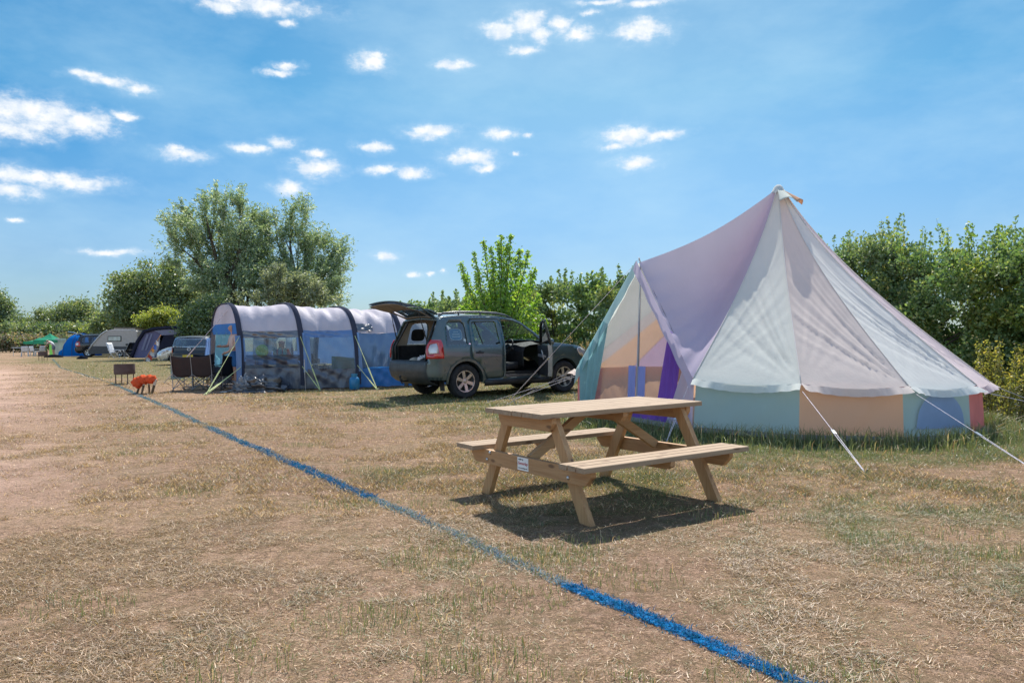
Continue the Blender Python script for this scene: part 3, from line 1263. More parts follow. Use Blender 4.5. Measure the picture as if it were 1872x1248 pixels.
# ================================================================== bell tent
c_purple = (.44, .40, .52)
PAL = dict(purple=(.63, .55, .66), mint=(.76, .78, .71), beige=(.79, .70, .64), pale=(.80, .81, .77), lilac=(.79, .69, .70),
           peach=(.88, .56, .34), pink=(.78, .42, .38), teal=(.36, .54, .55), orange=(.74, .49, .33), cream=(.84, .80, .76), mauve=(.60, .42, .58))
CL = {k: cloth('canvas_' + k, v, .42, wr=.08, wscale=22, var=.015, soil=.03) for k, v in PAL.items()}
CL['vivid'] = cloth('canvas_violet', (.27, .13, .58), .42, wr=.1)
CL['curtain'] = cloth('curtain_teal', (.26, .50, .54), .4, wr=.15)
CL['blueflap'] = cloth('pocket_blue', (.32, .38, .78), .35)
CL['window'] = cloth('window_blue', (.34, .45, .66), .4, wr=.1)
CL['red'] = cloth('canvas_red', (.66, .26, .25), .45, wr=.1)
CL['ground'] = cloth('groundsheet_grey', (.27, .255, .24), .02, wr=.6)
CL['mesh'] = cloth('mosquito_mesh', (.30, .28, .30), .40, alpha=.62)
rope_m = surf('rope_white', (.72, .66, .70), .8, 0, .2, 60)
pole_m = surf('steel_pole', (.5, .5, .5), .35, .8)
peg_m = surf('peg_steel', (.35, .34, .33), .5, .7)

bell = thing('bell_tent', 'large pastel patchwork canvas bell tent with open mesh door beside the hedge', 'bell tent', (BELL_C[0] - .04, BELL_C[1], float(slope_z(BELL_C[0], BELL_C[1])) + .05))
bell.rotation_euler = (0, math.radians(2.0), 0)
NB = 14
STEP = 2 * PI / NB
A0 = math.radians(231.6)
RW, RH, ZH, ZAP = 2.80, 2.90, .665, 3.57
ang = [A0 + i * STEP for i in range(NB)]      # ang[0] right door corner; going counter-clockwise (to the right in view)
# door occupies sector between ang[12] (180.2 deg) and ang[0]


def rad_h(i):
    return 3.12 if i % NB == 12 else RH


def rad_w(i):
    return 3.0 if i % NB == 12 else RW


def ridge(i, s):
    """point on the seam between roof panels; s 0 apex .. 1 hem"""
    a = ang[i % NB]
    R = rad_h(i)
    r = .05 + (R - .05) * s
    z = ZAP + (ZH - ZAP) * s - (.06 * s if i % NB == 12 else 0)
    sag = .20 * math.sin(PI * s ** .8) * (1 if i % NB != 12 else .7)
    # sag perpendicular to slope, inwards and down
    return Vector((math.cos(a) * (r - sag * .62), math.sin(a) * (r - sag * .62), z - sag * .68))


def wrinkle(s, t, seed, amp=1.0):
    w = 0
    # tension folds fan out from the pegged hem corners and run up the panel
    for t0, k0 in ((1.0, 1.0), (0.0, .40)):
        du, dv = abs(t - t0) * 1.25 * (s + .12), (1 - s) * 2.9
        d = math.hypot(du, dv) + 1e-4
        th = math.atan2(du, dv)
        f = 0
        for fr, am in ((10.5, .55), (23, .5), (41, .3)):
            f += am * (1 - 2.2 * abs(math.sin(th * fr + seed * 1.9 + t0 * 2 + fr)) ** .7)
        w += k0 * f * .030 * min(1, d * 2.5) * math.exp(-d * .75) * min(1, th * 5) * (1 if th < .8 else max(.12, 1 - (th - .8) * 2))
    w += .006 * math.sin((t - .5) * 9 * (1 + .3 * math.sin(seed)) + seed * 2) * math.sin(PI * s)
    return w * amp


def roof_panel(i, mat, label=None):
    p0, p1 = i, i + 1
    nrm = Vector((math.cos(ang[i % NB] + STEP / 2) * .72, math.sin(ang[i % NB] + STEP / 2) * .72, .69))

    def fn(s, t):
        a, b = ridge(p0, s), ridge(p1, s)
        p = a.lerp(b, t)
        e = math.sin(PI * t)
        p -= nrm * (.05 * e * s * (1 - s) * 2.2)
        p.z -= .045 * e * s ** 6
        return p + nrm * wrinkle(s, t, i) * min(1, e * 4 + .2)
    mb = MB()
    mb.grid(fn, 64, 48)
    mb.build('roof_panel', mat, bell, smooth=True, label=label)
    mb = MB()
    mb.tube([ridge(p0, q / 24) + Vector((math.cos(ang[p0]) * .004, math.sin(ang[p0]) * .004, .004)) for q in range(25)], .0065, 5)
    mb.build('seam', CL['cream'], bell, smooth=True)


roofcols = ['mint', 'beige', 'pale', 'lilac', 'beige', 'mint', 'peach', 'lilac', 'mauve', 'mauve', 'peach', 'beige']
labels = {0: 'pale mint roof panel right of the door', 1: 'beige roof panel', 2: 'pale blue-grey roof panel', 3: 'lilac roof panel'}
for i in range(12):
    roof_panel(i, CL[roofcols[i]], labels.get(i))
# gable over the door
DA = math.radians(206.5)
DAP = Vector((math.cos(DA) * 2.62, math.sin(DA) * 2.62, 2.23))
APX = Vector((0, 0, ZAP))


def dridge(s):
    p = APX.lerp(DAP, s)
    p.z -= .13 * math.sin(PI * s)
    return p


def gable(side):
    i = 0 if side > 0 else 12

    def fn(s, t):
        a, b = dridge(s), ridge(i, s)
        if t > 0:
            pass
        p = a.lerp(b, t)
        nrm = Vector((math.cos(DA + side * .75), math.sin(DA + side * .75), .75)).normalized()
        e = math.sin(PI * t)
        sag = .34 * e * math.sin(PI * s ** 1.3) * (1.25 if side > 0 else .4) + .05 * e * s
        w = wrinkle(s, t, 5 + side, .38) * (1 if t > .5 else .35) * min(1, e * 3 + .1)
        w += .014 * math.exp(-((1 - s) * 6) ** 2) * math.sin(t * 40)
        return p - nrm * (sag - w)
    mb = MB()
    mb.grid(fn, 40, 36)
    mb.build('roof_panel', CL['purple'] if side > 0 else CL['mint'], bell, smooth=True, label='purple-grey roof panel sloping over the door' if side > 0 else 'pale mint roof panel left of the door')


gable(1)
gable(-1)


def hem(i, s_out=0, dz=0):
    a = ang[i % NB]
    R = rad_h(i) + s_out
    return Vector((math.cos(a) * R, math.sin(a) * R, ZH + dz))


def valance(i, mat):
    nrm = Vector((math.cos(ang[i] + STEP / 2), math.sin(ang[i] + STEP / 2), 0))

    def fn(u, t):
        a, b = hem(i), hem(i + 1)
        p = a.lerp(b, t)
        e = math.sin(PI * t)
        p.z -= .045 * e
        out = .12 * (1 - e * .85)
        drop = .068 + .028 * e
        p += nrm * (u * out + .012 * u) + Vector((0, 0, -u * drop))
        cx = min(t, 1 - t) * 1.25
        p += nrm * (.014 * math.sin(cx * 42 + i) * math.exp(-cx * 3.2) * u * 2)
        p.z += .008 * math.sin(cx * 36 + i * 2) * math.exp(-cx * 3)
        return p
    mb = MB()
    mb.grid(fn, 6, 44)
    mb.build('valance', mat, bell, smooth=True)


for i in range(12):
    valance(i, CL[roofcols[i]])


def wallpt(i, z, out=0.0):
    a = ang[i % NB]
    k = 1 - z / ZH
    R = rad_w(i) + .05 * k + out * k
    return Vector((math.cos(a) * R, math.sin(a) * R, z))


def wall(i, mat, label=None):
    nrm = Vector((math.cos(ang[i] + STEP / 2), math.sin(ang[i] + STEP / 2), 0))

    def fn(u, t):
        z = (ZH - .02) * (1 - u)
        p = wallpt(i, z).lerp(wallpt(i + 1, z), t)
        k = .010 * math.sin(t * 9 + u * 5 + i) + .008 * math.sin(t * 23 + u * 9 + i * 2) + .03 * math.sin(PI * t) * math.sin(PI * u)
        return p + nrm * (k * math.sin(PI * t) ** .5 if 0 < t < 1 else 0)
    mb = MB()
    mb.grid(fn, 12, 24)
    return mb.build('wall_panel', mat, bell, smooth=True, label=label)


wallcols = ['teal', 'orange', 'teal', 'red', 'beige', 'pink', 'peach', 'purple', 'orange', 'peach', 'peach', 'red']
wl = {0: 'teal green side wall panel', 1: 'orange side wall panel', 2: 'teal side wall panel with arched blue window', 3: 'pinkish red side wall panel'}
walls = [wall(i, CL[wallcols[i]], wl.get(i)) for i in range(12)]
# arched window cover on panel 2
def win_fn(u, t):
    x = (t - .5) * 2
    zz = .14 + u * .44 * math.sqrt(max(0, 1 - x * x * .999)) ** .9 if True else 0
    a, b = wallpt(2, 0), wallpt(3, 0)
    tt = .5 + x * .36
    z = min(zz, .70)
    p = wallpt(2, z).lerp(wallpt(3, z), tt)
    nrm = Vector((math.cos(ang[2] + STEP / 2), math.sin(ang[2] + STEP / 2), 0))
    k = .03 * math.sin(PI * tt) * math.sin(PI * (1 - z / ZH)) + .018
    return p + nrm * (k + .014)
mb = MB()
mb.grid(win_fn, 8, 28)
mb.build('window_cover', CL['window'], walls[2], smooth=True)
# laundry label under the valance
mb = MB()
p = wallpt(0, .60).lerp(wallpt(1, .60), .2)
nrm = Vector((math.cos(ang[0] + STEP / 2), math.sin(ang[0] + STEP / 2), 0))
tdir = (wallpt(1, 0) - wallpt(0, 0)).normalized()
q = p + nrm * .05
mb.poly([q - tdir * .05 + Vector((0, 0, -.035)), q + tdir * .05 + Vector((0, 0, -.045)), q + tdir * .05 + Vector((0, 0, .035)), q - tdir * .05 + Vector((0, 0, .045))], nrm, .002)
mb.build('care_label', surf('label_white', (.7, .72, .75), .6), walls[0])

# groundsheet
mb = MB()
rim = []
for i in range(NB):
    if i == 13:
        continue
    a = ang[i]
    rim.append(Vector((math.cos(a) * (rad_w(i) + .06), math.sin(a) * (rad_w(i) + .06), 0)))
ctr = Vector((0, 0, .02))
vs, fs = [ctr], []
for p in rim:
    vs.append(p + Vector((0, 0, .05)))
    vs.append(p * 1.008 + Vector((0, 0, -.01)))
k = len(rim)
for i in range(k):
    j = (i + 1) % k
    fs.append((0, 1 + 2 * i, 1 + 2 * j))
    fs.append((1 + 2 * i, 2 + 2 * i, 2 + 2 * j, 1 + 2 * j))
mb.add(vs, fs)
mb.build('groundsheet', CL['ground'], bell)

# ---- door front (plane from corner L to corner R, top at DAP)
Lc = Vector((math.cos(ang[12]) * 3.06, math.sin(ang[12]) * 3.06, 0))
Rc = Vector((math.cos(ang[0]) * 2.82, math.sin(ang[0]) * 2.82, 0))
dd = (Rc - Lc)
dn = Vector((dd.y, -dd.x, 0)).normalized()
if dn.dot(Vector((math.cos(DA), math.sin(DA), 0))) < 0:
    dn = -dn
DP = Vector((DAP.x, DAP.y, 0))
tA = (DP - Lc).dot(dd) / dd.length_squared


def dpt(t, z):
    """point of the door front: t along base, z height; top leans to the pole"""
    base = Lc.lerp(Rc, t)
    lean = (DP - Lc.lerp(Rc, tA))
    return base + lean * (z / DAP.z) + Vector((0, 0, z))


HZ = ZH - .03


def dtop(t):
    """height of the door edge above base position t"""
    if t < tA:
        return HZ + (DAP.z - HZ) * (t / tA)
    return HZ + (DAP.z - HZ) * ((1 - t) / (1 - tA))


def door_cloth(name, t0b, t1b, t0t, t1t, ztop0, ztop1, mat, folds=4, amp=.02, off=0.0, label=None, z0=.05):
    def fn(u, v):
        tb = t0b + (t1b - t0b) * v
        tt = t0t + (t1t - t0t) * v
        t = tb + (tt - tb) * u
        zt = ztop0 + (ztop1 - ztop0) * v
        z = z0 + (zt - z0) * u
        return dpt(t, z) + dn * (off + amp * math.sin(v * folds * 2 * PI + u * 1.5))
    mb = MB()
    mb.grid(fn, 16, max(8, int(folds * 10)))
    return mb.build(name, mat, bell, smooth=True, label=label)


# mosquito mesh across the opening
mb = MB()
def mesh_fn(u, v):
    t = .05 + .86 * v
    return dpt(t, .06 + (dtop(t) - .09) * u) + dn * (-.05 + .006 * math.sin(v * 30))
mb.grid(mesh_fn, 20, 40)
door = mb.build('mesh_door', CL['mesh'], bell, smooth=True, label='see-through mosquito mesh door with a central zip')
zip_m = cloth('zip_tape', (.38, .38, .42), .1)
mb = MB()
mb.grid(lambda u, v: dpt(tA + .006 * (v - .5) * 2, .06 + (dtop(tA) - .15) * u) + dn * (-.035), 12, 2)
mb.build('zip', zip_m, door)
for s in (-1, 1):
    mb = MB()
    mb.grid(lambda u, v: dpt(tA + s * (.010 + .062 * v), .07 + (.70) * u) + dn * (-.03 + .004 * math.sin(v * 7)), 8, 4)
    mb.build('door_pocket', CL['blueflap'], door)
# right side: lilac flap by the corner, violet curtain, left side: teal flap tied back
door_cloth('door_flap', .80, 1.0, .93, 1.0, dtop(.93) * .97, dtop(1.0), CL['purple'], 1.2, .018, .02, 'lilac-grey canvas flap at the right door edge')
door_cloth('door_curtain', .70, .84, .80, .88, dtop(.80) * .98, dtop(.88) * .97, CL['vivid'], 2.5, .02, .0, 'vivid violet curtain inside the right of the door')
door_cloth('door_sill', .1, .98, .1, .98, .20, .22, CL['vivid'], 1, .01, .01)
door_cloth('wall_strip', 0, .06, 0, .05, dtop(0) * .98, dtop(.04) * .97, CL['red'], .5, .01, .0, 'red and pink canvas strip left of the door')
door_cloth('door_flap', .055, .17, .05, .30, dtop(.05), dtop(.30) * .985, CL['curtain'], 2.6, .03, .05, 'rolled teal canvas flap tied back left of the door')
# edge bands (rain flaps) following the gable edges
for side in (0, 1):
    mb = MB()
    def fn(u, v, side=side):
        if side:
            t = tA + (1.0 - tA) * v
        else:
            t = tA * (1 - v)
        zt = dtop(t) + .03
        hang = (.14 if side else .24) * u
        return dpt(t, zt - hang) + dn * (.05 + .05 * u * (1 if side else .5) + .008 * math.sin(v * 26) * u)
    mb.grid(fn, 6, 40)
    mb.build('door_rain_flap', CL['purple'] if side else CL['teal'], bell, smooth=True)
# poles
mb = MB()
mb.tube([(0, 0, .02), (0, 0, ZAP + .02)], .02, 10)
mb.build('centre_pole', pole_m, bell)
mb = MB()
mb.tube([Lc.lerp(Rc, tA) - dn * .07 + Vector((0, 0, .03)), DAP - dn * .03], .011, 8)
mb.tube([DAP - dn * .03, DAP + Vector((0, 0, .07))], .009, 8)
mb.build('door_pole', pole_m, bell)
# apex cap and vents
mb = MB()
mb.lathe([(0, ZAP + .045), (.03, ZAP + .04), (.065, ZAP + .005), (.10, ZAP - .07), (.115, ZAP - .10)], 20)
mb.build('apex_cap', CL['pale'], bell, smooth=True, thick=.004)
for av, mt in ((math.radians(278), 'mint'), (math.radians(325), 'orange')):
    mb = MB()
    cdir = Vector((math.cos(av), math.sin(av), 0))
    side = Vector((-math.sin(av), math.cos(av), 0))

    def fn(u, v):
        w_ = .055 + .085 * u
        x = (v - .5) * 2
        c = APX + cdir * (.08 + .24 * u) + Vector((0, 0, -.06 - .22 * u))
        return c + side * (x * w_) + (cdir * .5 + Vector((0, 0, .6))) * ((1 - x * x) * .09 * u + .015)
    mb.grid(fn, 8, 10)
    mb.build('vent_hood', CL[mt], bell, smooth=True, thick=.004)
# guy ropes, wooden runners and pegs


def guy(a, b, parent, slider=.55, r=.0032, mat=None, sl=True, rm=None):
    a, b = Vector(a), Vector(b)
    mb = MB()
    k = a.lerp(b, slider)
    off = (b - a).cross(Vector((0, 0, 1))).normalized() * .012
    mb.tube([a, k], r, 5)
    mb.tube([k + off, b + off * .3], r, 5)
    mb.tube([k - off, b - off * .3], r, 5)
    rp = mb.build('guy_rope', rm or rope_m, parent)
    if sl:
        mb = MB()
        d = (b - a).normalized()
        mb.beam(k - d * .05, k + d * .05, .035, .012)
        mb.build('rope_slider', pole_m, rp)
    mb = MB()
    dn_ = (b - a)
    dn_.z = 0
    dn_.normalize()
    mb.tube([b + Vector((0, 0, .05)) + dn_ * .03, b + Vector((0, 0, -.10)) - dn_ * .05], .006, 5)
    mb.build('peg', peg_m, rp)
    return rp


def LO(p):
    p = Vector(p)
    p.z += float(slope_z(p.x, p.y))
    return (Matrix.Translation(bell.location) @ bell.rotation_euler.to_matrix().to_4x4()).inverted() @ p


guytargets = {0: gnd(1218, 808), 1: gnd(1583, 862), 2: gnd(1905, 858), 3: Vector((8.9, 9.9, 0)), 12: gnd(922, 741)}
for i in range(13):
    a = hem(i, .13, -.085) if i != 12 else hem(12, .02, -.02)
    if i in guytargets:
        b = LO(guytargets[i])
    else:
        q = ang[i]
        b = Vector((math.cos(q) * 4.5, math.sin(q) * 4.5, 0))
    guy(a, b, bell)
guy(DAP + Vector((0, 0, .04)), LO(gnd(932, 731)), bell, .62)
guy(hem(11, .1, -.06), LO(gnd(893, 735)), bell, .5)

# ================================================================== vehicles
M_tyre = surf('tyre_rubber', (.022, .022, .023), .85, 0, .25, 12, .3, 60)
M_alloy = surf('alloy', (.52, .52, .53), .32, .85, .06)
M_dark = surf('black_trim', (.018, .019, .020), .55, 0, .2, 9, .2, 90)
M_in = surf('interior_black', (.014, .014, .016), .75, 0, .2)
M_beige = surf('interior_beige', (.36, .31, .25), .8, 0, .08)
M_seat = surf('seat_fabric', (.035, .037, .042), .9, 0, .15)
M_wglass = glass('car_glass', (.55, .68, .70), .11)
M_clearg = glass('windscreen_glass', (.72, .78, .76), .05)
M_lampr = surf('lamp_red', (.45, .012, .015), .12, 0, .1, coat=1)
M_lampc = surf('lamp_clear', (.55, .52, .52), .12, .3, .1, coat=1)
M_rail = surf('roof_rail', (.10, .105, .11), .35, .5, .05)
M_chr = surf('chrome', (.75, .75, .76), .12, 1, .02)
M_stick = surf('sticker_blue', (.06, .30, .50), .5, 0, .05)
M_stickw = surf('sticker_white', (.65, .75, .78), .5, 0, .05)


def carpaint(name, col, metal=.45, rough=.3):
    return surf(name, col, rough, metal, .01, 3, coat=.6)


def inpoly(p, poly):
    x, y = p
    c = False
    n = len(poly)
    for i in range(n):
        x1, y1 = poly[i]
        x2, y2 = poly[i - 1]
        if (y1 > y) != (y2 > y) and x < (x2 - x1) * (y - y1) / (y2 - y1) + x1:
            c = not c
    return c


def dens(poly, step):
    o = []
    for i in range(len(poly)):
        a, b = poly[i], poly[(i + 1) % len(poly)]
        L = math.hypot(b[0] - a[0], b[1] - a[1])
        k = max(1, int(L / step))
        for j in range(k):
            o.append((a[0] + (b[0] - a[0]) * j / k, a[1] + (b[1] - a[1]) * j / k))
    return o


def skin(outline, holes, fn, step=.11):
    """triangulated sheet of a 2-D outline with holes, mapped by fn(x,z)->3-D"""
    loops = [dens(outline, step)] + [dens(h, step) for h in holes]
    vs, es = [], []
    for lp in loops:
        b = len(vs)
        vs += [Vector(p) for p in lp]
        es += [(b + i, b + (i + 1) % len(lp)) for i in range(len(lp))]
    xs = [p[0] for p in outline]
    zs = [p[1] for p in outline]
    x = min(xs) + step / 2
    while x < max(xs):
        z = min(zs) + step / 2
        while z < max(zs):
            if inpoly((x, z), outline) and not any(inpoly((x, z), h) for h in holes):
                dmin = min((v.x - x) ** 2 + (v.y - z) ** 2 for v in vs)
                if dmin > (step * .35) ** 2:
                    vs.append(Vector((x, z)))
            z += step
        x += step
    ov, oe, of = delaunay_2d_cdt(vs, es, [], 0, 1e-5)[:3]
    mb = MB()
    keep = []
    for f in of:
        c = (sum(ov[i].x for i in f) / len(f), sum(ov[i].y for i in f) / len(f))
        if inpoly(c, outline) and not any(inpoly(c, h) for h in holes):
            keep.append(tuple(f))
    mb.add([fn(v.x, v.y) for v in ov], keep)
    return mb


def arc(cx, cz, r, a0, a1, n=12):
    return [(cx + r * math.cos(math.radians(a0 + (a1 - a0) * i / n)), cz + r * math.sin(math.radians(a0 + (a1 - a0) * i / n))) for i in range(n + 1)]


def make_wheel(parent, loc, side, r=.365, w=.235, rr=.225, spokes=6, rim_mat=None, steer=0):
    rim_mat = rim_mat or M_alloy
    wh = bpy.data.objects.new('wheel', None)
    link(wh, parent)
    wh.location = loc
    wh.rotation_euler = (0, 0, steer)
    s = side   # +1: outer face towards +y
    mb = MB()
    prof = [(rr, -w / 2 + .02), (rr + .03, -w / 2), (r - .035, -w / 2 - .004), (r - .008, -w / 2 + .025), (r, -w / 2 + .06), (r, w / 2 - .06), (r - .008, w / 2 - .025), (r - .035, w / 2 + .004),
            (rr + .03, w / 2), (rr, w / 2 - .02)]
    mb.lathe(prof, 40, 'y', close=True)
    mb.build('tyre', M_tyre, wh, smooth=True, sharp=50)
    mb = MB()
    o = s * (w / 2 - .02)
    mb.lathe([(rr + .006, o), (rr + .004, o + s * .008), (rr - .012, o + s * .006), (rr - .022, o - s * .03), (rr - .025, -o)], 40, 'y')
    hub = s * (w / 2 - .045)
    mb.lathe([(0, hub + s * .022), (.028, hub + s * .02), (.034, hub + s * .005), (.06, hub), (.065, hub - s * .04)], 24, 'y')
    for k in range(spokes):
        a = 2 * PI * (k + .5) / spokes + .2
        ca, sa = math.cos(a), math.sin(a)
        for (r0, r1, w0, w1) in ((.045, rr - .012, .030, .036),):
            vs = []
            for rr_, ww, yo in ((r0, w0, hub + s * .004), (r1, w1, o - s * .006)):
                for sg, dy in ((-1, 0), (1, 0), (1, -s * .03), (-1, -s * .03)):
                    vs.append((rr_ * ca - sg * ww * sa, yo + dy, rr_ * sa + sg * ww * ca))
            mb.add(vs, [(0, 1, 5, 4), (1, 2, 6, 5), (2, 3, 7, 6), (3, 0, 4, 7), (4, 5, 6, 7)])
    mb.build('rim', rim_mat, wh, smooth=True, sharp=35)
    mb = MB()
    mb.lathe([(0, -s * .0), (rr - .03, -s * .0)], 24, 'y')
    mb.lathe([(0, s * .02), (.15, s * .02), (.15, s * .03), (0, s * .03)], 24, 'y')
    mb.build('brake', M_dark, wh)
    return wh


def make_suv(name, label, paint, scale=1.0, opened=True, full=True):
    """boxy five door estate 4x4; x runs from rear bumper (0) to nose (4.5)"""
    car = thing(name, label, 'car')
    L, W, belt = 4.5, 1.90, 1.115

    def yh(x, z):
        y = W / 2
        y -= .29 * math.log1p(math.exp(min(60, (z - belt + .02) * 30))) / 30
        if z < .5:
            y -= (.5 - z) * .18
        y -= .018 * max(0, 1 - abs(z - .72) / .1) * 0
        if x < .42:
            y -= .17 * ((.42 - x) / .42) ** 2
        if x > L - 1.0:
            y -= .26 * ((x - L + 1.0) / 1.0) ** 2.4
        y += .012 * math.exp(-((z - .92) / .1) ** 2)
        return y

    SIDE = [(.10, .42), (.035, .55), (.03, .78), (.09, .80), (.10, 1.05), (.155, 1.20), (.36, 1.655), (.42, 1.70), (.9, 1.735), (1.4, 1.745), (1.95, 1.725), (2.27, 1.685), (2.46, 1.62),
            (2.75, 1.43), (3.08, 1.175), (3.5, 1.13), (4.0, 1.075), (4.36, .98), (4.44, .86), (4.49, .68), (4.48, .48), (4.40, .34)]
    fa = arc(3.61, .37, .435, 8, 172, 14)
    ra = arc(.95, .37, .435, 8, 172, 14)
    bottom = [(4.12, .32), (4.06, .37)] + fa[0:] + [(3.16, .30), (1.42, .30)] + ra + [(.44, .40)]
    OUT = SIDE + bottom
    wq = [(.50, belt + .03), (.54, 1.50), (.58, 1.585), (.64, 1.615), (.92, 1.63), (.97, 1.60), (1.0, 1.50), (1.01, belt + .03)]
    wr = [(1.20, belt + .02), (1.18, 1.56), (1.21, 1.62), (1.76, 1.635), (1.80, 1.60), (1.84, belt + .02)]
    wf = [(2.02, belt + .02), (1.97, 1.60), (2.01, 1.635), (2.25, 1.605), (2.46, 1.505), (2.69, 1.345), (2.86, 1.20), (2.86, belt + .02)]
    rdoor = [(1.10, 1.0), (1.11, 1.62), (1.15, 1.675), (1.87, 1.685), (1.90, 1.6), (1.93, 1.1), (1.93, .45), (1.88, .40), (1.47, .40), (1.44, .48), (1.38, .62), (1.27, .745), (1.12, .835)]
    fdoor = [(1.965, 1.1), (1.935, 1.62), (1.955, 1.685), (2.26, 1.645), (2.49, 1.55), (2.73, 1.375), (2.96, 1.17), (2.98, 1.1), (2.96, .8), (2.93, .55), (2.88, .42), (2.02, .40), (1.965, .45)]
    arch_trim = surf('arch_trim', (.05, .055, .055), .6) if full else M_dark
    for s in (-1, 1):
        fn = lambda x, z, s=s: Vector((x, s * yh(x, z), z))
        # the two-millimetre-thin shut lines around the doors are real gaps
        if s < 0:
            holes = [wq, rdoor, fdoor] if opened else [wq, wr, wf]
        else:
            holes = [wq, wr, wf]
        mb = skin(OUT, holes, fn, .08 if full else .14)
        mb.build('body_side', paint, car, smooth=True, sharp=40, thick=.02)
        shr = lambda pl, k=.008: [(cx + (x - cx) * (1 - k), cz + (z - cz) * (1 - k * 1.2)) for (x, z) in pl for cx, cz in ((sum(q[0] for q in pl) / len(pl), sum(q[1] for q in pl) / len(pl)),)]
        if s < 0 and opened:
            mb = skin(shr(rdoor, .014), [wr], fn, .10)
            rd = mb.build('rear_door', paint, car, smooth=True, sharp=40, thick=.02)
            mb = MB()
            mb.box((1.29, s * (yh(1.29, .96) + .022), .965), (.19, .02, .035))
            mb.lathe([(0, s * .004), (.05, s * .004), (.055, 0)], 16, 'y', (1.29, s * (yh(1.29, .95) + .004), .955))
            mb.build('handle', M_dark, rd, bevel=.006)
            mb = skin(wr, [], lambda x, z, s=s: Vector((x, s * (yh(x, z) - .016), z)), .2)
            mb.build('window', M_wglass, rd, smooth=True)
            mb = MB()
            mb.tube([(1.40, s * (yh(1.4, belt) - .012), belt + .02), (1.27, s * (yh(1.3, 1.6) - .012), 1.62)], .012, 4)
            mb.build('window_bar', M_dark, rd)
        else:
            for pl, nm in ((wr, 'window'), (wf, 'window')):
                mb = skin(pl, [], lambda x, z, s=s: Vector((x, s * (yh(x, z) - .016), z)), .2)
                mb.build(nm, M_clearg if full else M_wglass, car, smooth=True)
        mb = skin(wq, [], lambda x, z, s=s: Vector((x, s * (yh(x, z) - .016), z)), .2)
        wq_o = mb.build('window', M_wglass, car, smooth=True)
        if full:
            # blue round-shouldered sticker with a pale outline
            def srect(cx, cz, w_, h_, n=20):
                return [(cx + w_ * math.copysign(abs(math.cos(2 * PI * i / n)) ** .55, math.cos(2 * PI * i / n)), cz + h_ * math.copysign(abs(math.sin(2 * PI * i / n)) ** .55, math.sin(2 * PI * i / n))) for i in range(n)]
            yy = lambda x, z, o, s=s: Vector((x, s * (yh(x, z) - .020 - o), z))
            cx, cz = .765, 1.355
            for rad, mt, o in ((.175, M_dark, .0), (.155, M_stickw, -.002), (.14, M_stick, -.004)):
                sk_ = skin(srect(cx, cz, rad, rad * .78), [], lambda x, z, o=o: yy(x, z, .004 + o if s > 0 else .004 + o), .09)
                sk_.build('sticker', mt, wq_o)
            mbl = MB()
            for k, (w_, h_) in enumerate(((.06, .02), (.09, .022), (.10, .022))):
                zz = cz + .045 - k * .05
                mbl.add([yy(cx - w_, zz, -.002), yy(cx + w_, zz, -.002), yy(cx + w_, zz + h_, -.002), yy(cx - w_, zz + h_, -.002)], [(0, 1, 2, 3)])
            mbl.build('sticker', M_stickw, wq_o)
        # dark cladding over the sill and arches
        for cx in (3.61, .95):
            o1, i1 = arc(cx, .37, .475, -6, 186, 18), arc(cx, .37, .425, -6, 186, 18)
            mb = MB()
            for ring in (o1, i1):
                pass
            vs, fs = [], []
            for (ox, oz), (ix, iz) in zip(o1, i1):
                vs += [Vector((ox, s * (yh(ox, oz) + .002), oz)), Vector((ox, s * (yh(ox, oz) + .022), oz)), Vector((ix, s * (yh(ix, iz) + .022), iz)), Vector((ix, s * (yh(ix, iz) - .10), iz))]
            for i in range(len(o1) - 1):
                for j in range(3):
                    fs.append((i * 4 + j, i * 4 + j + 1, i * 4 + 5 + j, i * 4 + 4 + j))
            mb.add(vs, fs)
            mb.build('wheel_arch', paint if full else M_dark, car, smooth=True, sharp=35)
            # inner wheel well
            mb = MB()
            mb.grid(lambda u, v: Vector((cx + .43 * math.cos(PI * u), s * (.62 + .28 * v), .37 + .43 * math.sin(PI * u))), 16, 1)
            mb.poly([(cx - .43, s * .62, .37), (cx - .3, s * .62, .70), (cx + .3, s * .62, .70), (cx + .43, s * .62, .37)])
            mb.build('wheel_well', M_in, car)
        mb = MB()
        mb.grid(lambda u, v: Vector((1.42 + 1.74 * u, s * (W / 2 - .03 + .035 * math.sin(PI * v) ** .5), .255 + .13 * v)), 6, 6)
        mb.build('sill', M_dark, car, smooth=True, thick=.02)
        # rear lamp
        rl = [(.06, .86), (.055, 1.03), (.085, 1.14), (.155, 1.25), (.37, 1.25), (.40, 1.15), (.41, .86)]
        mid = [(.10, .95), (.10, 1.06), (.14, 1.16), (.27, 1.17), (.29, 1.06), (.29, .97)]
        mb = skin(rl, [mid], lambda x, z, s=s: Vector((x, s * (yh(x, z) + .012), z)), .06)
        lamp = mb.build('tail_lamp', M_lampr, car, smooth=True, thick=.02, off=0)
        mb = skin(mid, [], lambda x, z, s=s: Vector((x, s * (yh(x, z) + .018), z)), .06)
        mb.build('lens', M_lampc, lamp, smooth=True, thick=.01)
        # head lamp
        hl = [(4.02, .93), (4.0, 1.02), (4.10, 1.045), (4.34, .965), (4.40, .88), (4.42, .80), (4.25, .80), (4.1, .86)]
        mb = skin(hl, [], lambda x, z, s=s: Vector((x, s * (yh(x, z) + .014), z)), .08)
        mb.build('headlight', M_lampc, car, smooth=True, thick=.01)
    # roof
    rl_ = [(.36, 1.655), (.42, 1.70), (.9, 1.735), (1.4, 1.745), (1.95, 1.725), (2.27, 1.685), (2.46, 1.62)]

    def zr(x):
        for (a, b), (c, d) in zip(rl_[:-1], rl_[1:]):
            if x <= c:
                return b + (d - b) * (x - a) / (c - a)
        return rl_[-1][1]
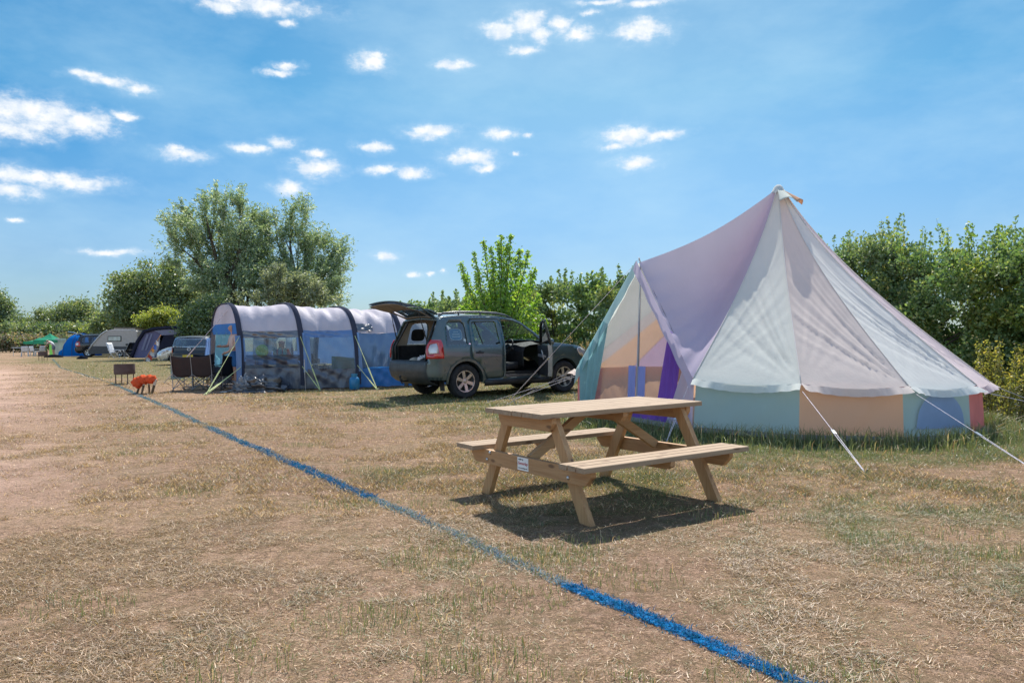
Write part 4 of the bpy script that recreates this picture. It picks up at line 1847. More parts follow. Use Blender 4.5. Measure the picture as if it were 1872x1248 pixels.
    def roof_fn(u, v):
        x = .36 + 2.10 * u
        z = zr(x)
        y = (v * 2 - 1) * yh(x, z)
        return Vector((x, y, z + .045 * (1 - (v * 2 - 1) ** 2) - (.02 if u == 0 else 0)))
    mb = MB()
    mb.grid(roof_fn, 24, 14)
    mb.build('roof', paint, car, smooth=True, thick=.02, off=-1)
    hd = [(3.08, 1.175), (3.5, 1.13), (4.0, 1.075), (4.36, .98)]
    def hood_fn(u, v):
        x = 3.06 + 1.32 * u
        z = 1.178
        for (a, b), (c, d) in zip(hd[:-1], hd[1:]):
            if a <= x:
                z = b + (d - b) * (x - a) / (c - a)
        k = v * 2 - 1
        return Vector((x, k * yh(x, z), z + .035 * (1 - k * k)))
    mb = MB()
    mb.grid(hood_fn, 14, 12)
    mb.build('bonnet', paint, car, smooth=True, thick=.02)
    def ws_fn(u, v):
        x = 2.44 + .65 * u
        z = 1.628 - .455 * u
        k = v * 2 - 1
        return Vector((x + .10 * (1 - k * k) * .6, k * (yh(x, z) - .03), z + .02 * (1 - k * k)))
    mb = MB()
    mb.grid(ws_fn, 8, 10)
    mb.build('windscreen', M_clearg, car, smooth=True)
    # nose
    def nose_fn(u, v):
        prof = [(4.36, .985), (4.45, .86), (4.495, .68), (4.485, .48), (4.38, .33)]
        q = u * 4
        i = min(3, int(q))
        x = prof[i][0] + (prof[i + 1][0] - prof[i][0]) * (q - i)
        z = prof[i][1] + (prof[i + 1][1] - prof[i][1]) * (q - i)
        k = v * 2 - 1
        return Vector((x + .12 * (1 - k * k), k * yh(x, z), z))
    mb = MB()
    mb.grid(nose_fn, 12, 14)
    mb.build('front_bumper', paint, car, smooth=True, thick=.02)
    mb = MB()
    for k in range(4):
        mb.box((4.575, 0, .70 + k * .05), (.03, .9, .022))
    mb.build('grille', M_dark, car)
    # rear bumper, wrapping round
    def rb_fn(u, v):
        prof = [(.30, .30), (.13, .36), (.02, .46), (-.02, .60), (.0, .78), (.06, .80), (.22, .80)]
        q = u * 6
        i = min(5, int(q))
        x = prof[i][0] + (prof[i + 1][0] - prof[i][0]) * (q - i)
        z = prof[i][1] + (prof[i + 1][1] - prof[i][1]) * (q - i)
        k = v * 2 - 1
        wv = yh(.1, z) + .012
        return Vector((x + .10 * abs(k) ** 3 - .04, k * wv, z))
    mb = MB()
    mb.grid(rb_fn, 18, 18)
    rb = mb.build('rear_bumper', surf('bumper_grey', (.045, .05, .05), .5) if full else paint, car, smooth=True, thick=.015)
    if full:
        mb = MB()
        for s in (-1, 1):
            mb.box((.045, s * .62, .56), (.03, .20, .04))
        mb.build('reflector', M_lampr, rb)
        mb = MB()
        mb.tube([(.2, 0, .38), (-.06, 0, .37), (-.12, 0, .39), (-.12, 0, .46)], .018, 6)
        mb.tube([(-.12, 0, .45), (-.12, 0, .47), (-.12, 0, .50)], [.02, .028, .012], 8)
        mb.tube([(-.02, .12, .42), (-.05, .1, .33), (-.04, .03, .32)], .012, 5)
        mb.build('tow_bar', M_dark, car)
        mb = MB()
        for s in (-1, 1):
            mb.poly([(.42, s * .72, .42), (.42, s * .93, .42), (.44, s * .92, .18), (.44, s * .74, .18)], (1, 0, 0), .012)
        mb.build('mud_flap', M_dark, car)
    # under floor
    mb = MB()
    mb.box((2.25, 0, .40), (3.9, 1.15, .12))
    mb.box((2.3, 0, .34), (1.6, 1.72, .06))
    mb.build('underbody', M_in, car)
    mb = MB()
    mb.box((2.15, 0, .50), (3.9, 1.66, .05))
    mb.box((1.30, 0, .72), (.06, 1.4, .42))
    mb.build('floor', M_in, car)
    # roof rails
    for s in (-1, 1):
        y = s * .66
        pts = [(.46, y, 1.745), (.58, y, 1.81), (.9, y, 1.835), (1.45, y, 1.84), (1.9, y, 1.82), (2.15, y, 1.78), (2.33, y, 1.705)]
        mb = MB()
        mb.tube(pts, [.02, .024, .024, .024, .024, .022, .018], 8)
        for xx in (.95, 1.5):
            mb.tube([(xx, y, 1.75), (xx, y, 1.835)], .018, 6)
        mb.build('roof_rail', M_rail, car, smooth=True)
    if full:
        # load bay
        mb = MB()
        mb.box((.62, 0, .775), (1.0, 1.30, .04))
        mb.box((.13, 0, .80), (.06, 1.36, .03))
        mb.build('boot_floor', surf('boot_carpet', (.05, .05, .055), .95), car)
        for s in (-1, 1):
            mb = skin([(.20, .80), (.17, 1.12), (.42, 1.12), (1.3, 1.12), (1.3, .80)], [], lambda x, z, s=s: Vector((x, s * (yh(x, z) - .20), z)), .2)
            mb.build('boot_trim', M_in, car, thick=.01)
            mb = skin([(.19, 1.12), (.40, 1.62), (1.12, 1.70), (1.12, 1.12)], [wq], lambda x, z, s=s: Vector((x, s * (yh(x, z) - .05), z)), .15)
            mb.build('pillar_trim', M_beige, car, smooth=True)
        mb = MB()
        mb.grid(lambda u, v: Vector((.42 + 1.95 * u, (v * 2 - 1) * .62, 1.675 - .03 * u)), 4, 4)
        mb.build('headlining', M_beige, car)
        # opening frame: header and seals
        mb = MB()
        fr = []
        for k in range(13):
            t = k / 12
            fr.append((.40, -.60 + 1.2 * t, 1.66 + .04 * math.sin(PI * t)))
        mb.tube([(.13, -.70, .82), (.13, -.735, 1.1), (.39, -.62, 1.62)] + fr + [(.39, .62, 1.62), (.13, .735, 1.1), (.13, .70, .82)], .022, 6)
        mb.build('tailgate_seal', M_dark, car, smooth=True)
        # seats
        for x, ys in ((1.20, (-.44, 0, .44)), (2.04, (-.40, .40))):
            for y in ys:
                st = MB()
                hw = .23 if x > 2 else .21
                vv_ = 0
                def back(u, v, x=x, y=y, hw=hw):
                    z = .62 + .58 * u
                    k = v * 2 - 1
                    return Vector((x - .18 * u + .05 * (k * k), y + k * hw * (1 - .12 * u ** 3), z))
                st.grid(back, 8, 6)
                so_ = st.build('seat', M_seat, car, smooth=True, thick=.13)
                st = MB()
                st.grid(lambda u, v: Vector((x + .02 + .46 * u, y + (v * 2 - 1) * hw, .62 + .04 * u)), 3, 3)
                st.build('cushion', M_seat, so_, smooth=True, thick=.14)
                st = MB()
                st.grid(lambda u, v: Vector((x - .21 - .03 * u, y + (v * 2 - 1) * .12 * (1 - .2 * u * u), 1.26 + .17 * u)), 4, 4)
                st.tube([(x - .2, y - .05, 1.2), (x - .21, y - .05, 1.3)], .008, 4)
                st.tube([(x - .2, y + .05, 1.2), (x - .21, y + .05, 1.3)], .008, 4)
                st.build('headrest', M_seat, so_, smooth=True, thick=.08)
        # dash, wheel (right-hand drive), mirror
        mb = MB()
        def dash(u, v):
            prof = [(2.56, .62), (2.54, .95), (2.60, 1.06), (2.74, 1.10), (3.05, 1.13)]
            q = u * 4
            i = min(3, int(q))
            x = prof[i][0] + (prof[i + 1][0] - prof[i][0]) * (q - i)
            z = prof[i][1] + (prof[i + 1][1] - prof[i][1]) * (q - i)
            y = (v * 2 - 1) * .80
            hood_ = .05 * math.exp(-((y + .38) / .2) ** 2) * (1 if 2 <= i + (q - i) else .3)
            return Vector((x, y, z + hood_))
        mb.grid(dash, 16, 24)
        mb.box((2.5, 0, .72), (.9, .24, .34))
        mb.build('dashboard', M_in, car, smooth=True, sharp=40, thick=.01)
        mb = MB()
        c = Vector((2.40, -.38, 1.07))
        ax = Vector((-.9, 0, .42)).normalized()
        e1 = Vector((0, 1, 0))
        e2 = ax.cross(e1).normalized()
        mb.tube([c + e1 * (.185 * math.cos(2 * PI * k / 28)) + e2 * (.185 * math.sin(2 * PI * k / 28)) for k in range(28)], .016, 8, closed=True)
        for a in (0, PI, PI / 2 * (1 if e2.z < 0 else -1)):
            mb.tube([c, c + e1 * (.18 * math.cos(a)) + e2 * (.18 * math.sin(a))], .016, 6)
        mb.tube([c - ax * .02, c + ax * .02], .07, 14)
        mb.tube([c, c - ax * .22], .03, 8)
        mb.build('steering_wheel', M_dark, car, smooth=True, sharp=40)
        mb = MB()
        mb.box((2.47, 0, 1.52), (.04, .24, .06))
        mb.tube([(2.49, 0, 1.54), (2.50, 0, 1.62)], .01, 4)
        mb.build('rear_view_mirror', M_dark, car, bevel=.01)
        # sill plate and door frame shown by the open door
        mb = MB()
        mb.box((2.44, -.83, .44), (.90, .12, .06))
        mb.build('sill_step', surf('sill_metal', (.16, .16, .17), .4, .5), car)
    if opened:
        # front door swung open on its front hinge
        d = bpy.data.objects.new('front_door', None)
        link(d, car)
        hx, hy = 2.96, -(yh(2.96, .8)) + .01
        d.location = (hx, hy, 0)
        d.rotation_euler = (0, 0, math.radians(DOOR_ANGLE))
        fnd = lambda x, z: Vector((x - hx, -yh(x, z) - hy, z))
        mb = skin(shr(fdoor, .014), [wf], fnd, .10)
        mb.build('door_skin', paint, d, smooth=True, sharp=40, thick=.02)
        low = [p for p in shr(fdoor, .04) if p[1] < 1.12]
        fni = lambda x, z: Vector((x - hx, -yh(x, z) - hy + .075, z))
        mb = skin(low, [], fni, .12)
        mb.build('door_trim', M_in, d, smooth=True, thick=.06, off=0)
        mb = MB()
        mb.grid(lambda u, v: Vector((1.975 - hx, -yh(1.97, .44 + .68 * u) - hy + .012 + .085 * v, .44 + .68 * u)), 8, 2)
        mb.build('door_edge', surf('door_edge_green', (.22, .26, .26), .35, .3), d, thick=.012)
        mb = MB()
        mb.tube([(1.985 - hx, -yh(1.97, z_) - hy + .035, z_) for z_ in (1.1, 1.3, 1.5, 1.62)] + [(x_ - hx, -yh(x_, z_) - hy + .035, z_) for x_, z_ in ((2.26, 1.60), (2.47, 1.51), (2.70, 1.34), (2.92, 1.15))], .020, 6)
        mb.build('window_frame', M_dark, d, smooth=True)
        mb = skin(wf, [], lambda x, z: Vector((x - hx, -yh(x, z) - hy + .02, z)), .2)
        mb.build('window', M_wglass, d)
        mb = MB()
        mb.beam((2.15 - hx, -W / 2 - hy + .13, .86), (2.7 - hx, -W / 2 - hy + .13, .88), .06, .05)
        mb.tube([(2.11 - hx, -W / 2 - hy + .16, .80), (2.13 - hx, -W / 2 - hy + .18, .92), (2.27 - hx, -W / 2 - hy + .17, .99)], .014, 5)
        mb.build('armrest', surf('door_silver', (.3, .3, .31), .4, .4), d)
        mb = MB()
        mb.lathe([(0, .10), (.085, .10), (.09, .085)], 20, 'y', (2.72 - hx, -W / 2 - hy, .62))
        mb.build('speaker', M_dark, d)
        mb = MB()
        mb.grid(lambda u, v: Vector((2.84 - hx + .10 * math.cos(v * 2 * PI) * .55 + 0, -W / 2 - hy - .13 + .11 * math.cos(u * PI), 1.17 + .085 * math.sin(v * 2 * PI) * math.sin(u * PI) ** .4)), 8, 16)
        mb.build('wing_mirror', paint, d, smooth=True)
        # tailgate raised
        tg = bpy.data.objects.new('tailgate', None)
        link(tg, car)
        tg.location = (.40, 0, 1.73)
        tg.rotation_euler = (0, math.radians(TG_ANGLE), 0)

        def tgf(u, v, o=0):
            # u: hinge -> lower edge ; v across ; local frame extends towards -x
            k = v * 2 - 1
            w_ = .62 + .12 * min(1, u * 1.4) - .06 * max(0, u - .8) * 5 * .3
            x = -.95 * u
            z = .05 * math.sin(min(1, u * 1.9) * PI * .5) + (-.16 * max(0, u - .42)) + .04 * (1 - k * k)
            return Vector((x, k * w_, z + o))
        out2 = [(0, 0), (0, 1), (1, 1), (1, 0)]
        gl = [(.09, .10), (.09, .90), (.46, .92), (.46, .08)]
        mb = skin([(.0, .0), (1, .0), (1, 1), (0, 1)], [gl], lambda u, v: tgf(u, v), .09)
        mb.build('tailgate_shell', paint, tg, smooth=True, sharp=50, thick=.02)
        mb = skin([(.02, .02), (.98, .02), (.98, .98), (.02, .98)], [gl], lambda u, v: tgf(u, v, -.05 - .03 * math.sin(PI * u)), .09)
        mb.build('tailgate_trim', surf('tailgate_lining', (.20, .175, .145), .8) , tg, smooth=True, thick=.01)
        mb = skin(gl, [], lambda u, v: tgf(u, v, -.02), .1)
        mb.build('window', M_wglass, tg, smooth=True)
        mb = MB()
        mb.grid(lambda u, v: Vector((.02 - .26 * u, (v * 2 - 1) * .62, .075 + .02 * math.sin(PI * u))), 4, 10)
        mb.build('spoiler', paint, tg, smooth=True, thick=.035)
        mb = MB()
        mb.tube([(-.30, -.2, .035), (-.32, .2, .035), (-.4, .25, .035)], .014, 5)
        mb.build('wiper', M_dark, tg)
        for s in (-1, 1):
            mb = MB()
            a = Vector((.16, s * .70, 1.22))
            R_ = Matrix.Rotation(math.radians(TG_ANGLE), 3, 'Y')
            b = Vector((.40, 0, 1.73)) + R_ @ tgf(.48, .5 + s * .46, -.04)
            mb.tube([a, a.lerp(b, .55)], .012, 6)
            mb.tube([a.lerp(b, .5), b], .007, 6)
            mb.build('gas_strut', M_dark, car)
    if full:
        # small maker's oval-free badge dots on the rear pillar
        mb = MB()
        mb.lathe([(0, -.004), (.022, -.004), (.024, 0)], 14, 'y', (1.055, -(yh(1.05, 1.13) + .002), 1.15))
        mb.build('badge', M_chr, car)
        mb = MB()
        fl = arc(.62, .98, .085, 0, 340, 20)
        for i in range(len(fl) - 1):
            pass
        mb.tube([Vector((x, -(yh(x, z) + .001), z)) for x, z in arc(.64, .98, .085, 100, 350, 16)], .004, 4)
        mb.build('fuel_flap', M_dark, car)
    for s in (-1, 1):
        make_wheel(car, (.95, s * (W / 2 - .125), .365), s)
        make_wheel(car, (3.61, s * (W / 2 - .125), .365), s, steer=0)
    return car


DOOR_ANGLE = 66
TG_ANGLE = 21
green_paint = carpaint('paint_dark_green', (.085, .118, .118), .5, .34)
suv = make_suv('parked_car', 'dark green five-door 4x4 with raised tailgate and open driver door beside the bell tent', green_paint)
HEAD = math.radians(34.5)
# rear axle centre lies 0.82 m inboard of the right rear contact patch
rr = gnd(849, 728)
hv, lv = Vector((math.cos(HEAD), math.sin(HEAD), 0)), Vector((-math.sin(HEAD), math.cos(HEAD), 0))
suv.location = rr - hv * .95 + lv * .87
suv.rotation_euler = (0, 0, HEAD)


# ---------------------------------------------------------------- hatchback and others
def make_hatch(name, label, paint, L=4.2, W=1.74, H=1.46, badge=False, plate=None, group=None):
    car = thing(name, label, 'car', group=group)
    k = H / 1.46
    belt = .93 * k

    def yh(x, z):
        y = W / 2
        if z > belt:
            y -= (z - belt) * .36
        if z < .45:
            y -= (.45 - z) * .2
        if x < .5:
            y -= .18 * ((.5 - x) / .5) ** 2
        if x > L - 1.0:
            y -= .28 * (x - L + 1.0) ** 2.2
        return y
    sx = L / 4.2
    P = [(.10, .30), (.02, .45), (.03, .66), (.10, .78), (.12, .95), (.40, 1.36), (.62, 1.42), (1.4, 1.46), (2.0, 1.43), (2.45, 1.32), (3.1, .96), (3.7, .87), (4.02, .74), (4.16, .6), (4.18, .4), (4.08, .24)]
    P = [(x * sx, z * k) for x, z in P]
    fa, ra = arc(3.38 * sx, .31, .36, 4, 176, 12), arc(.82 * sx, .31, .36, 4, 176, 12)
    OUT = P + [(3.8 * sx, .22)] + fa + [(2.98 * sx, .2), (1.24 * sx, .2)] + ra
    w1 = [(.62, .98), (.74, 1.25), (.82, 1.30), (1.55, 1.38), (1.6, .98)]
    w2 = [(1.68, .98), (1.64, 1.38), (2.0, 1.36), (2.36, 1.24), (2.78, .98)]
    for s in (-1, 1):
        hs_ = [[(x * sx, z * k) for x, z in q] for q in (w1, w2)]
        mb = skin(OUT, hs_, lambda x, z, s=s: Vector((x, s * yh(x, z), z)), .12)
        mb.build('body_side', paint, car, smooth=True, sharp=40, thick=.02)
        for q in hs_:
            mb = skin(q, [], lambda x, z, s=s: Vector((x, s * (yh(x, z) - .02), z)), .25)
            mb.build('window', M_wglass, car, smooth=True)
        make_wheel(car, (.82 * sx, s * (W / 2 - .11), .31), s, .31, .20, .19, 5)
        make_wheel(car, (3.38 * sx, s * (W / 2 - .11), .31), s, .31, .20, .19, 5)
        rl = [(.05, .70), (.06, .90), (.14, .98), (.36, .96), (.30, .74)]
        mb = skin([(x * sx, z * k) for x, z in rl], [], lambda x, z, s=s: Vector((x, s * (yh(x, z) + .014), z)), .08)
        mb.build('tail_lamp', M_lampr, car, smooth=True, thick=.01)
        hl = [(3.72, .72), (3.74, .83), (3.98, .75), (4.12, .62), (4.05, .58)]
        mb = skin([(x * sx, z * k) for x, z in hl], [], lambda x, z, s=s: Vector((x, s * (yh(x, z) + .014), z)), .08)
        mb.build('headlight', M_lampc, car, smooth=True, thick=.01)
        mb = MB()
        mb.box((2.72 * sx, s * (W / 2 + .07), 1.0 * k), (.10, .18, .12))
        mb.build('wing_mirror', paint, car, bevel=.03)

    def strip(prof, name, mat, bulge=.05, holes=None, n=12, dx=0):
        prof = [(x * sx, z * k) for x, z in prof]
        m_ = len(prof) - 1
        def fn(u, v):
            q = u * m_
            i = min(m_ - 1, int(q))
            x = prof[i][0] + (prof[i + 1][0] - prof[i][0]) * (q - i)
            z = prof[i][1] + (prof[i + 1][1] - prof[i][1]) * (q - i)
            kk = v * 2 - 1
            return Vector((x + dx * (1 - kk * kk), kk * yh(x, z), z + bulge * (1 - kk * kk)))
        mb = MB()
        mb.grid(fn, m_ * 4, n)
        return mb.build(name, mat, car, smooth=True, sharp=60, thick=.015)
    strip([(.40, 1.36), (.62, 1.42), (1.4, 1.46), (2.0, 1.43), (2.45, 1.32)], 'roof', paint, .04)
    strip([(2.45, 1.32), (3.1, .96)], 'windscreen', M_clearg, .02, dx=.08)
    strip([(3.1, .96), (3.7, .87), (4.02, .74)], 'bonnet', paint, .03, dx=.06)
    strip([(4.02, .74), (4.16, .6), (4.18, .4), (4.08, .24)], 'front_bumper', paint, 0, dx=.1)
    strip([(.12, .95), (.40, 1.36)], 'rear_window', M_wglass, 0, dx=-.08)
    tl = strip([(.03, .62), (.03, .66), (.10, .78), (.12, .95)], 'tailgate', paint, 0, dx=-.08)
    strip([(.10, .28), (.02, .45), (.03, .62)], 'rear_bumper', paint, 0, dx=-.1)
    if badge:
        mb = MB()
        mb.lathe([(.062, 0), (.072, -.012), (.082, 0)], 28, 'x', (.005, 0, .86 * k))
        for sgn in (-1, 1):
            mb.tube([(-.008, sgn * .045, .905 * k), (-.008, sgn * .012, .862 * k), (-.008, 0, .882 * k)], .006, 4)
            mb.tube([(-.008, sgn * .068, .87 * k), (-.008, sgn * .03, .80 * k), (-.008, 0, .855 * k)], .006, 4)
        mb.build('badge', M_chr, tl, smooth=True)
    if plate:
        mb = MB()
        mb.box((-.085, 0, .55), (.012, .52, .11))
        mb.build('number_plate', surf('plate_' + name, plate, .4), car)
    mb = MB()
    mb.box((2.1 * sx, 0, .30), (3.6 * sx, 1.2, .12))
    for y in (-.36, .36):
        for x in (1.3, 2.1):
            mb.box((x, y, .75), (.14, .44, .7))
            mb.box((x - .04, y, 1.16), (.1, .22, .16))
    mb.build('seat_row', M_seat, car)
    return car


def place_car(c, px, Y, yaw, dx=0):
    c.location = gx(px, Y)
    c.rotation_euler = (0, 0, yaw)
    return c


vw = make_hatch('parked_car', 'black hatchback seen from behind between the grey awning and the blue tunnel tent', carpaint('paint_black', (.008, .010, .012), .1, .45), L=4.2, W=1.76, badge=True, plate=(.62, .46, .03))
vw.location = gx(345, 35.5)
vw.rotation_euler = (0, 0, math.radians(97))
sil = make_hatch('parked_car', 'silver hatchback whose bonnet shows to the left of the black hatchback', carpaint('paint_silver', (.50, .53, .55), .6, .25))
# nose points towards camera-left; located just beyond the black car
sil.rotation_euler = (0, 0, math.radians(205))
q = at(297, 640, 40.0)
sil.location = Vector((q.x, 40.0, 0)) + Matrix.Rotation(math.radians(205), 3, 'Z') @ Vector((-4.0, 0, 0))
far_suv = make_suv('parked_car', 'black estate car with raised tailgate parked beside the small blue tent', carpaint('paint_navy', (.010, .013, .020), .2, .25), opened=True, full=False)
far_suv.rotation_euler = (0, 0, math.radians(22))
far_suv.location = gx(139, 62) + Vector((0, 0, 0))

# ================================================================== blue tunnel tent
C_roof = cloth('flysheet_grey', (.62, .57, .61), .35, .55, gloss=.03, wr=.28, wscale=9)
C_mid = cloth('flysheet_blue', (.13, .26, .52), .35, .4, gloss=.06, wr=.9, wscale=6)
C_bright = cloth('flysheet_royal', (.03, .20, .55), .4, .4, gloss=.05, wr=.7)
C_navy = cloth('mudwall_navy', (.035, .05, .085), .12, .4, gloss=.10, wr=1, wscale=6)
C_shine = cloth('flysheet_blue_shiny', (.04, .12, .26), .25, .28, gloss=.16, wr=1, wscale=4)
C_dark = cloth('vent_dark', (.06, .06, .075), .2, .35, gloss=.15, wr=1, wscale=8)
C_sleeve = cloth('pole_sleeve', (.055, .06, .085), .1)
G_pvc = glass('clear_pvc', (.62, .73, .80), .03, .38, haze=.22, hcol=(.34, .46, .56))
G_pvcd = glass('smoky_pvc', (.26, .32, .40), .03, .38, haze=.40, hcol=(.07, .09, .13))
rope_y = surf('rope_yellow_green', (.62, .66, .28), .7, 0, .15, 50)

TUN = Vector((-5.9, 19.6, 0))
tt_ = thing('tunnel_tent', 'long grey and blue tunnel tent with clear windows, left of the dark green car', 'tent', TUN)
NEAR = [Vector((-6.88, 19.45, 0)), Vector((-5.32, 19.45, 0)), Vector((-3.98, 19.75, 0)), Vector((-2.90, 20.3, 0)), Vector((-1.7, 21.0, 0)), Vector((-.6, 21.7, 0))]
FARV = [Vector((-1.75, 2.55, 0))] * 4 + [Vector((-1.5, 2.2, 0)), Vector((-.9, 1.3, 0))]
HTS = [2.25, 2.24, 2.14, 2.12, 1.9, 1.0]


def hoop(k, th):
    """th 0 = near foot, pi = far foot"""
    n, f, h = NEAR[k], FARV[k], HTS[k]
    c, s = math.cos(th), math.sin(th)
    u = .5 - .5 * math.copysign(abs(c) ** .62, c)
    z = h * max(0, s) ** .72
    return n + f * u + Vector((0, 0, z)) - TUN


def th_of_z(k, z):
    return math.asin(min(1, (z / HTS[k]) ** (1 / .72)))


def bay(k, z0, z1, far, name, mat, sag=.05, label=None, nu=26, nv=12, out=0.0, u0=0, u1=1, seed=0):
    """strip of cloth between hoops k and k+1 for heights z0..z1 on one side; z1=None runs over the top"""
    def fn(u, v):
        uu = u0 + (u1 - u0) * u
        pts = []
        for j in (k, k + 1):
            a = th_of_z(j, min(z0, HTS[j] * .98))
            b = th_of_z(j, min(z1, HTS[j] * .98)) if z1 is not None else PI - a
            th = a + (b - a) * v
            if far:
                th = PI - th
            pts.append(hoop(j, th))
        p = pts[0].lerp(pts[1], uu)
        ctr = (NEAR[k].lerp(NEAR[k + 1], uu) + FARV[k] * .5 - TUN)
        d = (ctr + Vector((0, 0, .9))) - p
        d.normalize()
        e = math.sin(PI * uu)
        w = .016 * math.sin(v * 9 + uu * 14 + seed) * e + .011 * math.sin(uu * 30 - v * 7 + seed * 2) * e + .012 * (1 - 2 * abs(math.sin(uu * 8 + v * 5 + seed * 3))) * e
        return p + d * (sag * e + w - out)
    mb = MB()
    mb.grid(fn, nu, nv)
    return mb.build(name, mat, tt_, smooth=True, label=label)


for k in range(3):
    bay(k, 1.52 if k < 2 else 1.45, None, False, 'roof', C_roof, .07, nv=26, seed=k)
    mud = .56 if k == 0 else .52
    bay(k, .03, mud, False, 'mud_wall', C_navy if k < 2 else C_bright, .02, seed=k)
    bay(k, .03, mud, True, 'mud_wall', C_navy, .02, seed=k)
bay(0, 1.34, 1.52, False, 'side_panel', C_dark, .05, seed=1)
bay(0, .90, 1.34, False, 'window', G_pvc, .05, 'long clear plastic window', u0=.08, u1=.93, seed=2)
bay(0, .56, .90, False, 'side_panel', G_pvcd, .05, seed=3)
bay(0, .56, 1.34, False, 'side_panel', C_mid, .048, u0=0, u1=.08)
bay(0, .56, 1.34, False, 'side_panel', C_mid, .048, u0=.93, u1=1)
bay(1, 1.34, 1.52, False, 'side_panel', C_mid, .05, seed=1)
bay(1, .52, 1.34, False, 'window', G_pvc, .05, 'clear plastic window with a slanting crease', u0=.16, u1=.95, seed=4)
bay(1, .52, 1.34, False, 'side_panel', C_mid, .048, u0=0, u1=.16)
bay(1, .52, 1.34, False, 'side_panel', C_mid, .048, u0=.95, u1=1)
bay(2, .52, 1.45, False, 'side_panel', C_shine, .09, 'shiny dark blue side panel', seed=5)
for k in range(2):
    bay(k, .56, .95, True, 'side_panel', C_mid, .03)
    bay(k, .95, 1.5, True, 'window', G_pvc, .03)
bay(2, .56, 1.5, True, 'side_panel', C_mid, .03)
C_cur = cloth('tent_curtain', (.42, .50, .56), .5, wr=.3)
for k_, u0_, u1_ in ((0, .02, .14), (0, .42, .56), (0, .74, .98), (1, .02, .10), (1, .36, .50), (1, .80, .98)):
    bay(k_, .70, 1.52, True, 'inner_curtain', C_cur, .06, u0=u0_, u1=u1_, seed=u0_ * 30, nu=8)
for k in (3, 4):
    bay(k, .5 if k == 3 else .3, None, False, 'roof', C_roof, .05, nv=24, seed=k)
    bay(k, .02, .5 if k == 3 else .3, False, 'mud_wall', C_bright, .02)
    bay(k, .02, .5 if k == 3 else .3, True, 'mud_wall', C_bright, .02)
# dark folded vent and drooping flap on the third bay roof
bay(2, 1.50, 1.68, False, 'side_panel', C_dark, .055, out=.02, u0=.02, u1=.42)
for k in range(5):
    mb = MB()
    n = 40
    def sl(u, v, k=k):
        th = .02 + (PI - .04) * u
        a = hoop(k, th)
        o = (NEAR[1] - NEAR[0]).normalized() * ((v - .5) * .14)
        ctr = NEAR[k] + FARV[k] * .5 - TUN + Vector((0, 0, .9))
        return a + o + (a - ctr).normalized() * (.02 + .02 * math.sin(v * PI))
    mb.grid(sl, 50, 4)
    mb.build('pole_sleeve', C_sleeve, tt_, smooth=True)
    mb = MB()
    mb.tube([hoop(k, .02 + (PI - .04) * i / 30) for i in range(31)], .012, 6)
    mb.build('tent_pole', M_dark, tt_)
# blue webbing strip beside each near leg
for k in (1, 2, 3):
    mb = MB()
    mb.grid(lambda u, v: hoop(k, th_of_z(k, .45 + 1.0 * u)) + (NEAR[1] - NEAR[0]).normalized() * (.03 + .10 * v * (1 - .3 * u)) + Vector((0, -.03, 0)), 10, 2)
    mb.build('side_strip', C_mid, tt_, smooth=True)
# left gable: grey top, royal blue band, dark door edge, hanging clear door
def gable_fn(zlo, zhi):
    def fn(u, v):
        z = zlo + (zhi - zlo) * u
        a = th_of_z(0, min(z, HTS[0] * .995))
        p, q = hoop(0, a), hoop(0, PI - a)
        return p.lerp(q, v) + Vector((-.02 - .05 * math.sin(PI * v), 0, 0))
    return fn
mb = MB(); mb.grid(gable_fn(1.72, 2.24), 12, 12); mb.build('gable', C_roof, tt_, smooth=True, label='grey gable top')
mb = MB(); mb.grid(gable_fn(1.44, 1.72), 6, 12); mb.build('gable', C_bright, tt_, smooth=True, label='royal blue gable band')
def post(v0, v1, z0, z1, name, mat, off=0, folds=2, label=None, amp=.04, tilt=0):
    def fn(u, v):
        z = z0 + (z1 - z0) * u
        vv = v0 + (v1 - v0) * v
        vv += tilt * (1 - u) * v
        a = th_of_z(0, min(z, 2.2))
        p, q = hoop(0, a), hoop(0, PI - a)
        return p.lerp(q, vv) + Vector((-off + amp * math.sin(v * folds * 6.3 + u * 2), amp * .5 * math.cos(v * folds * 6.3), 0))
    mb = MB()
    mb.grid(fn, 14, max(8, folds * 8))
    return mb.build(name, mat, tt_, smooth=True, label=label)
post(.93, 1.0, .1, 1.5, 'door_edge', C_navy, .02, 1)
post(.30, .86, .55, 1.50, 'door_curtain', cloth('curtain_turquoise', (.22, .50, .58), .5, .5, wr=.6, alpha=.86), .02, 3, 'pale turquoise see-through door curtain')
post(.98, 1.14, .35, 1.35, 'door_flap', C_mid, .06, 2, tilt=.1)
post(-.03, .06, .2, 1.40, 'door_flap', C_mid, .05, 2, 'blue flap tied beside the front pole')
# floor inside
mb = MB()
mb.grid(lambda u, v: NEAR[0].lerp(NEAR[3], u) + FARV[0] * v - TUN + Vector((0, 0, .02)), 2, 2)
mb.build('groundsheet', surf('inner_floor', (.07, .075, .085), .8), tt_)


def LT(p):
    return Vector(p) - TUN


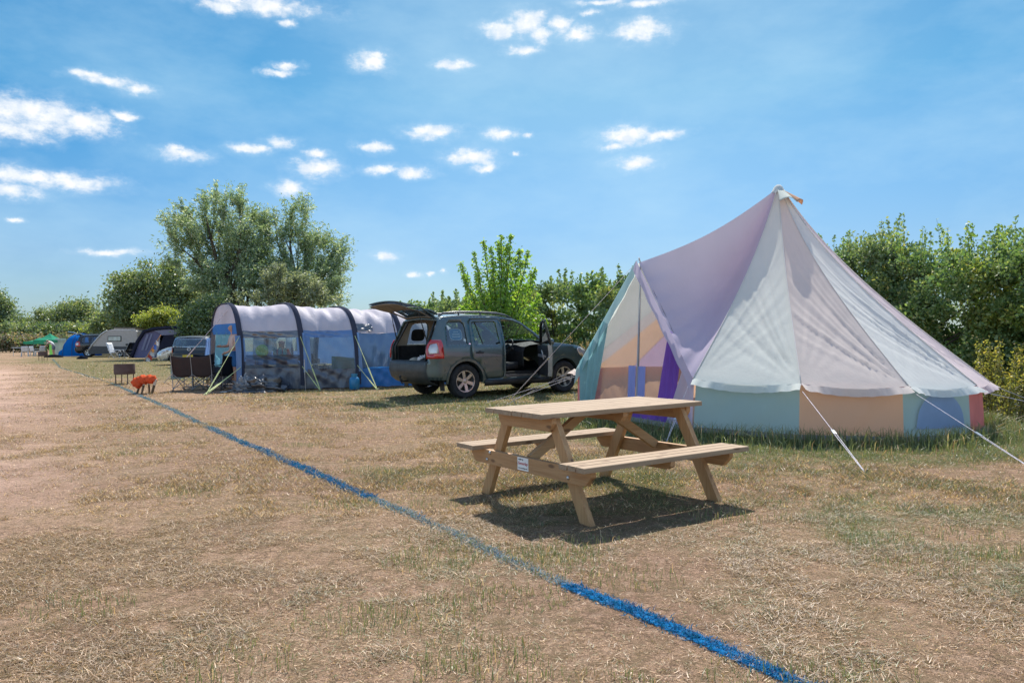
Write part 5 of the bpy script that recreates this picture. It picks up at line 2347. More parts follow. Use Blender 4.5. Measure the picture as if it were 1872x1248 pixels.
for k, tg in ((0, gnd(376, 722)), (1, gnd(586, 714)), (2, gnd(690, 713))):
    for z in (1.36, .60):
        guy(hoop(k, th_of_z(k, z)) + Vector((0, -.04, 0)), LT(tg), tt_, .6, .008, sl=False, rm=rope_y)
guy(hoop(0, 1.3), LT(gnd(300, 700)), tt_, .5, .008, sl=False)
guy(hoop(0, th_of_z(0, 1.3)), LT(gnd(330, 690)), tt_, .6, .007, sl=False)
guy(hoop(0, th_of_z(0, .6)), LT(gnd(372, 722)), tt_, .6, .007, sl=False, rm=rope_y)
mb = MB()
a = LT(gnd(559, 713))
mb.tube([a + Vector((0, -.03, 0)), a + Vector((-.02, -.02, .78))], .010, 6)
mb.build('tent_pole', pole_m, tt_)

# ================================================================== people
SKINM = surf('skin', (.52, .29, .20), .55, 0, .06)
HAIRB = surf('hair_brown', (.10, .055, .03), .8, 0, .2)


def skin_graph(name, nodes, edges, mat, parent=None, sub=2, root=0):
    me = bpy.data.meshes.new(name)
    me.from_pydata([n[0] for n in nodes], edges, [])
    me.materials.append(mat)
    o = bpy.data.objects.new(name, me)
    link(o, parent)
    sk_ = o.modifiers.new('skin', 'SKIN')
    for i, n in enumerate(nodes):
        r = n[1]
        me.skin_vertices[0].data[i].radius = (r, r) if not isinstance(r, tuple) else r
        me.skin_vertices[0].data[i].use_root = (i == root)
    sk_.use_smooth_shade = True
    sb = o.modifiers.new('sub', 'SUBSURF')
    sb.levels = sub
    sb.render_levels = sub
    return o


def person(label, J, loc, rz, shirt=None, trousers=None, hair=HAIRB, group=None, shorts=True, shirt_open=False):
    """J: joints dict in local metres (x right, y facing forward = -y, z up)"""
    V3 = Vector
    nm = list(J)
    R = dict(pelvis=.13, waist=.115, chest=.145, neck=.055, head0=.085, head1=.10, head2=.075, shL=.062, shR=.062, elL=.042, elR=.042, wrL=.029, wrR=.029, haL=.036, haR=.036,
             hpL=.095, hpR=.095, knL=.062, knR=.062, anL=.042, anR=.042, toL=.035, toR=.035, heL=.04, heR=.04)
    nodes, idx = [], {}
    for k in nm:
        idx[k] = len(nodes)
        nodes.append([tuple(J[k]), R[k]])
    E_ = [('pelvis', 'waist'), ('waist', 'chest'), ('chest', 'neck'), ('neck', 'head0'), ('head0', 'head1'), ('head1', 'head2')]
    for s in 'LR':
        E_ += [('chest', 'sh' + s), ('sh' + s, 'el' + s), ('el' + s, 'wr' + s), ('wr' + s, 'ha' + s), ('pelvis', 'hp' + s), ('hp' + s, 'kn' + s), ('kn' + s, 'an' + s), ('an' + s, 'to' + s)]
    edges = [(idx[a], idx[b]) for a, b in E_]
    # nose and five fingers per hand
    fdir = V3(J.get('face', (0, -1, 0)) if False else (0, -1, 0))
    h1 = V3(J['head1'])
    nodes.append([tuple(h1 + V3((0, -.115, -.01))), .016]); edges.append((idx['head1'], len(nodes) - 1))
    for s in 'LR':
        wr, ha = V3(J['wr' + s]), V3(J['ha' + s])
        d = (ha - wr).normalized()
        o = d.orthogonal().normalized()
        for f in range(5):
            off = (f - 2) * .018
            if f == 0:
                a = ha + o * -.03
                b = a + (d * .5 - o).normalized() * .045
            else:
                a = ha + d * .025 + o * off
                b = a + d * (.06 if f in (2, 3) else .05)
            nodes.append([tuple(a), .010]); edges.append((idx['ha' + s], len(nodes) - 1))
            nodes.append([tuple(b), .008]); edges.append((len(nodes) - 2, len(nodes) - 1))
    root = skin_graph('person', nodes, edges, SKINM)
    root.location = loc
    root.rotation_euler = (0, 0, rz)
    tag(root, label, 'person', group)
    if trousers:
        nn = [[J['waist'], .12], [J['pelvis'], .15]]
        ee = [(0, 1)]
        for s in 'LR':
            nn.append([J['hp' + s], .115])
            kn = V3(J['hp' + s]).lerp(V3(J['kn' + s]), .85)
            nn.append([tuple(kn), .095])
            ee += [(1, len(nn) - 2), (len(nn) - 2, len(nn) - 1)]
            if not shorts:
                nn.append([J['kn' + s], .08]); nn.append([J['an' + s], .06])
                ee += [(len(nn) - 3, len(nn) - 2), (len(nn) - 2, len(nn) - 1)]
        skin_graph('shorts' if shorts else 'trousers', nn, ee, trousers, root)
    if shirt:
        nn = [[J['pelvis'], .145], [J['waist'], .135], [J['chest'], .165], [tuple(V3(J['chest']).lerp(V3(J['neck']), .6)), .085]]
        ee = [(0, 1), (1, 2), (2, 3)]
        for s in 'LR':
            nn.append([J['sh' + s], .078])
            nn.append([tuple(V3(J['sh' + s]).lerp(V3(J['el' + s]), .65)), .062])
            ee += [(2, len(nn) - 2), (len(nn) - 2, len(nn) - 1)]
        skin_graph('shirt', nn, ee, shirt, root)
    h2 = V3(J['head2'])
    h0 = h1.lerp(h2, .6)
    skin_graph('hair', [[tuple(h0 + V3((0, .03, .02))), .105], [tuple(h1 + V3((0, .045, .0))), .095], [tuple(h1 + V3((0, .06, -.07))), .06]], [(0, 1), (1, 2)], hair, root)
    eye = MB()
    for sx in (-.035, .035):
        eye.lathe([(0, -.008), (.008, -.006), (.01, 0), (0, .004)], 8, 'y', tuple(h1 + V3((sx, -.095, .012))))
    eye.build('eyes', M_dark, root)
    mo = MB()
    mo.box(tuple(h1 + V3((0, -.088, -.065))), (.045, .012, .01))
    mo.build('mouth', surf('lips', (.35, .12, .10), .5), root, bevel=.003)
    return root


def standing(**kw):
    J = dict(pelvis=(0, 0, .93), waist=(0, -.01, 1.08), chest=(0, 0, 1.30), neck=(0, 0, 1.47), head0=(0, -.01, 1.55), head1=(0, -.015, 1.62), head2=(0, 0, 1.71),
             shL=(-.19, 0, 1.39), shR=(.19, 0, 1.39), elL=(-.24, .02, 1.10), elR=(.24, .02, 1.10), wrL=(-.25, -.06, .86), wrR=(.25, -.06, .86), haL=(-.25, -.08, .79), haR=(.25, -.08, .79),
             hpL=(-.10, 0, .88), hpR=(.10, 0, .88), knL=(-.11, -.02, .49), knR=(.11, -.02, .49), anL=(-.11, .02, .08), anR=(.11, .02, .08), toL=(-.12, -.14, .035), toR=(.12, -.14, .035))
    J.update(kw)
    return J


cl_blue = surf('cotton_blue', (.03, .13, .32), .9, 0, .1, 6, .4)
cl_cream = surf('cotton_cream', (.55, .40, .34), .9, 0, .1, 6, .4)
cl_red = surf('cotton_red', (.45, .10, .08), .9, 0, .1, 6, .4)
cl_white = surf('cotton_white', (.65, .62, .60), .9, 0, .1, 6, .4)
cl_grey = surf('cotton_grey', (.2, .2, .22), .9, 0, .1, 6, .4)
P1 = standing(elL=(-.25, -.10, 1.13), wrL=(-.16, -.30, 1.12), haL=(-.12, -.36, 1.13), elR=(.25, -.04, 1.12), wrR=(.20, -.22, .98), haR=(.18, -.29, .95), head1=(0, -.05, 1.60), head0=(0, -.03, 1.54), head2=(0, -.03, 1.69))
person('person in pale top and blue shorts standing in the tunnel tent doorway', P1, at(429, 650, 20.1).xy.to_3d(), math.radians(-55), cl_cream, cl_blue)


def seated(**kw):
    J = dict(pelvis=(0, 0, .50), waist=(0, .0, .63), chest=(0, .02, .84), neck=(0, 0, 1.01), head0=(0, -.01, 1.07), head1=(0, -.02, 1.14), head2=(0, -.01, 1.22),
             shL=(-.15, 0, .93), shR=(.15, 0, .93), elL=(-.20, -.12, .72), elR=(.20, -.12, .72), wrL=(-.12, -.30, .74), wrR=(.12, -.30, .74), haL=(-.09, -.35, .75), haR=(.09, -.35, .75),
             hpL=(-.09, -.02, .50), hpR=(.09, -.02, .50), knL=(-.10, -.40, .48), knR=(.10, -.40, .48), anL=(-.10, -.38, .09), anR=(.10, -.38, .09), toL=(-.11, -.52, .04), toR=(.11, -.52, .04))
    J.update(kw)
    return J


pc = at(515, 640, 20.6)
person('child in red top seated behind the left window of the tunnel tent', seated(), (pc.x, 20.6, .04), math.radians(20), cl_red, cl_grey)
pc = at(98, 632, 66)
P3 = standing(waist=(0, -.08, 1.05), chest=(0, -.26, 1.20), neck=(0, -.38, 1.28), head0=(0, -.44, 1.30), head1=(0, -.50, 1.32), head2=(0, -.55, 1.38), shL=(-.19, -.30, 1.25), shR=(.19, -.30, 1.25),
              elL=(-.30, -.50, 1.10), elR=(.26, -.45, 1.0), wrL=(-.28, -.72, 1.15), wrR=(.22, -.60, .80), haL=(-.28, -.80, 1.17), haR=(.22, -.63, .73))
person('person in a light shirt leaning forward beside the green gazebo', P3, (pc.x, 66, 0), math.radians(-80), cl_white, cl_grey)

# things standing inside the tunnel tent
def small_table(label, loc, rz, w, d, h, mat, legm, group=None):
    t = thing('camping_table', label, 'table', loc, rz, group)
    mb = MB(); mb.box((0, 0, h - .015), (w, d, .03)); mb.build('tabletop', mat, t, bevel=.006)
    for sx in (-1, 1):
        for sy in (-1, 1):
            mb = MB(); mb.tube([(sx * (w / 2 - .05), sy * (d / 2 - .04), h - .03), (sx * (w / 2 - .02), sy * (d / 2 - .02), 0)], .012, 6); mb.build('leg', legm, t)
    return t


tb = at(510, 655, 20.0)
small_table('grey camping table standing behind the left tent window', (tb.x, 20.15, .03), .2, 1.3, .5, .80, surf('table_grey', (.30, .32, .34), .5), pole_m)
items = [(.0, .10, .26, (.10, .20, .16)), (.12, .10, .22, (.14, .30, .24)), (-.13, .085, .24, (.16, .24, .2)), (.30, .055, .34, (.05, .08, .16)), (-.45, .28, .33, (.35, .62, .08)), (.56, .13, .28, (.45, .36, .28))]
inm = ['green canister beside another on the camping table', 'pale green canister on the camping table right of its twin', 'grey green canister leftmost of three on the camping table',
       'tall dark blue bottle standing on the camping table', 'round lime green bowl propped on the camping table', 'brown patterned jug on the camping table']
inn = ['canister', 'canister', 'canister', 'bottle', 'bowl', 'jug']
for (dx, w_, h_, c_), lb, nn in zip(items, inm, inn):
    mb = MB()
    if nn == 'bowl':
        mb.lathe([(0, -.02), (.10, -.02), (.165, .0), (.17, .02), (.14, .015), (0, .01)], 24, 'y', (0, 0, .165))
    elif nn == 'bottle':
        mb.lathe([(0, 0), (.035, 0), (.037, .2), (.014, .26), (.014, .33), (0, .34)], 14)
    elif nn == 'jug':
        mb.lathe([(0, 0), (.05, 0), (.07, .10), (.045, .2), (.055, .27), (.05, .27), (0, .1)], 16)
        mb.tube([(.05, 0, .22), (.11, 0, .2), (.10, 0, .1), (.06, 0, .07)], .009, 5)
    else:
        mb.lathe([(0, 0), (w_ / 2, 0), (w_ / 2, h_ * .85), (w_ / 2 * .9, h_ * .88), (w_ / 2 * .9, h_), (0, h_)], 18)
    o = mb.build(nn, surf('ware_' + nn, c_, .35), None, smooth=True, sharp=40)
    o.location = (tb.x + dx, 20.10 + .2 * dx, .83)
    tag(o, lb, nn)
wt = at(578, 668, 21.3)
wtab = small_table('low white folding table inside the second tent window', (wt.x, 20.9, .03), .2, .75, .5, .60, surf('table_white', (.75, .76, .78), .4), pole_m)
mb = MB()
mb.box((0, 0, .06), (.34, .26, .12)); mb.box((0, .02, .19), (.05, .05, .16)); mb.tube([(-.12, 0, .12), (-.12, 0, .24), (.12, 0, .24), (.12, 0, .12)], .01, 5)
st_ = mb.build('camping_stove', M_dark, None, bevel=.01)
st_.location = (wt.x, 20.9, .63)
tag(st_, 'dark camping stove on the low white table in the tent', 'stove')
mb = MB()
mb.grid(lambda u, v: Vector((u * .9, .02 * math.sin(u * 9), .05 + v * .75 * (1 - .12 * u))), 8, 6)
gp = mb.build('storage_bag', cloth('bag_green', (.05, .14, .09), .1), None, smooth=True, thick=.28)
q = at(610, 660, 20.9)
gp.location = (q.x, 20.7, .02)
tag(gp, 'dark green fabric storage bag inside the second tent window', 'bag')

# ================================================================== camping chairs
C_chair = cloth('chair_brown', (.065, .048, .045), .12, wr=.9)
C_chblk = cloth('chair_black', (.018, .020, .026), .08, wr=.9)
C_chnavy = cloth('chair_navy', (.02, .035, .09), .1, wr=.9)
tube_m = surf('chair_tube', (.30, .31, .33), .4, .6)
tube_d = surf('chair_tube_dark', (.05, .05, .055), .4, .5)


def folding_chair(label, loc, rz, seats=1, mat=None, tm=None, group='folding camping chairs', arm=True):
    """quad-fold chair; faces +y, seats side by side along x"""
    mat, tm = mat or C_chblk, tm or tube_d
    t = thing('camping_chair', label, 'chair', loc, rz, group)
    w = .54 * seats
    xs = [-w / 2 + i * .54 for i in range(seats + 1)]
    mb = MB()
    mb.grid(lambda u, v: Vector((-w / 2 + w * u, -.22 - .12 * v, .36 + .54 * v - .015 * math.sin(u * seats * PI) ** 2 - .03 * math.sin(PI * u) * v)), 10 * seats, 8)
    for k in range(len(mb.v)):
        x, y, z = mb.v[k]
        mb.v[k] = (x, y - .03 * math.sin((x + w / 2) / .54 * PI) ** 2, z)
    mb.build('backrest', mat, t, smooth=True, thick=.012)
    mb = MB()
    mb.grid(lambda u, v: Vector((-w / 2 + w * u, -.22 + .46 * v, .42 - .05 * math.sin(u * seats * PI) ** 2 + .03 * v)), 10 * seats, 8)
    mb.build('seat', mat, t, smooth=True, thick=.012)
    for x in xs:
        mb = MB(); mb.tube([(x, -.25, .02), (x, -.28, .5), (x, -.35, .93)], .011, 6); mb.build('leg', tm, t)
        mb = MB(); mb.tube([(x, .26, .02), (x, .25, .62)], .011, 6); mb.build('leg', tm, t)
        if arm and (x in (xs[0], xs[-1])):
            mb = MB(); mb.grid(lambda u, v: Vector((x + (v - .5) * .07, -.30 + .56 * u, .66 - .03 * math.sin(PI * u))), 6, 2); mb.build('armrest', mat, t, smooth=True, thick=.01)
    mb = MB()
    for i in range(seats):
        a, b = xs[i], xs[i + 1]
        for y in (-.25, .26):
            mb.tube([(a, y, .04), (b, y * .98, .42)], .009, 5)
            mb.tube([(b, y, .04), (a, y * .98, .42)], .009, 5)
    for x in xs:
        mb.tube([(x, -.25, .04), (x, .25, .42)], .009, 5)
        mb.tube([(x, .25, .04), (x, -.25, .42)], .009, 5)
    mb.build('cross_frame', tm, t)
    mb = MB()
    for x in xs:
        for y in (-.25, .26):
            mb.box((x, y, .012), (.045, .045, .024))
    mb.build('foot', M_dark, t)
    return t


folding_chair('two seat brown folding chair seen from behind, left of the tunnel tent', gnd(362, 713), math.radians(-8), 2, C_chair, tube_m)
folding_chair('black folding chair nearest the tunnel tent front pole', gnd(408, 711), math.radians(60), 1, C_chblk, tube_d)
folding_chair('navy folding chair in the tunnel tent doorway behind the black chair', (gnd(402, 700)), math.radians(150), 1, C_chnavy, tube_d)
folding_chair('black folding chair close behind the two seat brown chair', gnd(372, 706), math.radians(200), 1, C_chblk, tube_d)
small_table('low black folding table between the chairs at the tent doorway', gnd(424, 704), .3, .6, .4, .42, M_dark, tube_m)
# green camping fridge / box behind the double chair
mb = MB(); mb.box((0, 0, .19), (.36, .30, .38)); mb.box((0, 0, .40), (.38, .32, .05))
o = mb.build('cool_box', surf('coolbox_green', (.22, .30, .27), .5), None, bevel=.015); o.location = gnd(325, 692)
tag(o, 'pale green cool box on the grass behind the brown double chair', 'cool box')
# dark rucksack
def lump(name, label, cat, loc, size, mat, seed=0, amp=.22, n=28, flat=.02):
    mb = MB()
    def fn(u, v):
        th, ph = u * 2 * PI, (v) * PI * .5
        d = Vector((math.cos(th) * math.cos(ph), math.sin(th) * math.cos(ph), math.sin(ph)))
        q = d * 2.3 + Vector((seed * 3.1, seed, 0))
        k = 1 + amp * (math.sin(q.x * 3 + 2 * math.sin(q.y * 2.3)) * .5 + math.sin(q.y * 4.7 + q.z * 5 + seed) * .35 + .3 * math.sin(q.x * 9 + q.z * 8) + .18 * math.sin(q.x * 17 + q.y * 15))
        return Vector((d.x * size[0] * k, d.y * size[1] * k, d.z * size[2] * k - flat * 0))
    mb.grid(fn, n * 2, n)
    o = mb.build(name, mat, None, smooth=True)
    o.location = loc
    return tag(o, label, cat)


C_tarp = cloth('tarp_grey', (.16, .17, .19), .12, .35, gloss=.10, wr=1, wscale=7)
C_tarpb = cloth('tarp_black', (.035, .037, .045), .1, .35, gloss=.12, wr=1, wscale=7)
lump('crumpled_tarp', 'heap of crumpled dark grey groundsheet in front of the tunnel tent', 'tarp', gnd(474, 716), (.62, .45, .36), C_tarpb, 2, .30)
lump('crumpled_tarp', 'smaller pale grey fold of groundsheet on the left of the dark heap', 'tarp', gnd(448, 717), (.24, .22, .36), C_tarp, 5, .3)
# gas cylinder
g = thing('gas_cylinder', 'blue gas cylinder standing against the tunnel tent wall', 'gas cylinder', gnd(648, 713))
mb = MB(); mb.lathe([(0, .03), (.10, .02), (.125, .05), (.128, .26), (.11, .31), (.06, .34), (.03, .345)], 24); mb.build('body', surf('gas_blue', (.01, .16, .34), .35, 0, .1), g, smooth=True, sharp=40)
mb = MB(); mb.lathe([(.03, .34), (.03, .37), (.02, .38), (.02, .40), (0, .40)], 14); mb.box((0, 0, .39), (.05, .03, .03)); mb.build('valve', M_chr, g)
mb = MB(); mb.lathe([(.075, .33), (.078, .41), (.072, .41), (.07, .33)], 20, close=True); mb.build('collar', surf('gas_collar', (.02, .20, .36), .4), g, smooth=True, sharp=40)
# white paper plate on the grass
mb = MB(); mb.lathe([(0, .012), (.08, .012), (.12, .03), (.125, .03)], 18)
o = mb.build('plate', cl_white, None, smooth=True); o.location = gnd(412, 718); tag(o, 'small white plate lying on the dry grass by the tent', 'plate')

# ================================================================== fire pits and firewood
rust = surf('rusty_steel', (.085, .05, .042), .75, .35, .3, 5, .5, 30, col2=(.14, .095, .085))


def fire_pit(label, loc, rz=0, r=.29, h=.30, z0=.30):
    t = thing('fire_pit', label, 'fire pit', loc, rz, 'rusty drum fire pits along the painted line')
    mb = MB(); mb.lathe([(r * .97, z0), (r, z0 + .02), (r * 1.005, z0 + h * .5), (r, z0 + h), (r * .97, z0 + h), (r * .96, z0 + .02), (0, z0 + .015), (0, z0), (r * .97, z0)], 32); mb.build('drum', rust, t, smooth=True, sharp=40)
    for k in range(4):
        a = PI / 4 + k * PI / 2
        x, y = math.cos(a) * r * .86, math.sin(a) * r * .86
        mb = MB(); mb.beam((x, y, 0), (x, y, z0 + .03), .022, .022); mb.build('leg', rust, t)
    mb = MB(); mb.lathe([(r * .9, z0 + h - .05), (r * .9, z0 + h - .04)], 24); 
    for k in range(7):
        x = -r * .8 + k * r * 1.6 / 6
        yy = math.sqrt(max(.01, (r * .95) ** 2 - x * x))
        mb.tube([(x, -yy, z0 + h - .04), (x, yy, z0 + h - .04)], .005, 4)
    mb.build('grate', M_dark, t)
    return t


fp = fire_pit('nearer round rusty steel fire pit on legs, left of the orange log net', gnd(228, 702))
fp2 = copy_tree(fp)
fp2.location = gx(78, 52) 
fp2['label'] = 'farther small dark fire pit at the end of the painted line'
# net of logs
C_net = cloth('net_orange', (.80, .15, .06), .3, wr=1, wscale=9)
t = thing('log_net', 'orange net sack of split firewood lying on the dry grass', 'firewood', gnd(264, 719), math.radians(-8))
t.scale = (.76, .8, .80)
for (cx, cz, sx, sz, sd) in ((-.22, .0, .20, .30, 1), (-.02, .10, .20, .26, 3), (.22, .12, .20, .24, 6)):
    mb = MB()
    def fn(u, v, cx=cx, cz=cz, sx=sx, sz=sz, sd=sd):
        th, ph = u * 2 * PI, -PI / 2 + v * PI
        d = Vector((math.cos(th) * math.cos(ph), math.sin(th) * math.cos(ph), math.sin(ph)))
        k = 1 + .16 * math.sin(d.x * 7 + sd) * math.sin(d.z * 6 + sd) + .07 * math.sin(d.y * 15 + d.z * 13 + sd)
        return Vector((cx + d.x * sx * k, d.y * .16 * k, .34 + cz * .8 + d.z * sz * .55 * k))
    mb.grid(fn, 26, 16)
    mb.build('net', C_net, t, smooth=True)
logw = bark('log_bark', (.22, .15, .09))
logc = surf('log_cut', (.66, .56, .45), .8, 0, .1, 20)
for (x0, x1, dy, r_) in ((-.12, -.28, .03, .035), (.06, -.06, -.05, .032), (.40, .26, 0, .04), (.10, .12, .08, .03)):
    mb = MB()
    mb.tube([(x1, dy, .0), (x0, dy, .42)], [r_, r_ * 1.1], 7)
    lg_ = mb.build('log', logw, t)
    mb = MB()
    a, b = Vector((x1, dy, 0)).lerp(Vector((x0, dy, .42)), .62), Vector((x0, dy, .44))
    mb.tube([a, b], [r_ * 1.12, r_ * 1.25], 7)
    mb.build('cut_face', logc, lg_)

# ================================================================== caravan and awning, far left
CY = 61.0
car_w = surf('caravan_panel', (.40, .365, .345), .45, 0, .05)
car_d = surf('caravan_skirt', (.04, .045, .055), .5, 0, .1)
cv = thing('caravan', 'small grey and black caravan with slanted nose and open roof hatch', 'caravan', gx(205, CY), 0)
c0 = cv.location.copy()


def cvp(px, py):
    p = at(px, py, CY)
    return (p.x - c0.x, p.z)


outl = [cvp(*p) for p in ((161, 647), (162, 640), (170, 628), (186, 610), (196, 604), (204, 602), (247, 603), (251, 606), (251, 647))]
mb = MB()
mb.poly([Vector((x, 0, z)) for x, z in outl], (0, 1, 0), 2.1)
mb.build('shell', car_w, cv, bevel=.05)
sk2 = [cvp(*p) for p in ((161.3, 647), (162.2, 640), (168, 632.5), (251.5, 633.5), (251.5, 647))]
mb = MB(); mb.poly([Vector((x, -.02, z)) for x, z in sk2], (0, 1, 0), 2.14); mb.build('lower_panel', car_d, cv)
wn_ = [cvp(*p) for p in ((197, 614), (222, 614), (222, 624), (197, 624))]
mb = MB(); mb.poly([Vector((x, -.03, z)) for x, z in wn_], (0, 1, 0), .04); fr_ = mb.build('window', M_dark, cv, bevel=.03)
wn2 = [cvp(*p) for p in ((198.3, 615.2), (220.7, 615.2), (220.7, 622.8), (198.3, 622.8))]
mb = MB(); mb.poly([Vector((x, -.045, z)) for x, z in wn2]); mb.build('pane', surf('caravan_pane', (.34, .42, .44), .12, 0, .2, 3, coat=1), fr_)
mb = MB(); mb.poly([Vector((x, -.04, z)) for x, z in [cvp(*p) for p in ((230, 628), (241, 628), (241, 631.5), (230, 631.5))]], (0, 1, 0), .03); mb.build('vent_hatch', M_dark, cv)
nose = [cvp(*p) for p in ((162, 640), (170, 628), (186, 610), (196, 604))]
mb = MB(); mb.tube([Vector((x, -.02, z)) for x, z in nose], .06, 6); mb.build('edge_trim', surf('caravan_trim', (.5, .5, .5), .4), cv, smooth=True)
rb = [cvp(*p) for p in ((205, 599), (244, 599.5), (244, 603), (205, 603))]
mb = MB(); mb.poly([Vector((x, .3, z)) for x, z in rb], (0, 1, 0), 1.5); hatch = mb.build('roof_hatch', surf('hatch_cream', (.55, .48, .40), .6), cv)
rt = [cvp(*p) for p in ((203, 597.2), (246, 597.8), (246, 599.2), (203, 598.8))]
mb = MB(); mb.poly([Vector((x, .2, z)) for x, z in rt], (0, 1, 0), 1.7); mb.build('hatch_lid', M_dark, hatch)
for yy_ in (.05, 1.9):
    make_wheel(cv, (.6, yy_, .30), -1, .30, .18, .19, 5)
mb = MB(); mb.tube([(outl[0][0] + .3, 1, .35), (outl[0][0] - .7, 1, .38)], .05, 6); mb.tube([(outl[0][0] - .4, 1, .4), (outl[0][0] - .4, 1, 0)], .03, 6); mb.build('tow_hitch', M_dark, cv)

AW = at(290, 640, 52)
awn = thing('awning_tent', 'dark blue-grey inflatable awning tent with curved roof beside the caravan', 'tent', (AW.x, 52, 0), 0)
C_aw = cloth('awning_slate', (.20, .19, .31), .3, wr=.4)
C_awl = cloth('awning_pale', (.36, .35, .46), .35, wr=.4)
C_awd = cloth('awning_dark', (.035, .035, .055), .1)


def awp(px, py, dy=0):
    p = at(px, py, 52 + dy)
    return Vector((p.x - AW.x, dy, p.z))


# three beams: each an arched outline; near one from (240,655) over (300,600) to (385,655)
ARC = [[(241, 654), (252, 625), (264, 607), (282, 602), (310, 599.5), (335, 603), (352, 609), (372, 628), (386, 655)],
       [(262, 654), (268, 625), (277, 607), (292, 601.5), (316, 598), (340, 601), (358, 607), (378, 628), (392, 655)]]
def aw_fn(j0, j1, y0, y1):
    def fn(u, v):
        q = u * 8
        i = min(7, int(q))
        f = q - i
        a = [awp(*ARC[j][i], 0).lerp(awp(*ARC[j][i + 1], 0), f) for j in (j0, j1)]
        p = a[0].lerp(a[1], v)
        p.z = max(0, p.z)
        p.y = y0 + (y1 - y0) * v
        return p
    return fn
mb = MB(); mb.grid(aw_fn(0, 1, 0, .0 + 2.6), 40, 8); mb.build('roof', C_aw, awn, smooth=True)
for v, w_ in ((0.0, .12), (.5, .12), (1.0, .12)):
    mb = MB()
    f = aw_fn(0, 1, 0, 2.6)
    mb.tube([f(i / 40, v) + Vector((0, -.05, .03)) for i in range(41)], w_, 7)
    mb.build('air_beam', C_awd, awn, smooth=True)
fr2 = [awp(*p) for p in ARC[0]]
for p in fr2:
    p.z = max(0, p.z)
mb = MB(); mb.poly([p + Vector((0, .02, 0)) for p in fr2]); mb.build('front_wall', C_aw, awn)
for q in (((268, 611), (272, 611), (262, 640), (258, 640)), ((276, 610), (279, 610), (268, 640), (265, 640))):
    mb = MB(); mb.poly([awp(*p, -.04) for p in q]); mb.build('window', C_awl, awn)
for q, m_ in ((((293, 613), (326, 612), (326, 654), (290, 654)), C_awd), (((282, 604), (310, 601), (340, 606), (318, 611), (298, 613)), C_awl), (((293, 613), (300, 612.5), (283, 652), (276, 652)), cloth('awning_flap', (.45, .40, .40), .3))):
    mb = MB(); mb.poly([awp(p[0], min(p[1], 653.5), -.07) for p in q]); mb.build('front_panel', m_, awn)
# slanting streamer pole with ribbons
sp = thing('streamer_pole', 'slanted orange and white streamer ribbon in front of the dark awning', 'streamer', gx(263, 47))
p0, p1 = at(263, 656, 47) - sp.location, at(294, 612, 47) - sp.location
p0.z = 0
mb = MB(); mb.tube([p0, p1], .025, 5); mb.build('pole', surf('pole_orange', (.65, .28, .10), .6), sp)
cols_ = [(.65, .62, .6), (.6, .1, .08), (.62, .6, .58), (.65, .3, .1), (.08, .15, .45), (.6, .58, .6)]
for k, t_ in enumerate((.12, .22, .34, .46, .60, .74)):
    a = p0.lerp(p1, t_)
    mb = MB(); w_ = .28 if k < 3 else .14
    mb.grid(lambda u, v: a + Vector((w_ * u, -.02 + .04 * math.sin(u * 5 + k), .10 - .28 * v - .12 * u)), 5, 3)
    mb.build('ribbon', cloth('ribbon_%s' % 'abcdef'[k], cols_[k], .4), sp)

# folding chairs by the caravan
def recliner(label, loc, rz, mat, tm):
    t = thing('camping_chair', label, 'chair', loc, rz, 'folding camping chairs')
    mb = MB(); mb.grid(lambda u, v: Vector(((u - .5) * .48, -.22 - .30 * v, .42 + .72 * v)), 4, 6); mb.build('backrest', mat, t, smooth=True, thick=.03)
    mb = MB(); mb.grid(lambda u, v: Vector(((u - .5) * .48, -.22 + .48 * v, .42 + .03 * v)), 4, 4); mb.build('seat', mat, t, smooth=True, thick=.03)
    for sx in (-.25, .25):
        mb = MB(); mb.tube([(sx, -.35, 0), (sx, .22, .62)], .014, 5); mb.build('leg', tm, t)
        mb = MB(); mb.tube([(sx, .28, 0), (sx, -.22, .48), (sx, -.53, 1.15)], .014, 5); mb.build('leg', tm, t)
        mb = MB(); mb.tube([(sx, -.35, .62), (sx, .25, .62)], .02, 5); mb.build('armrest', tm, t)
    return t
plas = surf('plastic_white', (.62, .63, .65), .5)
recliner('pale reclining folding chair beside the caravan', gx(209, 55), math.radians(-110), plas, plas)
recliner('dark reclining folding chair right of the pale one by the caravan', gx(236, 55), math.radians(-200), C_chblk, tube_d)
recliner('dark folding chair between the caravan and the awning', gx(226, 55.5), math.radians(90), C_chblk, tube_m)
small_table('small dark camping table between the chairs by the caravan', gx(221, 54), .2, .6, .45, .5, M_dark, tube_m)
lump('wheel_chock_bag', 'small dark bag lying on the grass in front of the caravan nose', 'bag', gx(150, 55), (.35, .3, .22), C_chblk, 3, .15, 12)

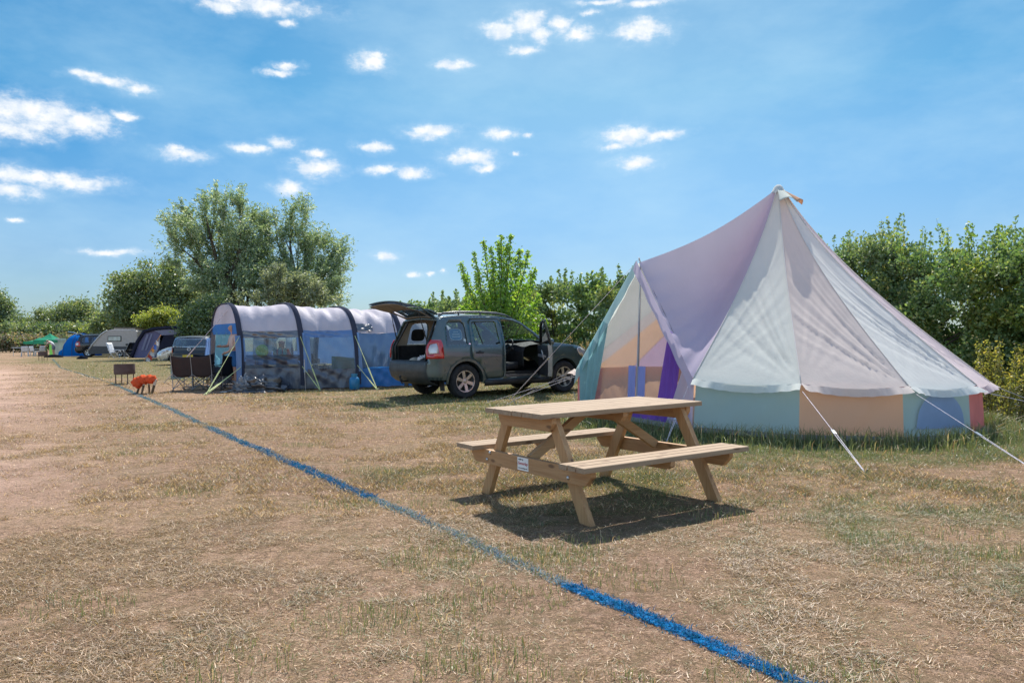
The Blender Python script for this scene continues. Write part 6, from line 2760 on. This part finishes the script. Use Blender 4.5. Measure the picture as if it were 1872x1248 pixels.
# small blue tent
bt = thing('dome_tent', 'small bright blue tent behind the black estate car', 'tent', gx(147, 67))
C_bt = cloth('dome_blue', (.015, .20, .60), .4, wr=.8, wscale=3)
L0 = bt.location
mb = MB()
def bt_fn(u, v):
    # u along x (-3..+2), v around
    x = -1.2 + 2.7 * u
    prof = math.sin(PI * (.04 + .92 * u)) ** .45
    th = PI * v
    c = math.cos(th)
    return Vector((x * (1), -1.6 * math.copysign(abs(c) ** .7, c) * prof, 1.95 * prof * max(0, math.sin(th)) ** .7))
mb.grid(bt_fn, 30, 24)
mb.build('flysheet', C_bt, bt, smooth=True)
mb = MB()
for uu in (.08, .5, .92):
    mb.tube([bt_fn(uu, i / 20) * 1.01 for i in range(21)], .03, 5)
mb.build('tent_pole', surf('pole_blue', (.01, .07, .25), .5), bt)
mb = MB(); mb.grid(lambda u, v: bt_fn(-.0 + .001, v) + Vector((-.4 * u * (1), 0, 0)) + Vector((0, 0, -(u * .3) * math.sin(PI * v))), 5, 16); mb.build('porch', C_bt, bt, smooth=True)

# green gazebo
gz = thing('gazebo', 'green pop-up gazebo with peaked roof at the far left', 'gazebo', gx(91, 70))
C_gz = cloth('gazebo_green', (.07, .38, .24), .45, wr=.6)
C_gz2 = cloth('gazebo_wall', (.16, .42, .10), .45, wr=.8)
C_gzw = cloth('gazebo_white', (.62, .64, .62), .4)


def peak(mb, cx, cy, w_, zt, z0):
    c = [Vector((cx + sx * w_, cy + sy * w_, z0)) for sx, sy in ((-1, -1), (1, -1), (1, 1), (-1, 1))]
    top = Vector((cx, cy, zt))
    for i in range(4):
        a, b = c[i], c[(i + 1) % 4]
        def fn(u, v, a=a, b=b):
            e = a.lerp(b, v)
            p = top.lerp(e, u)
            p.z -= .12 * math.sin(PI * u)
            return p
        mb.grid(fn, 6, 6)
        mb.grid(lambda u, v, a=a, b=b: a.lerp(b, v) + Vector((0, 0, -.22 * u - .05 * math.sin(PI * v) * u)), 2, 8)
mb = MB(); peak(mb, 0, 0, .95, 2.02, 1.42); mb.build('canopy', C_gz, gz, smooth=True, sharp=30)
mb = MB()
for sx in (-1, 1):
    for sy in (-1, 1):
        mb.tube([(sx * .93, sy * .93, 0), (sx * .93, sy * .93, 1.42)], .03, 5)
mb.build('frame', surf('gazebo_frame', (.05, .2, .13), .5), gz)
mb = MB(); mb.grid(lambda u, v: Vector((-.6 + 1.4 * u, .90, .05 + 1.0 * v)), 6, 4); mb.build('side_wall', C_gz2, gz)
mb = MB(); mb.grid(lambda u, v: Vector((.92 + .12 * u, -.8 + 1.6 * u, .05 + 1.5 * v)), 4, 4); mb.build('side_wall', C_gzw, gz)
gz2 = thing('gazebo', 'lower pale green gazebo on the left of the peaked green one', 'gazebo', gx(66, 73))
mb = MB(); peak(mb, .3, 0, .95, 1.66, 1.3); mb.build('canopy', C_gz, gz2, smooth=True, sharp=30)
mb = MB()
for sx in (-.6, 1.2):
    for sy in (-.9, .9):
        mb.tube([(sx, sy, 0), (sx, sy, 1.28)], .03, 5)
mb.build('frame', surf('gazebo_frame_dark', (.05, .08, .07), .5), gz2)


def plastic_chair(label, loc, rz):
    t = thing('garden_chair', label, 'chair', loc, rz, 'white plastic garden chairs')
    mb = MB(); mb.grid(lambda u, v: Vector(((u - .5) * .52, -.22 - .12 * v, .42 + .46 * v)), 5, 5); mb.build('backrest', plas, t, smooth=True, thick=.03)
    mb = MB(); mb.box((0, 0, .42), (.50, .46, .04)); mb.build('seat', plas, t, bevel=.01)
    for sx in (-1, 1):
        for sy in (-1, 1):
            mb = MB(); mb.beam((sx * .22, sy * .2, .4), (sx * .26, sy * .25, 0), .05, .05); mb.build('leg', plas, t)
        mb = MB(); mb.beam((sx * .26, -.25, .62), (sx * .26, .2, .62), .05, .03); mb.build('armrest', plas, t)
    return t


plastic_chair('leftmost white garden chair standing alone left of the gazebos', gx(45, 66), .5)
plastic_chair('white garden chair in front of the pale green gazebo', gx(63, 67), -.4)
plastic_chair('white garden chair between the pale and the peaked green gazebo', gx(73, 67), 1.2)
mb = MB(); mb.box((0, 0, .74), (1.5, .5, .04)); 
for sx in (-.7, .7):
    mb.tube([(sx, 0, 0), (sx, 0, .72)], .02, 5)
o = mb.build('trestle_table', plas, None); o.location = gx(38, 70); tag(o, 'white trestle table at the far left edge of the field', 'table')
lump('storage_crate', 'dark storage box on the grass in front of the green gazebo', 'box', gx(97, 62), (.75, .35, .22), C_chblk, 9, .08, 10)
# distant power line
pl = thing('power_line', 'thin overhead power line crossing the sky above the far left trees', 'power line', (-120, 190, 0))
mb = MB()
for dz in (0, .9):
    a, b = at(-60, 556, 190) - pl.location, at(240, 570, 190) - pl.location
    mb.tube([a.lerp(b, i / 16) + Vector((0, 0, dz - 2.2 * math.sin(PI * i / 16))) for i in range(17)], .03, 4)
mb.build('cable', M_dark, pl)
mb = MB()
for px in (-60, 240):
    a = at(px, 556 if px < 0 else 570, 190) - pl.location
    mb.tube([Vector((a.x, a.y, -.0 - 0)), a + Vector((0, 0, 1.2))], .15, 6)
mb.build('pylon_pole', bark('pole_wood'), pl)
# white cloth and odds lying in the boot of the green car
Mw = Matrix.Translation(suv.location) @ Matrix.Rotation(HEAD, 4, 'Z')
for nm_, lb, lc, sz, mt, sd, am in (('folded_cloth', 'white crumpled cloth lying in the open boot of the green car', (.38, -.22, .80), (.17, .16, .12), cl_white, 4, .25),
                                ('cardboard_box', 'small pale box in the boot left of the white cloth', (.30, .12, .80), (.12, .12, .07), surf('card', (.45, .40, .32), .8), 7, .03),
                                ('shoe', 'dark shoe beside the white cloth in the car boot', (.28, -.42, .80), (.14, .07, .07), M_dark, 8, .1)):
    lump(nm_, lb, nm_.split('_')[-1], Mw @ Vector(lc), sz, mt, sd, am, 12)

# ================================================================== vegetation
LM = leafmat('leaves', .46, .06, .5)
LMG = leafmat('leaves_glossy', .42, .045, .5)
LMB = leafmat('leaves_bright', .55, .05, .5, 1.15)
BK = bark('bark')
BKD = bark('bark_dark', (.06, .05, .04))


def leaf_cloud(name, P, size, cols, mat, parent, D=None, aspect=1.7, droop=0, loc=None, jitter=.9):
    """one bent leaf-shaped diamond per point; D preferred long-axis direction"""
    n = len(P)
    A = RNG.normal(size=(n, 3))
    if D is not None:
        A = D + A * jitter * .6
    A[:, 2] -= droop
    A /= np.linalg.norm(A, axis=1)[:, None] + 1e-9
    B = RNG.normal(size=(n, 3))
    B -= (B * A).sum(1)[:, None] * A
    B /= np.linalg.norm(B, axis=1)[:, None] + 1e-9
    s = (size * (.55 + .8 * RNG.random(n)))[:, None]
    a, b = A * s, B * s / aspect
    V = np.stack([P - a, P + b - a * .1, P + a, P - b - a * .1], 1).reshape(-1, 3)
    return np_mesh(name, V, 4, cols, mat, parent)


def palette(n, c0, c1, c2, p2=.12, spread=.25):
    r = RNG.random((n, 1))
    c = np.array(c0) * (1 - r) + np.array(c1) * r
    k = RNG.random((n, 1)) < p2
    c = np.where(k, np.array(c2), c)
    return c * (1 - spread / 2 + spread * RNG.random((n, 1)))


def make_tree(name, label, loc, H, ells, nclump, per, leaf, cols, mat=None, trunk=.22, style='round', droop=.2, group=None, aspect=1.8, clump_r=.55, bare=.35, seed=1, limbs=14, bk=None, vshape=.75):
    """ells: crown ellipsoids (cx,cy,cz,rx,ry,rz) relative to base"""
    rng = np.random.default_rng(seed)
    t = thing(name, label, 'tree' if name.endswith('tree') else 'shrub', loc, 0, group)
    vol = np.array([e[3] * e[4] * e[5] for e in ells])
    which = rng.choice(len(ells), nclump, p=vol / vol.sum())
    E_ = np.array(ells)[which]
    d = rng.normal(size=(nclump, 3))
    d /= np.linalg.norm(d, axis=1)[:, None]
    r = (bare + (1 - bare) * rng.random(nclump) ** .5)[:, None]
    r = r * (1 + .12 * rng.normal(size=(nclump, 1)))
    C = E_[:, :3] + d * r * E_[:, 3:]
    C = C[C[:, 2] > .25]
    nclump = len(C)
    # limbs: trunk then forks toward chosen clumps
    mb = MB()
    th = H * .28
    mb.tube([(0, 0, -.1), (.05, .02, th * .5), (-.04, .05, th)], [trunk * 1.15, trunk * .9, trunk * .75], 9)
    ends = C[rng.choice(nclump, min(limbs, nclump), replace=False)]
    hubs = []
    for e in ends:
        b0 = Vector((-.04, .05, th * (.55 + .45 * rng.random())))
        e = Vector(e)
        m1 = b0.lerp(e, .4) + Vector((rng.normal() * .25, rng.normal() * .25, H * .05))
        m2 = b0.lerp(e, .75) + Vector((rng.normal() * .2, rng.normal() * .2, H * .03))
        w = trunk * (.3 + .25 * rng.random())
        mb.tube([b0, m1, m2, e], [w, w * .7, w * .42, w * .12], 6)
        hubs += [(m1, w * .5), (m2, w * .3)]
    tw = 0
    for c in C[::3]:
        cv_ = Vector(c)
        h, w = min(hubs, key=lambda q: (q[0] - cv_).length)
        mid = h.lerp(cv_, .5) + Vector((0, 0, .15))
        mb.tube([h, mid, cv_], [w * .45, w * .3, .012], 4, cap=False)
    mb.build('trunk', bk or BK, t, smooth=True)
    # leaves
    Pn, Dn = [], []
    cr = clump_r * (.6 + .8 * rng.random(nclump))
    ctr = np.array([0, 0, H * .35])
    for k in range(nclump):
        m_ = int(per * (.5 + rng.random()))
        out = C[k] - ctr
        out /= np.linalg.norm(out) + 1e-6
        if style == 'spray':
            # leaves strung along several twigs fanning outwards
            nt_ = 5
            dirs = out * 1.0 + rng.normal(size=(nt_, 3)) * .55
            dirs[:, 2] += .35
            dirs /= np.linalg.norm(dirs, axis=1)[:, None]
            s_ = rng.random(m_) * cr[k] * 2.2 - cr[k] * .5
            w_ = rng.integers(0, nt_, m_)
            p = C[k] + dirs[w_] * s_[:, None] + rng.normal(size=(m_, 3)) * cr[k] * .13
            p[:, 2] -= droop * np.maximum(0, s_) ** 2
            Dn.append(dirs[w_] + np.array([0, 0, -.4]))
        else:
            p = C[k] + rng.normal(size=(m_, 3)) * cr[k] * np.array([.55, .55, .42])
            Dn.append(rng.normal(size=(m_, 3)))
        Pn.append(p)
    P = np.concatenate(Pn)
    D = np.concatenate(Dn)
    k = P[:, 2] > .05
    P, D = P[k], D[k]
    leaf_cloud('crown', P, np.full(len(P), leaf), palette(len(P), *cols), mat or LM, t, D, aspect, .15)
    return t


W1 = ((.155, .235, .12), (.255, .35, .19), (.44, .50, .37), .2)
DK = ((.08, .135, .05), (.16, .23, .085), (.24, .28, .12), .14)
OL = ((.11, .165, .06), (.20, .265, .095), (.32, .33, .15), .12)
YG = ((.18, .24, .04), (.28, .32, .06), (.38, .36, .08), .15)
BG = ((.12, .25, .03), (.24, .38, .05), (.34, .44, .08), .2)


def TX(px, Y):
    return gx(px, Y)


def elp(px, py, rpx, rpy, Y, base, dy=0, ry=None):
    """crown ellipsoid covering a measured width and height at distance Y"""
    p = at(px, py, Y)
    k = Y / F
    return (p.x - base.x, dy, p.z, rpx * k, ry or rpx * k * .8, rpy * k)


b = TX(425, 56)
make_tree('willow_tree', 'taller left willow tree with spreading silvery crown behind the tunnel tent', b, 11.5,
          [elp(345, 420, 50, 52, 56, b), elp(405, 425, 60, 66, 56, b), elp(450, 440, 40, 62, 56, b, 1.5), elp(425, 520, 70, 50, 56, b), elp(370, 500, 50, 35, 56, b), elp(330, 450, 38, 20, 56, b)],
          230, 210, .115, W1, trunk=.42, style='spray', droop=.1, group='willow trees behind the tents', aspect=3.2, clump_r=.78, seed=3, limbs=26)
b = TX(548, 58)
make_tree('willow_tree', 'right willow tree with upright feathery shoots behind the tunnel tent', b, 10.8,
          [elp(495, 450, 30, 62, 58, b), elp(542, 440, 34, 64, 58, b), elp(588, 475, 34, 45, 58, b), elp(610, 500, 18, 62, 58, b), elp(545, 530, 78, 40, 58, b)],
          210, 200, .115, W1, trunk=.36, style='spray', droop=.05, group='willow trees behind the tents', aspect=3.2, clump_r=.78, seed=5, limbs=22)
b = TX(500, 52)
make_tree('willow_tree', 'low pale grey-green willow bush below the two big willow crowns', b, 5.0,
          [elp(515, 520, 34, 30, 52, b), elp(560, 535, 34, 30, 52, b), elp(480, 550, 40, 22, 52, b)], 70, 200, .10, ((.13, .17, .09), (.22, .26, .16), (.36, .39, .28), .25), trunk=.2, style='spray', group='willow trees behind the tents', aspect=3, clump_r=.6, seed=8)
b = TX(290, 72)
make_tree('dark_green_tree', 'rounded dark green tree left of the willows behind the caravan', b, 7.2,
          [elp(255, 535, 46, 42, 72, b), elp(300, 520, 44, 42, 72, b), elp(270, 575, 64, 30, 72, b), elp(228, 570, 26, 34, 72, b), elp(335, 560, 50, 50, 72, b)],
          210, 230, .13, OL, trunk=.42, clump_r=1.0, seed=11, group='broadleaf trees behind the tents')
b = TX(205, 76)
make_tree('dark_green_tree', 'low loose green tree directly behind the caravan nose', b, 4.0,
          [elp(205, 585, 24, 22, 76, b), elp(190, 600, 20, 18, 76, b)], 45, 150, .13, OL, trunk=.15, clump_r=.6, seed=12, group='broadleaf trees behind the tents')
b = TX(300, 63)
make_tree('bright_shrub', 'bright yellow-green shrub above the dark awning tent', b, 3.4,
          [elp(285, 588, 32, 20, 63, b), elp(325, 590, 30, 20, 63, b), elp(300, 580, 22, 16, 63, b), elp(360, 598, 26, 18, 63, b)], 95, 200, .09, YG, trunk=.1, clump_r=.45, seed=14, mat=LMB)
b = TX(385, 52)
make_tree('dark_shrub', 'dark green bush behind the black hatchback and the tent gable', b, 3.6,
          [elp(390, 585, 45, 38, 52, b), elp(350, 600, 25, 20, 52, b)], 80, 180, .10, DK, trunk=.12, clump_r=.6, seed=15)
b = TX(178, 90)
make_tree('bright_shrub', 'small yellow-green shrub between the far trees and the caravan', b, 3.0,
          [elp(168, 607, 14, 12, 90, b)], 24, 120, .13, YG, trunk=.1, clump_r=.5, seed=16, mat=LMB)
b = TX(135, 118)
make_tree('round_tree', 'large rounded green tree in the distance left of the caravan', b, 7.5,
          [elp(140, 583, 34, 28, 118, b), elp(120, 592, 22, 22, 118, b), elp(155, 600, 20, 25, 118, b), elp(128, 605, 30, 22, 118, b)], 190, 240, .15, OL, trunk=.4, clump_r=1.2, seed=21, group='distant trees at the field end')
b = TX(85, 125)
make_tree('round_tree', 'smaller distant tree with a thin crown left of the rounded one', b, 6.5,
          [elp(85, 578, 18, 13, 125, b), elp(75, 600, 28, 20, 125, b), elp(100, 600, 20, 16, 125, b)], 110, 200, .15, OL, trunk=.3, clump_r=1.0, seed=22, group='distant trees at the field end')
b = TX(10, 110)
make_tree('round_tree', 'tall dark tree cut off by the left edge of the picture', b, 8.0,
          [elp(2, 575, 18, 32, 110, b), elp(20, 598, 22, 24, 110, b), elp(-30, 570, 34, 40, 110, b)], 130, 220, .15, DK, trunk=.35, clump_r=1.1, seed=23, group='distant trees at the field end')
# far field hedge and dry bramble bank
seedk = 30
far_l = ['leftmost low dark hedge bush at the far field edge', 'low hedge bush below the smaller distant tree', 'low hedge bush behind the green gazebo', 'low hedge bush behind the small blue tent', 'low hedge bush behind the far end of the caravan']
for px, lab in zip((20, 58, 95, 140, 185), far_l):
    b = TX(px, 105)
    make_tree('hedge_shrub', lab, b, 3.2, [elp(px, 607, 26, 14, 105, b), elp(px + 8, 618, 26, 12, 105, b)], 60, 130, .17, DK if px % 2 else OL, trunk=.1, clump_r=.9, seed=seedk, group='hedge bushes at the far field end')
    seedk += 1
DRY = ((.20, .155, .10), (.28, .22, .14), (.14, .19, .07), .4)
for px, w_, lab in ((18, 24, 'dry brown bramble thicket at the far left edge'), (55, 22, 'dry brown bramble thicket left of the pale gazebo'), (110, 24, 'dry brown scrub behind the peaked green gazebo')):
    b = TX(px, 92)
    make_tree('bramble_shrub', lab, b, 2.2, [elp(px, 627, w_, 8, 92, b)], 60, 130, .14, DRY, trunk=.05, clump_r=.7, seed=seedk, group='dry bramble thickets')
    seedk += 1
b = TX(-60, 92)
make_tree('hedge_shrub', 'hedge bush just outside the left picture edge', b, 4, [(0, 0, 2, 4, 2, 2)], 60, 120, .2, OL, trunk=.1, clump_r=1, seed=44, group='hedge bushes at the far field end') if False else None

# ---- bright sapling behind the car: upright leafy shoots
sap = thing('maple_sapling', 'bright lime green young tree with upright spiky shoots behind the car roof', 'tree', gx(915, 27))
rng = np.random.default_rng(77)
mb = MB()
Pn, Dn = [], []
base = sap.location
tips = [(842, 480), (848, 505), (866, 462), (884, 442), (898, 452), (912, 440), (917, 432), (934, 430), (928, 445), (950, 455), (966, 462), (978, 492), (955, 478), (985, 540), (992, 575), (870, 500), (900, 480), (940, 470),
        (990, 600), (850, 545), (858, 575), (880, 540), (915, 520), (960, 520), (970, 560), (905, 560), (935, 565), (985, 620), (862, 600), (960, 600), (925, 600), (890, 590), (975, 640), (1000, 590), (845, 560)]
for (px, py) in tips:
    dy = rng.normal() * .6
    q = at(px, py, 27 + dy) - base
    root = Vector((rng.normal() * .08, rng.normal() * .08, .5 + rng.random() * .5))
    lowc = Vector((q.x * .55, q.y * .5, root.z + (q.z - root.z) * .38))
    pts = []
    for i in range(9):
        t_ = i / 8
        p = root.lerp(lowc, t_).lerp(lowc.lerp(Vector(q), t_), t_)
        pts.append(p)
    mb.tube(pts, [.028 * (1 - i / 9) + .005 for i in range(9)], 5)
    L_ = sum((pts[i + 1] - pts[i]).length for i in range(8))
    nl = int(330 * L_ / 2.6) + 90
    for _ in range(nl):
        t_ = 1 - rng.random() ** 1.15 * .82
        i = min(7, int(t_ * 8))
        p = pts[i].lerp(pts[i + 1], t_ * 8 - i)
        rad = .065 + .22 * (1 - t_) ** .6
        o = rng.normal(size=3) * rad * .62
        Pn.append(np.array(p) + o)
        Dn.append(o / (np.linalg.norm(o) + 1e-6) + np.array([0, 0, -.5]))
mb.build('trunk', BK, sap, smooth=True)
P, D = np.array(Pn), np.array(Dn)
leaf_cloud('crown', P, np.full(len(P), .050), palette(len(P), *BG), LMB, sap, D, 1.35, .1)

# ---- the long hedge on the right


def hedge_mesh(seed, w=3.0, d=1.9, h=3.2, nclump=155, per=320, leaf=.034, cols=DK, shoots=24, mat=None):
    rng = np.random.default_rng(seed)
    C = []
    while len(C) < nclump:
        x, y, z = rng.uniform(-w / 2, w / 2), rng.uniform(-d / 2, d / 2), rng.uniform(.15, h)
        top = h * (.93 - .12 * abs(x) / w)
        q = (abs(x) / (w / 2)) ** 3 + (abs(y) / (d / 2)) ** 2.4 + max(0, (z - h * .55) / (top - h * .55)) ** 2.2
        if q < 1.0 and q > .22 - .1 * rng.random():
            C.append((x, y, z))
    C = np.array(C)
    Pn, Dn, cc = [], [], []
    for k in range(nclump):
        r = .16 + .24 * rng.random()
        m_ = int(per * (.5 + rng.random()))
        u = rng.normal(size=(m_, 3))
        u /= np.linalg.norm(u, axis=1)[:, None]
        p = C[k] + u * r * (.35 + .65 * rng.random((m_, 1)) ** .6) * np.array([1.1, 1, .8])
        Pn.append(p)
        Dn.append(u)
        hue = rng.random()
        c = palette(m_, *cols)
        if hue > .80:
            c = c * np.array([1.5, 1.25, .8])
        elif hue < .25:
            c = c * np.array([.75, .85, .9])
        cc.append(c)
    mb = MB()
    for k in range(shoots):
        x, y = rng.uniform(-w / 2, w / 2), rng.uniform(-d / 3, d / 3)
        z0 = h * (.78 - .2 * abs(x) / w)
        Ls = .15 + .65 * rng.random() ** 1.6
        lean = rng.normal(size=2) * .16
        pts = [Vector((x + lean[0] * t * Ls, y + lean[1] * t * Ls, z0 + t * (Ls + .25))) for t in (0, .33, .66, 1)]
        mb.tube(pts, [.008, .006, .004, .002], 4, cap=False)
        m_ = int(85 * (Ls + .25))
        t = rng.random(m_)
        rad = (.075 * (1 - t) ** .8 + .014)
        base_ = np.array(pts[0])[None] * (1 - t)[:, None] + np.array(pts[3])[None] * t[:, None]
        o = rng.normal(size=(m_, 3)) * rad[:, None]
        Pn.append(base_ + o)
        Dn.append(o)
        cc.append(palette(m_, *cols) * np.array([1.25, 1.25, 1.0]))
    for k in range(9):
        x, y = rng.uniform(-w / 3, w / 3), rng.uniform(-d / 4, d / 4)
        e = C[rng.integers(nclump)]
        mb.tube([(x * .3, y * .3, -.05), (x, y, h * .3), tuple(e)], [.04, .025, .008], 5)
    return np.concatenate(Pn), np.concatenate(Dn), np.concatenate(cc), mb


HD = ((.105, .18, .060), (.20, .30, .10), (.31, .36, .14), .16)
HD2 = ((.105, .17, .07), (.19, .27, .115), (.29, .34, .18), .16)
protos = []
for sd, cset, h_ in ((101, HD, 3.1), (102, HD2, 3.4), (103, HD, 3.3)):
    t = thing('hedge_shrub', 'x', 'shrub', (0, 0, 0))
    P, D, cc, mb = hedge_mesh(sd, h=h_, cols=cset)
    mb.build('trunk', BKD, t, smooth=True)
    n = len(P)
    leaf_cloud('foliage', P, np.full(n, .034), cc, LMG, t, D, 1.5, 0)
    protos.append(t)
# coarse protos for the far half
for sd, cset, h_ in ((104, HD, 3.2), (105, HD2, 3.3)):
    t = thing('hedge_shrub', 'x', 'shrub', (0, 0, 0))
    P, D, cc, mb = hedge_mesh(sd, h=h_, cols=cset, nclump=80, per=150, leaf=.05, shoots=14)
    mb.build('trunk', BKD, t, smooth=True)
    leaf_cloud('foliage', P, np.full(len(P), .055), cc, LMG, t, D, 1.5, 0)
    protos.append(t)
RH_ = ['rightmost tall hedge bush at the right picture edge', 'tall hedge bush just left of the rightmost one, behind the yellow weeds', 'tall hedge bush two places in from the right edge, above the tent roof slope',
       'hedge bush rising beside the middle of the bell tent roof slope', 'hedge bush just right of the bell tent peak slope, lower in view', 'hedge bush hidden mostly by the bell tent canvas',
       'hedge bush behind the bell tent peak', 'hedge bush behind the purple tent roof panel', 'hedge bush just left of the bell tent door peak', 'sparse topped hedge bush left of the bell tent door',
       'hedge bush with tall single shoots between the sapling and the bell tent', 'dark hedge bush above the green car bonnet', 'hedge bush right of the bright sapling base', 'hedge bush behind the bright sapling',
       'hedge bush left of the sapling above the car roof', 'thin hedge bush above the raised tailgate', 'low hedge bush behind the right end of the tunnel tent', 'low hedge bush behind the third tunnel tent bay',
       'far low hedge bush beside the right willow', 'farthest low hedge bush under the right willow']
ys = []
y = 11.2
k = 0
rngh = np.random.default_rng(5)
used = set()
while k < 20:
    x = 10.1 - .55 * (y - 13.3)
    pi_ = (int(rngh.integers(0, 3)) if y < 24 else 3 + int(rngh.integers(0, 2)))
    if pi_ not in used:
        used.add(pi_)
        t = protos[pi_]
    else:
        t = copy_tree(protos[pi_])
    s_ = {True: 1.0}[True] * rngh.uniform(.94, 1.08)
    hs_ = {0: 1.02, 1: 1.1, 2: 1.12, 3: 1.10, 4: 1.08, 5: 1.05, 6: 1.0, 7: 1.0}.get(k, 1.05) if y < 24 else (1.08 if y < 30 else 1.04)
    t.location = (x + rngh.normal() * .15, y, float(slope_z(x, y)))
    t.rotation_euler = (0, 0, math.radians(-61 + (180 if rngh.random() < .5 else 0) + rngh.normal() * 8))
    t.scale = (s_, s_ * 1.05, hs_ * rngh.uniform(.96, 1.05))
    t['label'] = RH_[k]
    t['group'] = 'hedge bushes in the long hedge on the right'
    k += 1
    y += 1.45 if y < 24 else 2.1
for i, t in enumerate(protos):
    if i not in used:
        for c in kids(t):
            bpy.data.objects.remove(c)
        bpy.data.objects.remove(t)

# ---- yellow-green weeds at the right edge, dry grass stems near the car nose
def weed(label, loc, h, n=7, cols=None, leaf=.03, spread=.3, name='tall_weed', cat='plant', group=None, seed=0, dens=130):
    rng = np.random.default_rng(seed)
    loc = Vector(loc)
    loc.z = float(slope_z(loc.x, loc.y))
    t = thing(name, label, cat, loc, 0, group)
    mb = MB()
    Pn, Dn = [], []
    for k in range(n):
        a = rng.random() * 2 * PI
        hh = h * (.6 + .4 * rng.random())
        e = Vector((math.cos(a) * spread * hh * rng.random() * 1.3, math.sin(a) * spread * hh * rng.random() * 1.3, hh))
        pts = [Vector((rng.normal() * .05, rng.normal() * .05, -.02)), Vector((e.x * .35, e.y * .35, hh * .5)), e]
        mb.tube(pts, [.008, .006, .002], 4)
        m_ = int(dens * hh)
        tt = rng.random(m_) ** .8
        p = np.stack([(1 - tt) * pts[0][i] * (1 - tt) + 2 * tt * (1 - tt) * pts[1][i] + tt * tt * pts[2][i] for i in range(3)], -1)
        o = rng.normal(size=(m_, 3)) * (.075 * (1.1 - tt) + .012)[:, None]
        Pn.append(p + o)
        Dn.append(o)
    mb.build('stem', bark('stem_%d' % seed, (.18, .16, .07)), t)
    P, D = np.concatenate(Pn), np.concatenate(Dn)
    leaf_cloud('foliage', P, np.full(len(P), leaf), palette(len(P), *(cols or YG)), LMB, t, D, 2.0, .2)
    return t


YW = ((.15, .17, .04), (.27, .27, .06), (.34, .28, .07), .2)
wl_ = ['yellow-green weed clump reaching highest at the right hedge foot', 'yellow-green weed clump at the far right picture edge', 'lower weed clump just right of the bell tent eave', 'low weed clump behind the right guy rope', 'weed clump right of the tall one by the right edge']
for k, (px, py, Y, h_, n_) in enumerate(((1800, 622, 12.6, 1.35, 9), (1862, 640, 12.0, 1.25, 9), (1776, 650, 14.0, 1.0, 7), (1838, 700, 11.8, .8, 7), (1832, 640, 12.3, 1.2, 9))):
    weed(wl_[k], gx(px + 6, Y), h_, n_, YW, .024, .22, group='yellow-green weeds at the right hedge foot', seed=200 + k)
DW = ((.36, .26, .15), (.46, .34, .20), (.28, .2, .12), .2)
dw = ['dry seed-headed grass clump just beyond the car bonnet', 'dry grass clump between the car nose and the bell tent', 'dry grass clump right behind the left edge of the bell tent', 'tall single dry grass stems above the car bonnet', 'dry stems beside the right side of the tent roof']
for k, (px, Y, h_, n_) in enumerate(((1062, 22, 1.25, 14), (1078, 21.5, 1.2, 14), (1095, 21, 1.2, 12), (1042, 22.5, 1.55, 5), (1752, 15.5, 1.15, 5))):
    weed(dw[k], gx(px, Y), h_, n_, DW, .016, .16, 'dry_grass_clump', 'grass clump', 'dry seeding grass clumps by the hedge', seed=300 + k, dens=60)
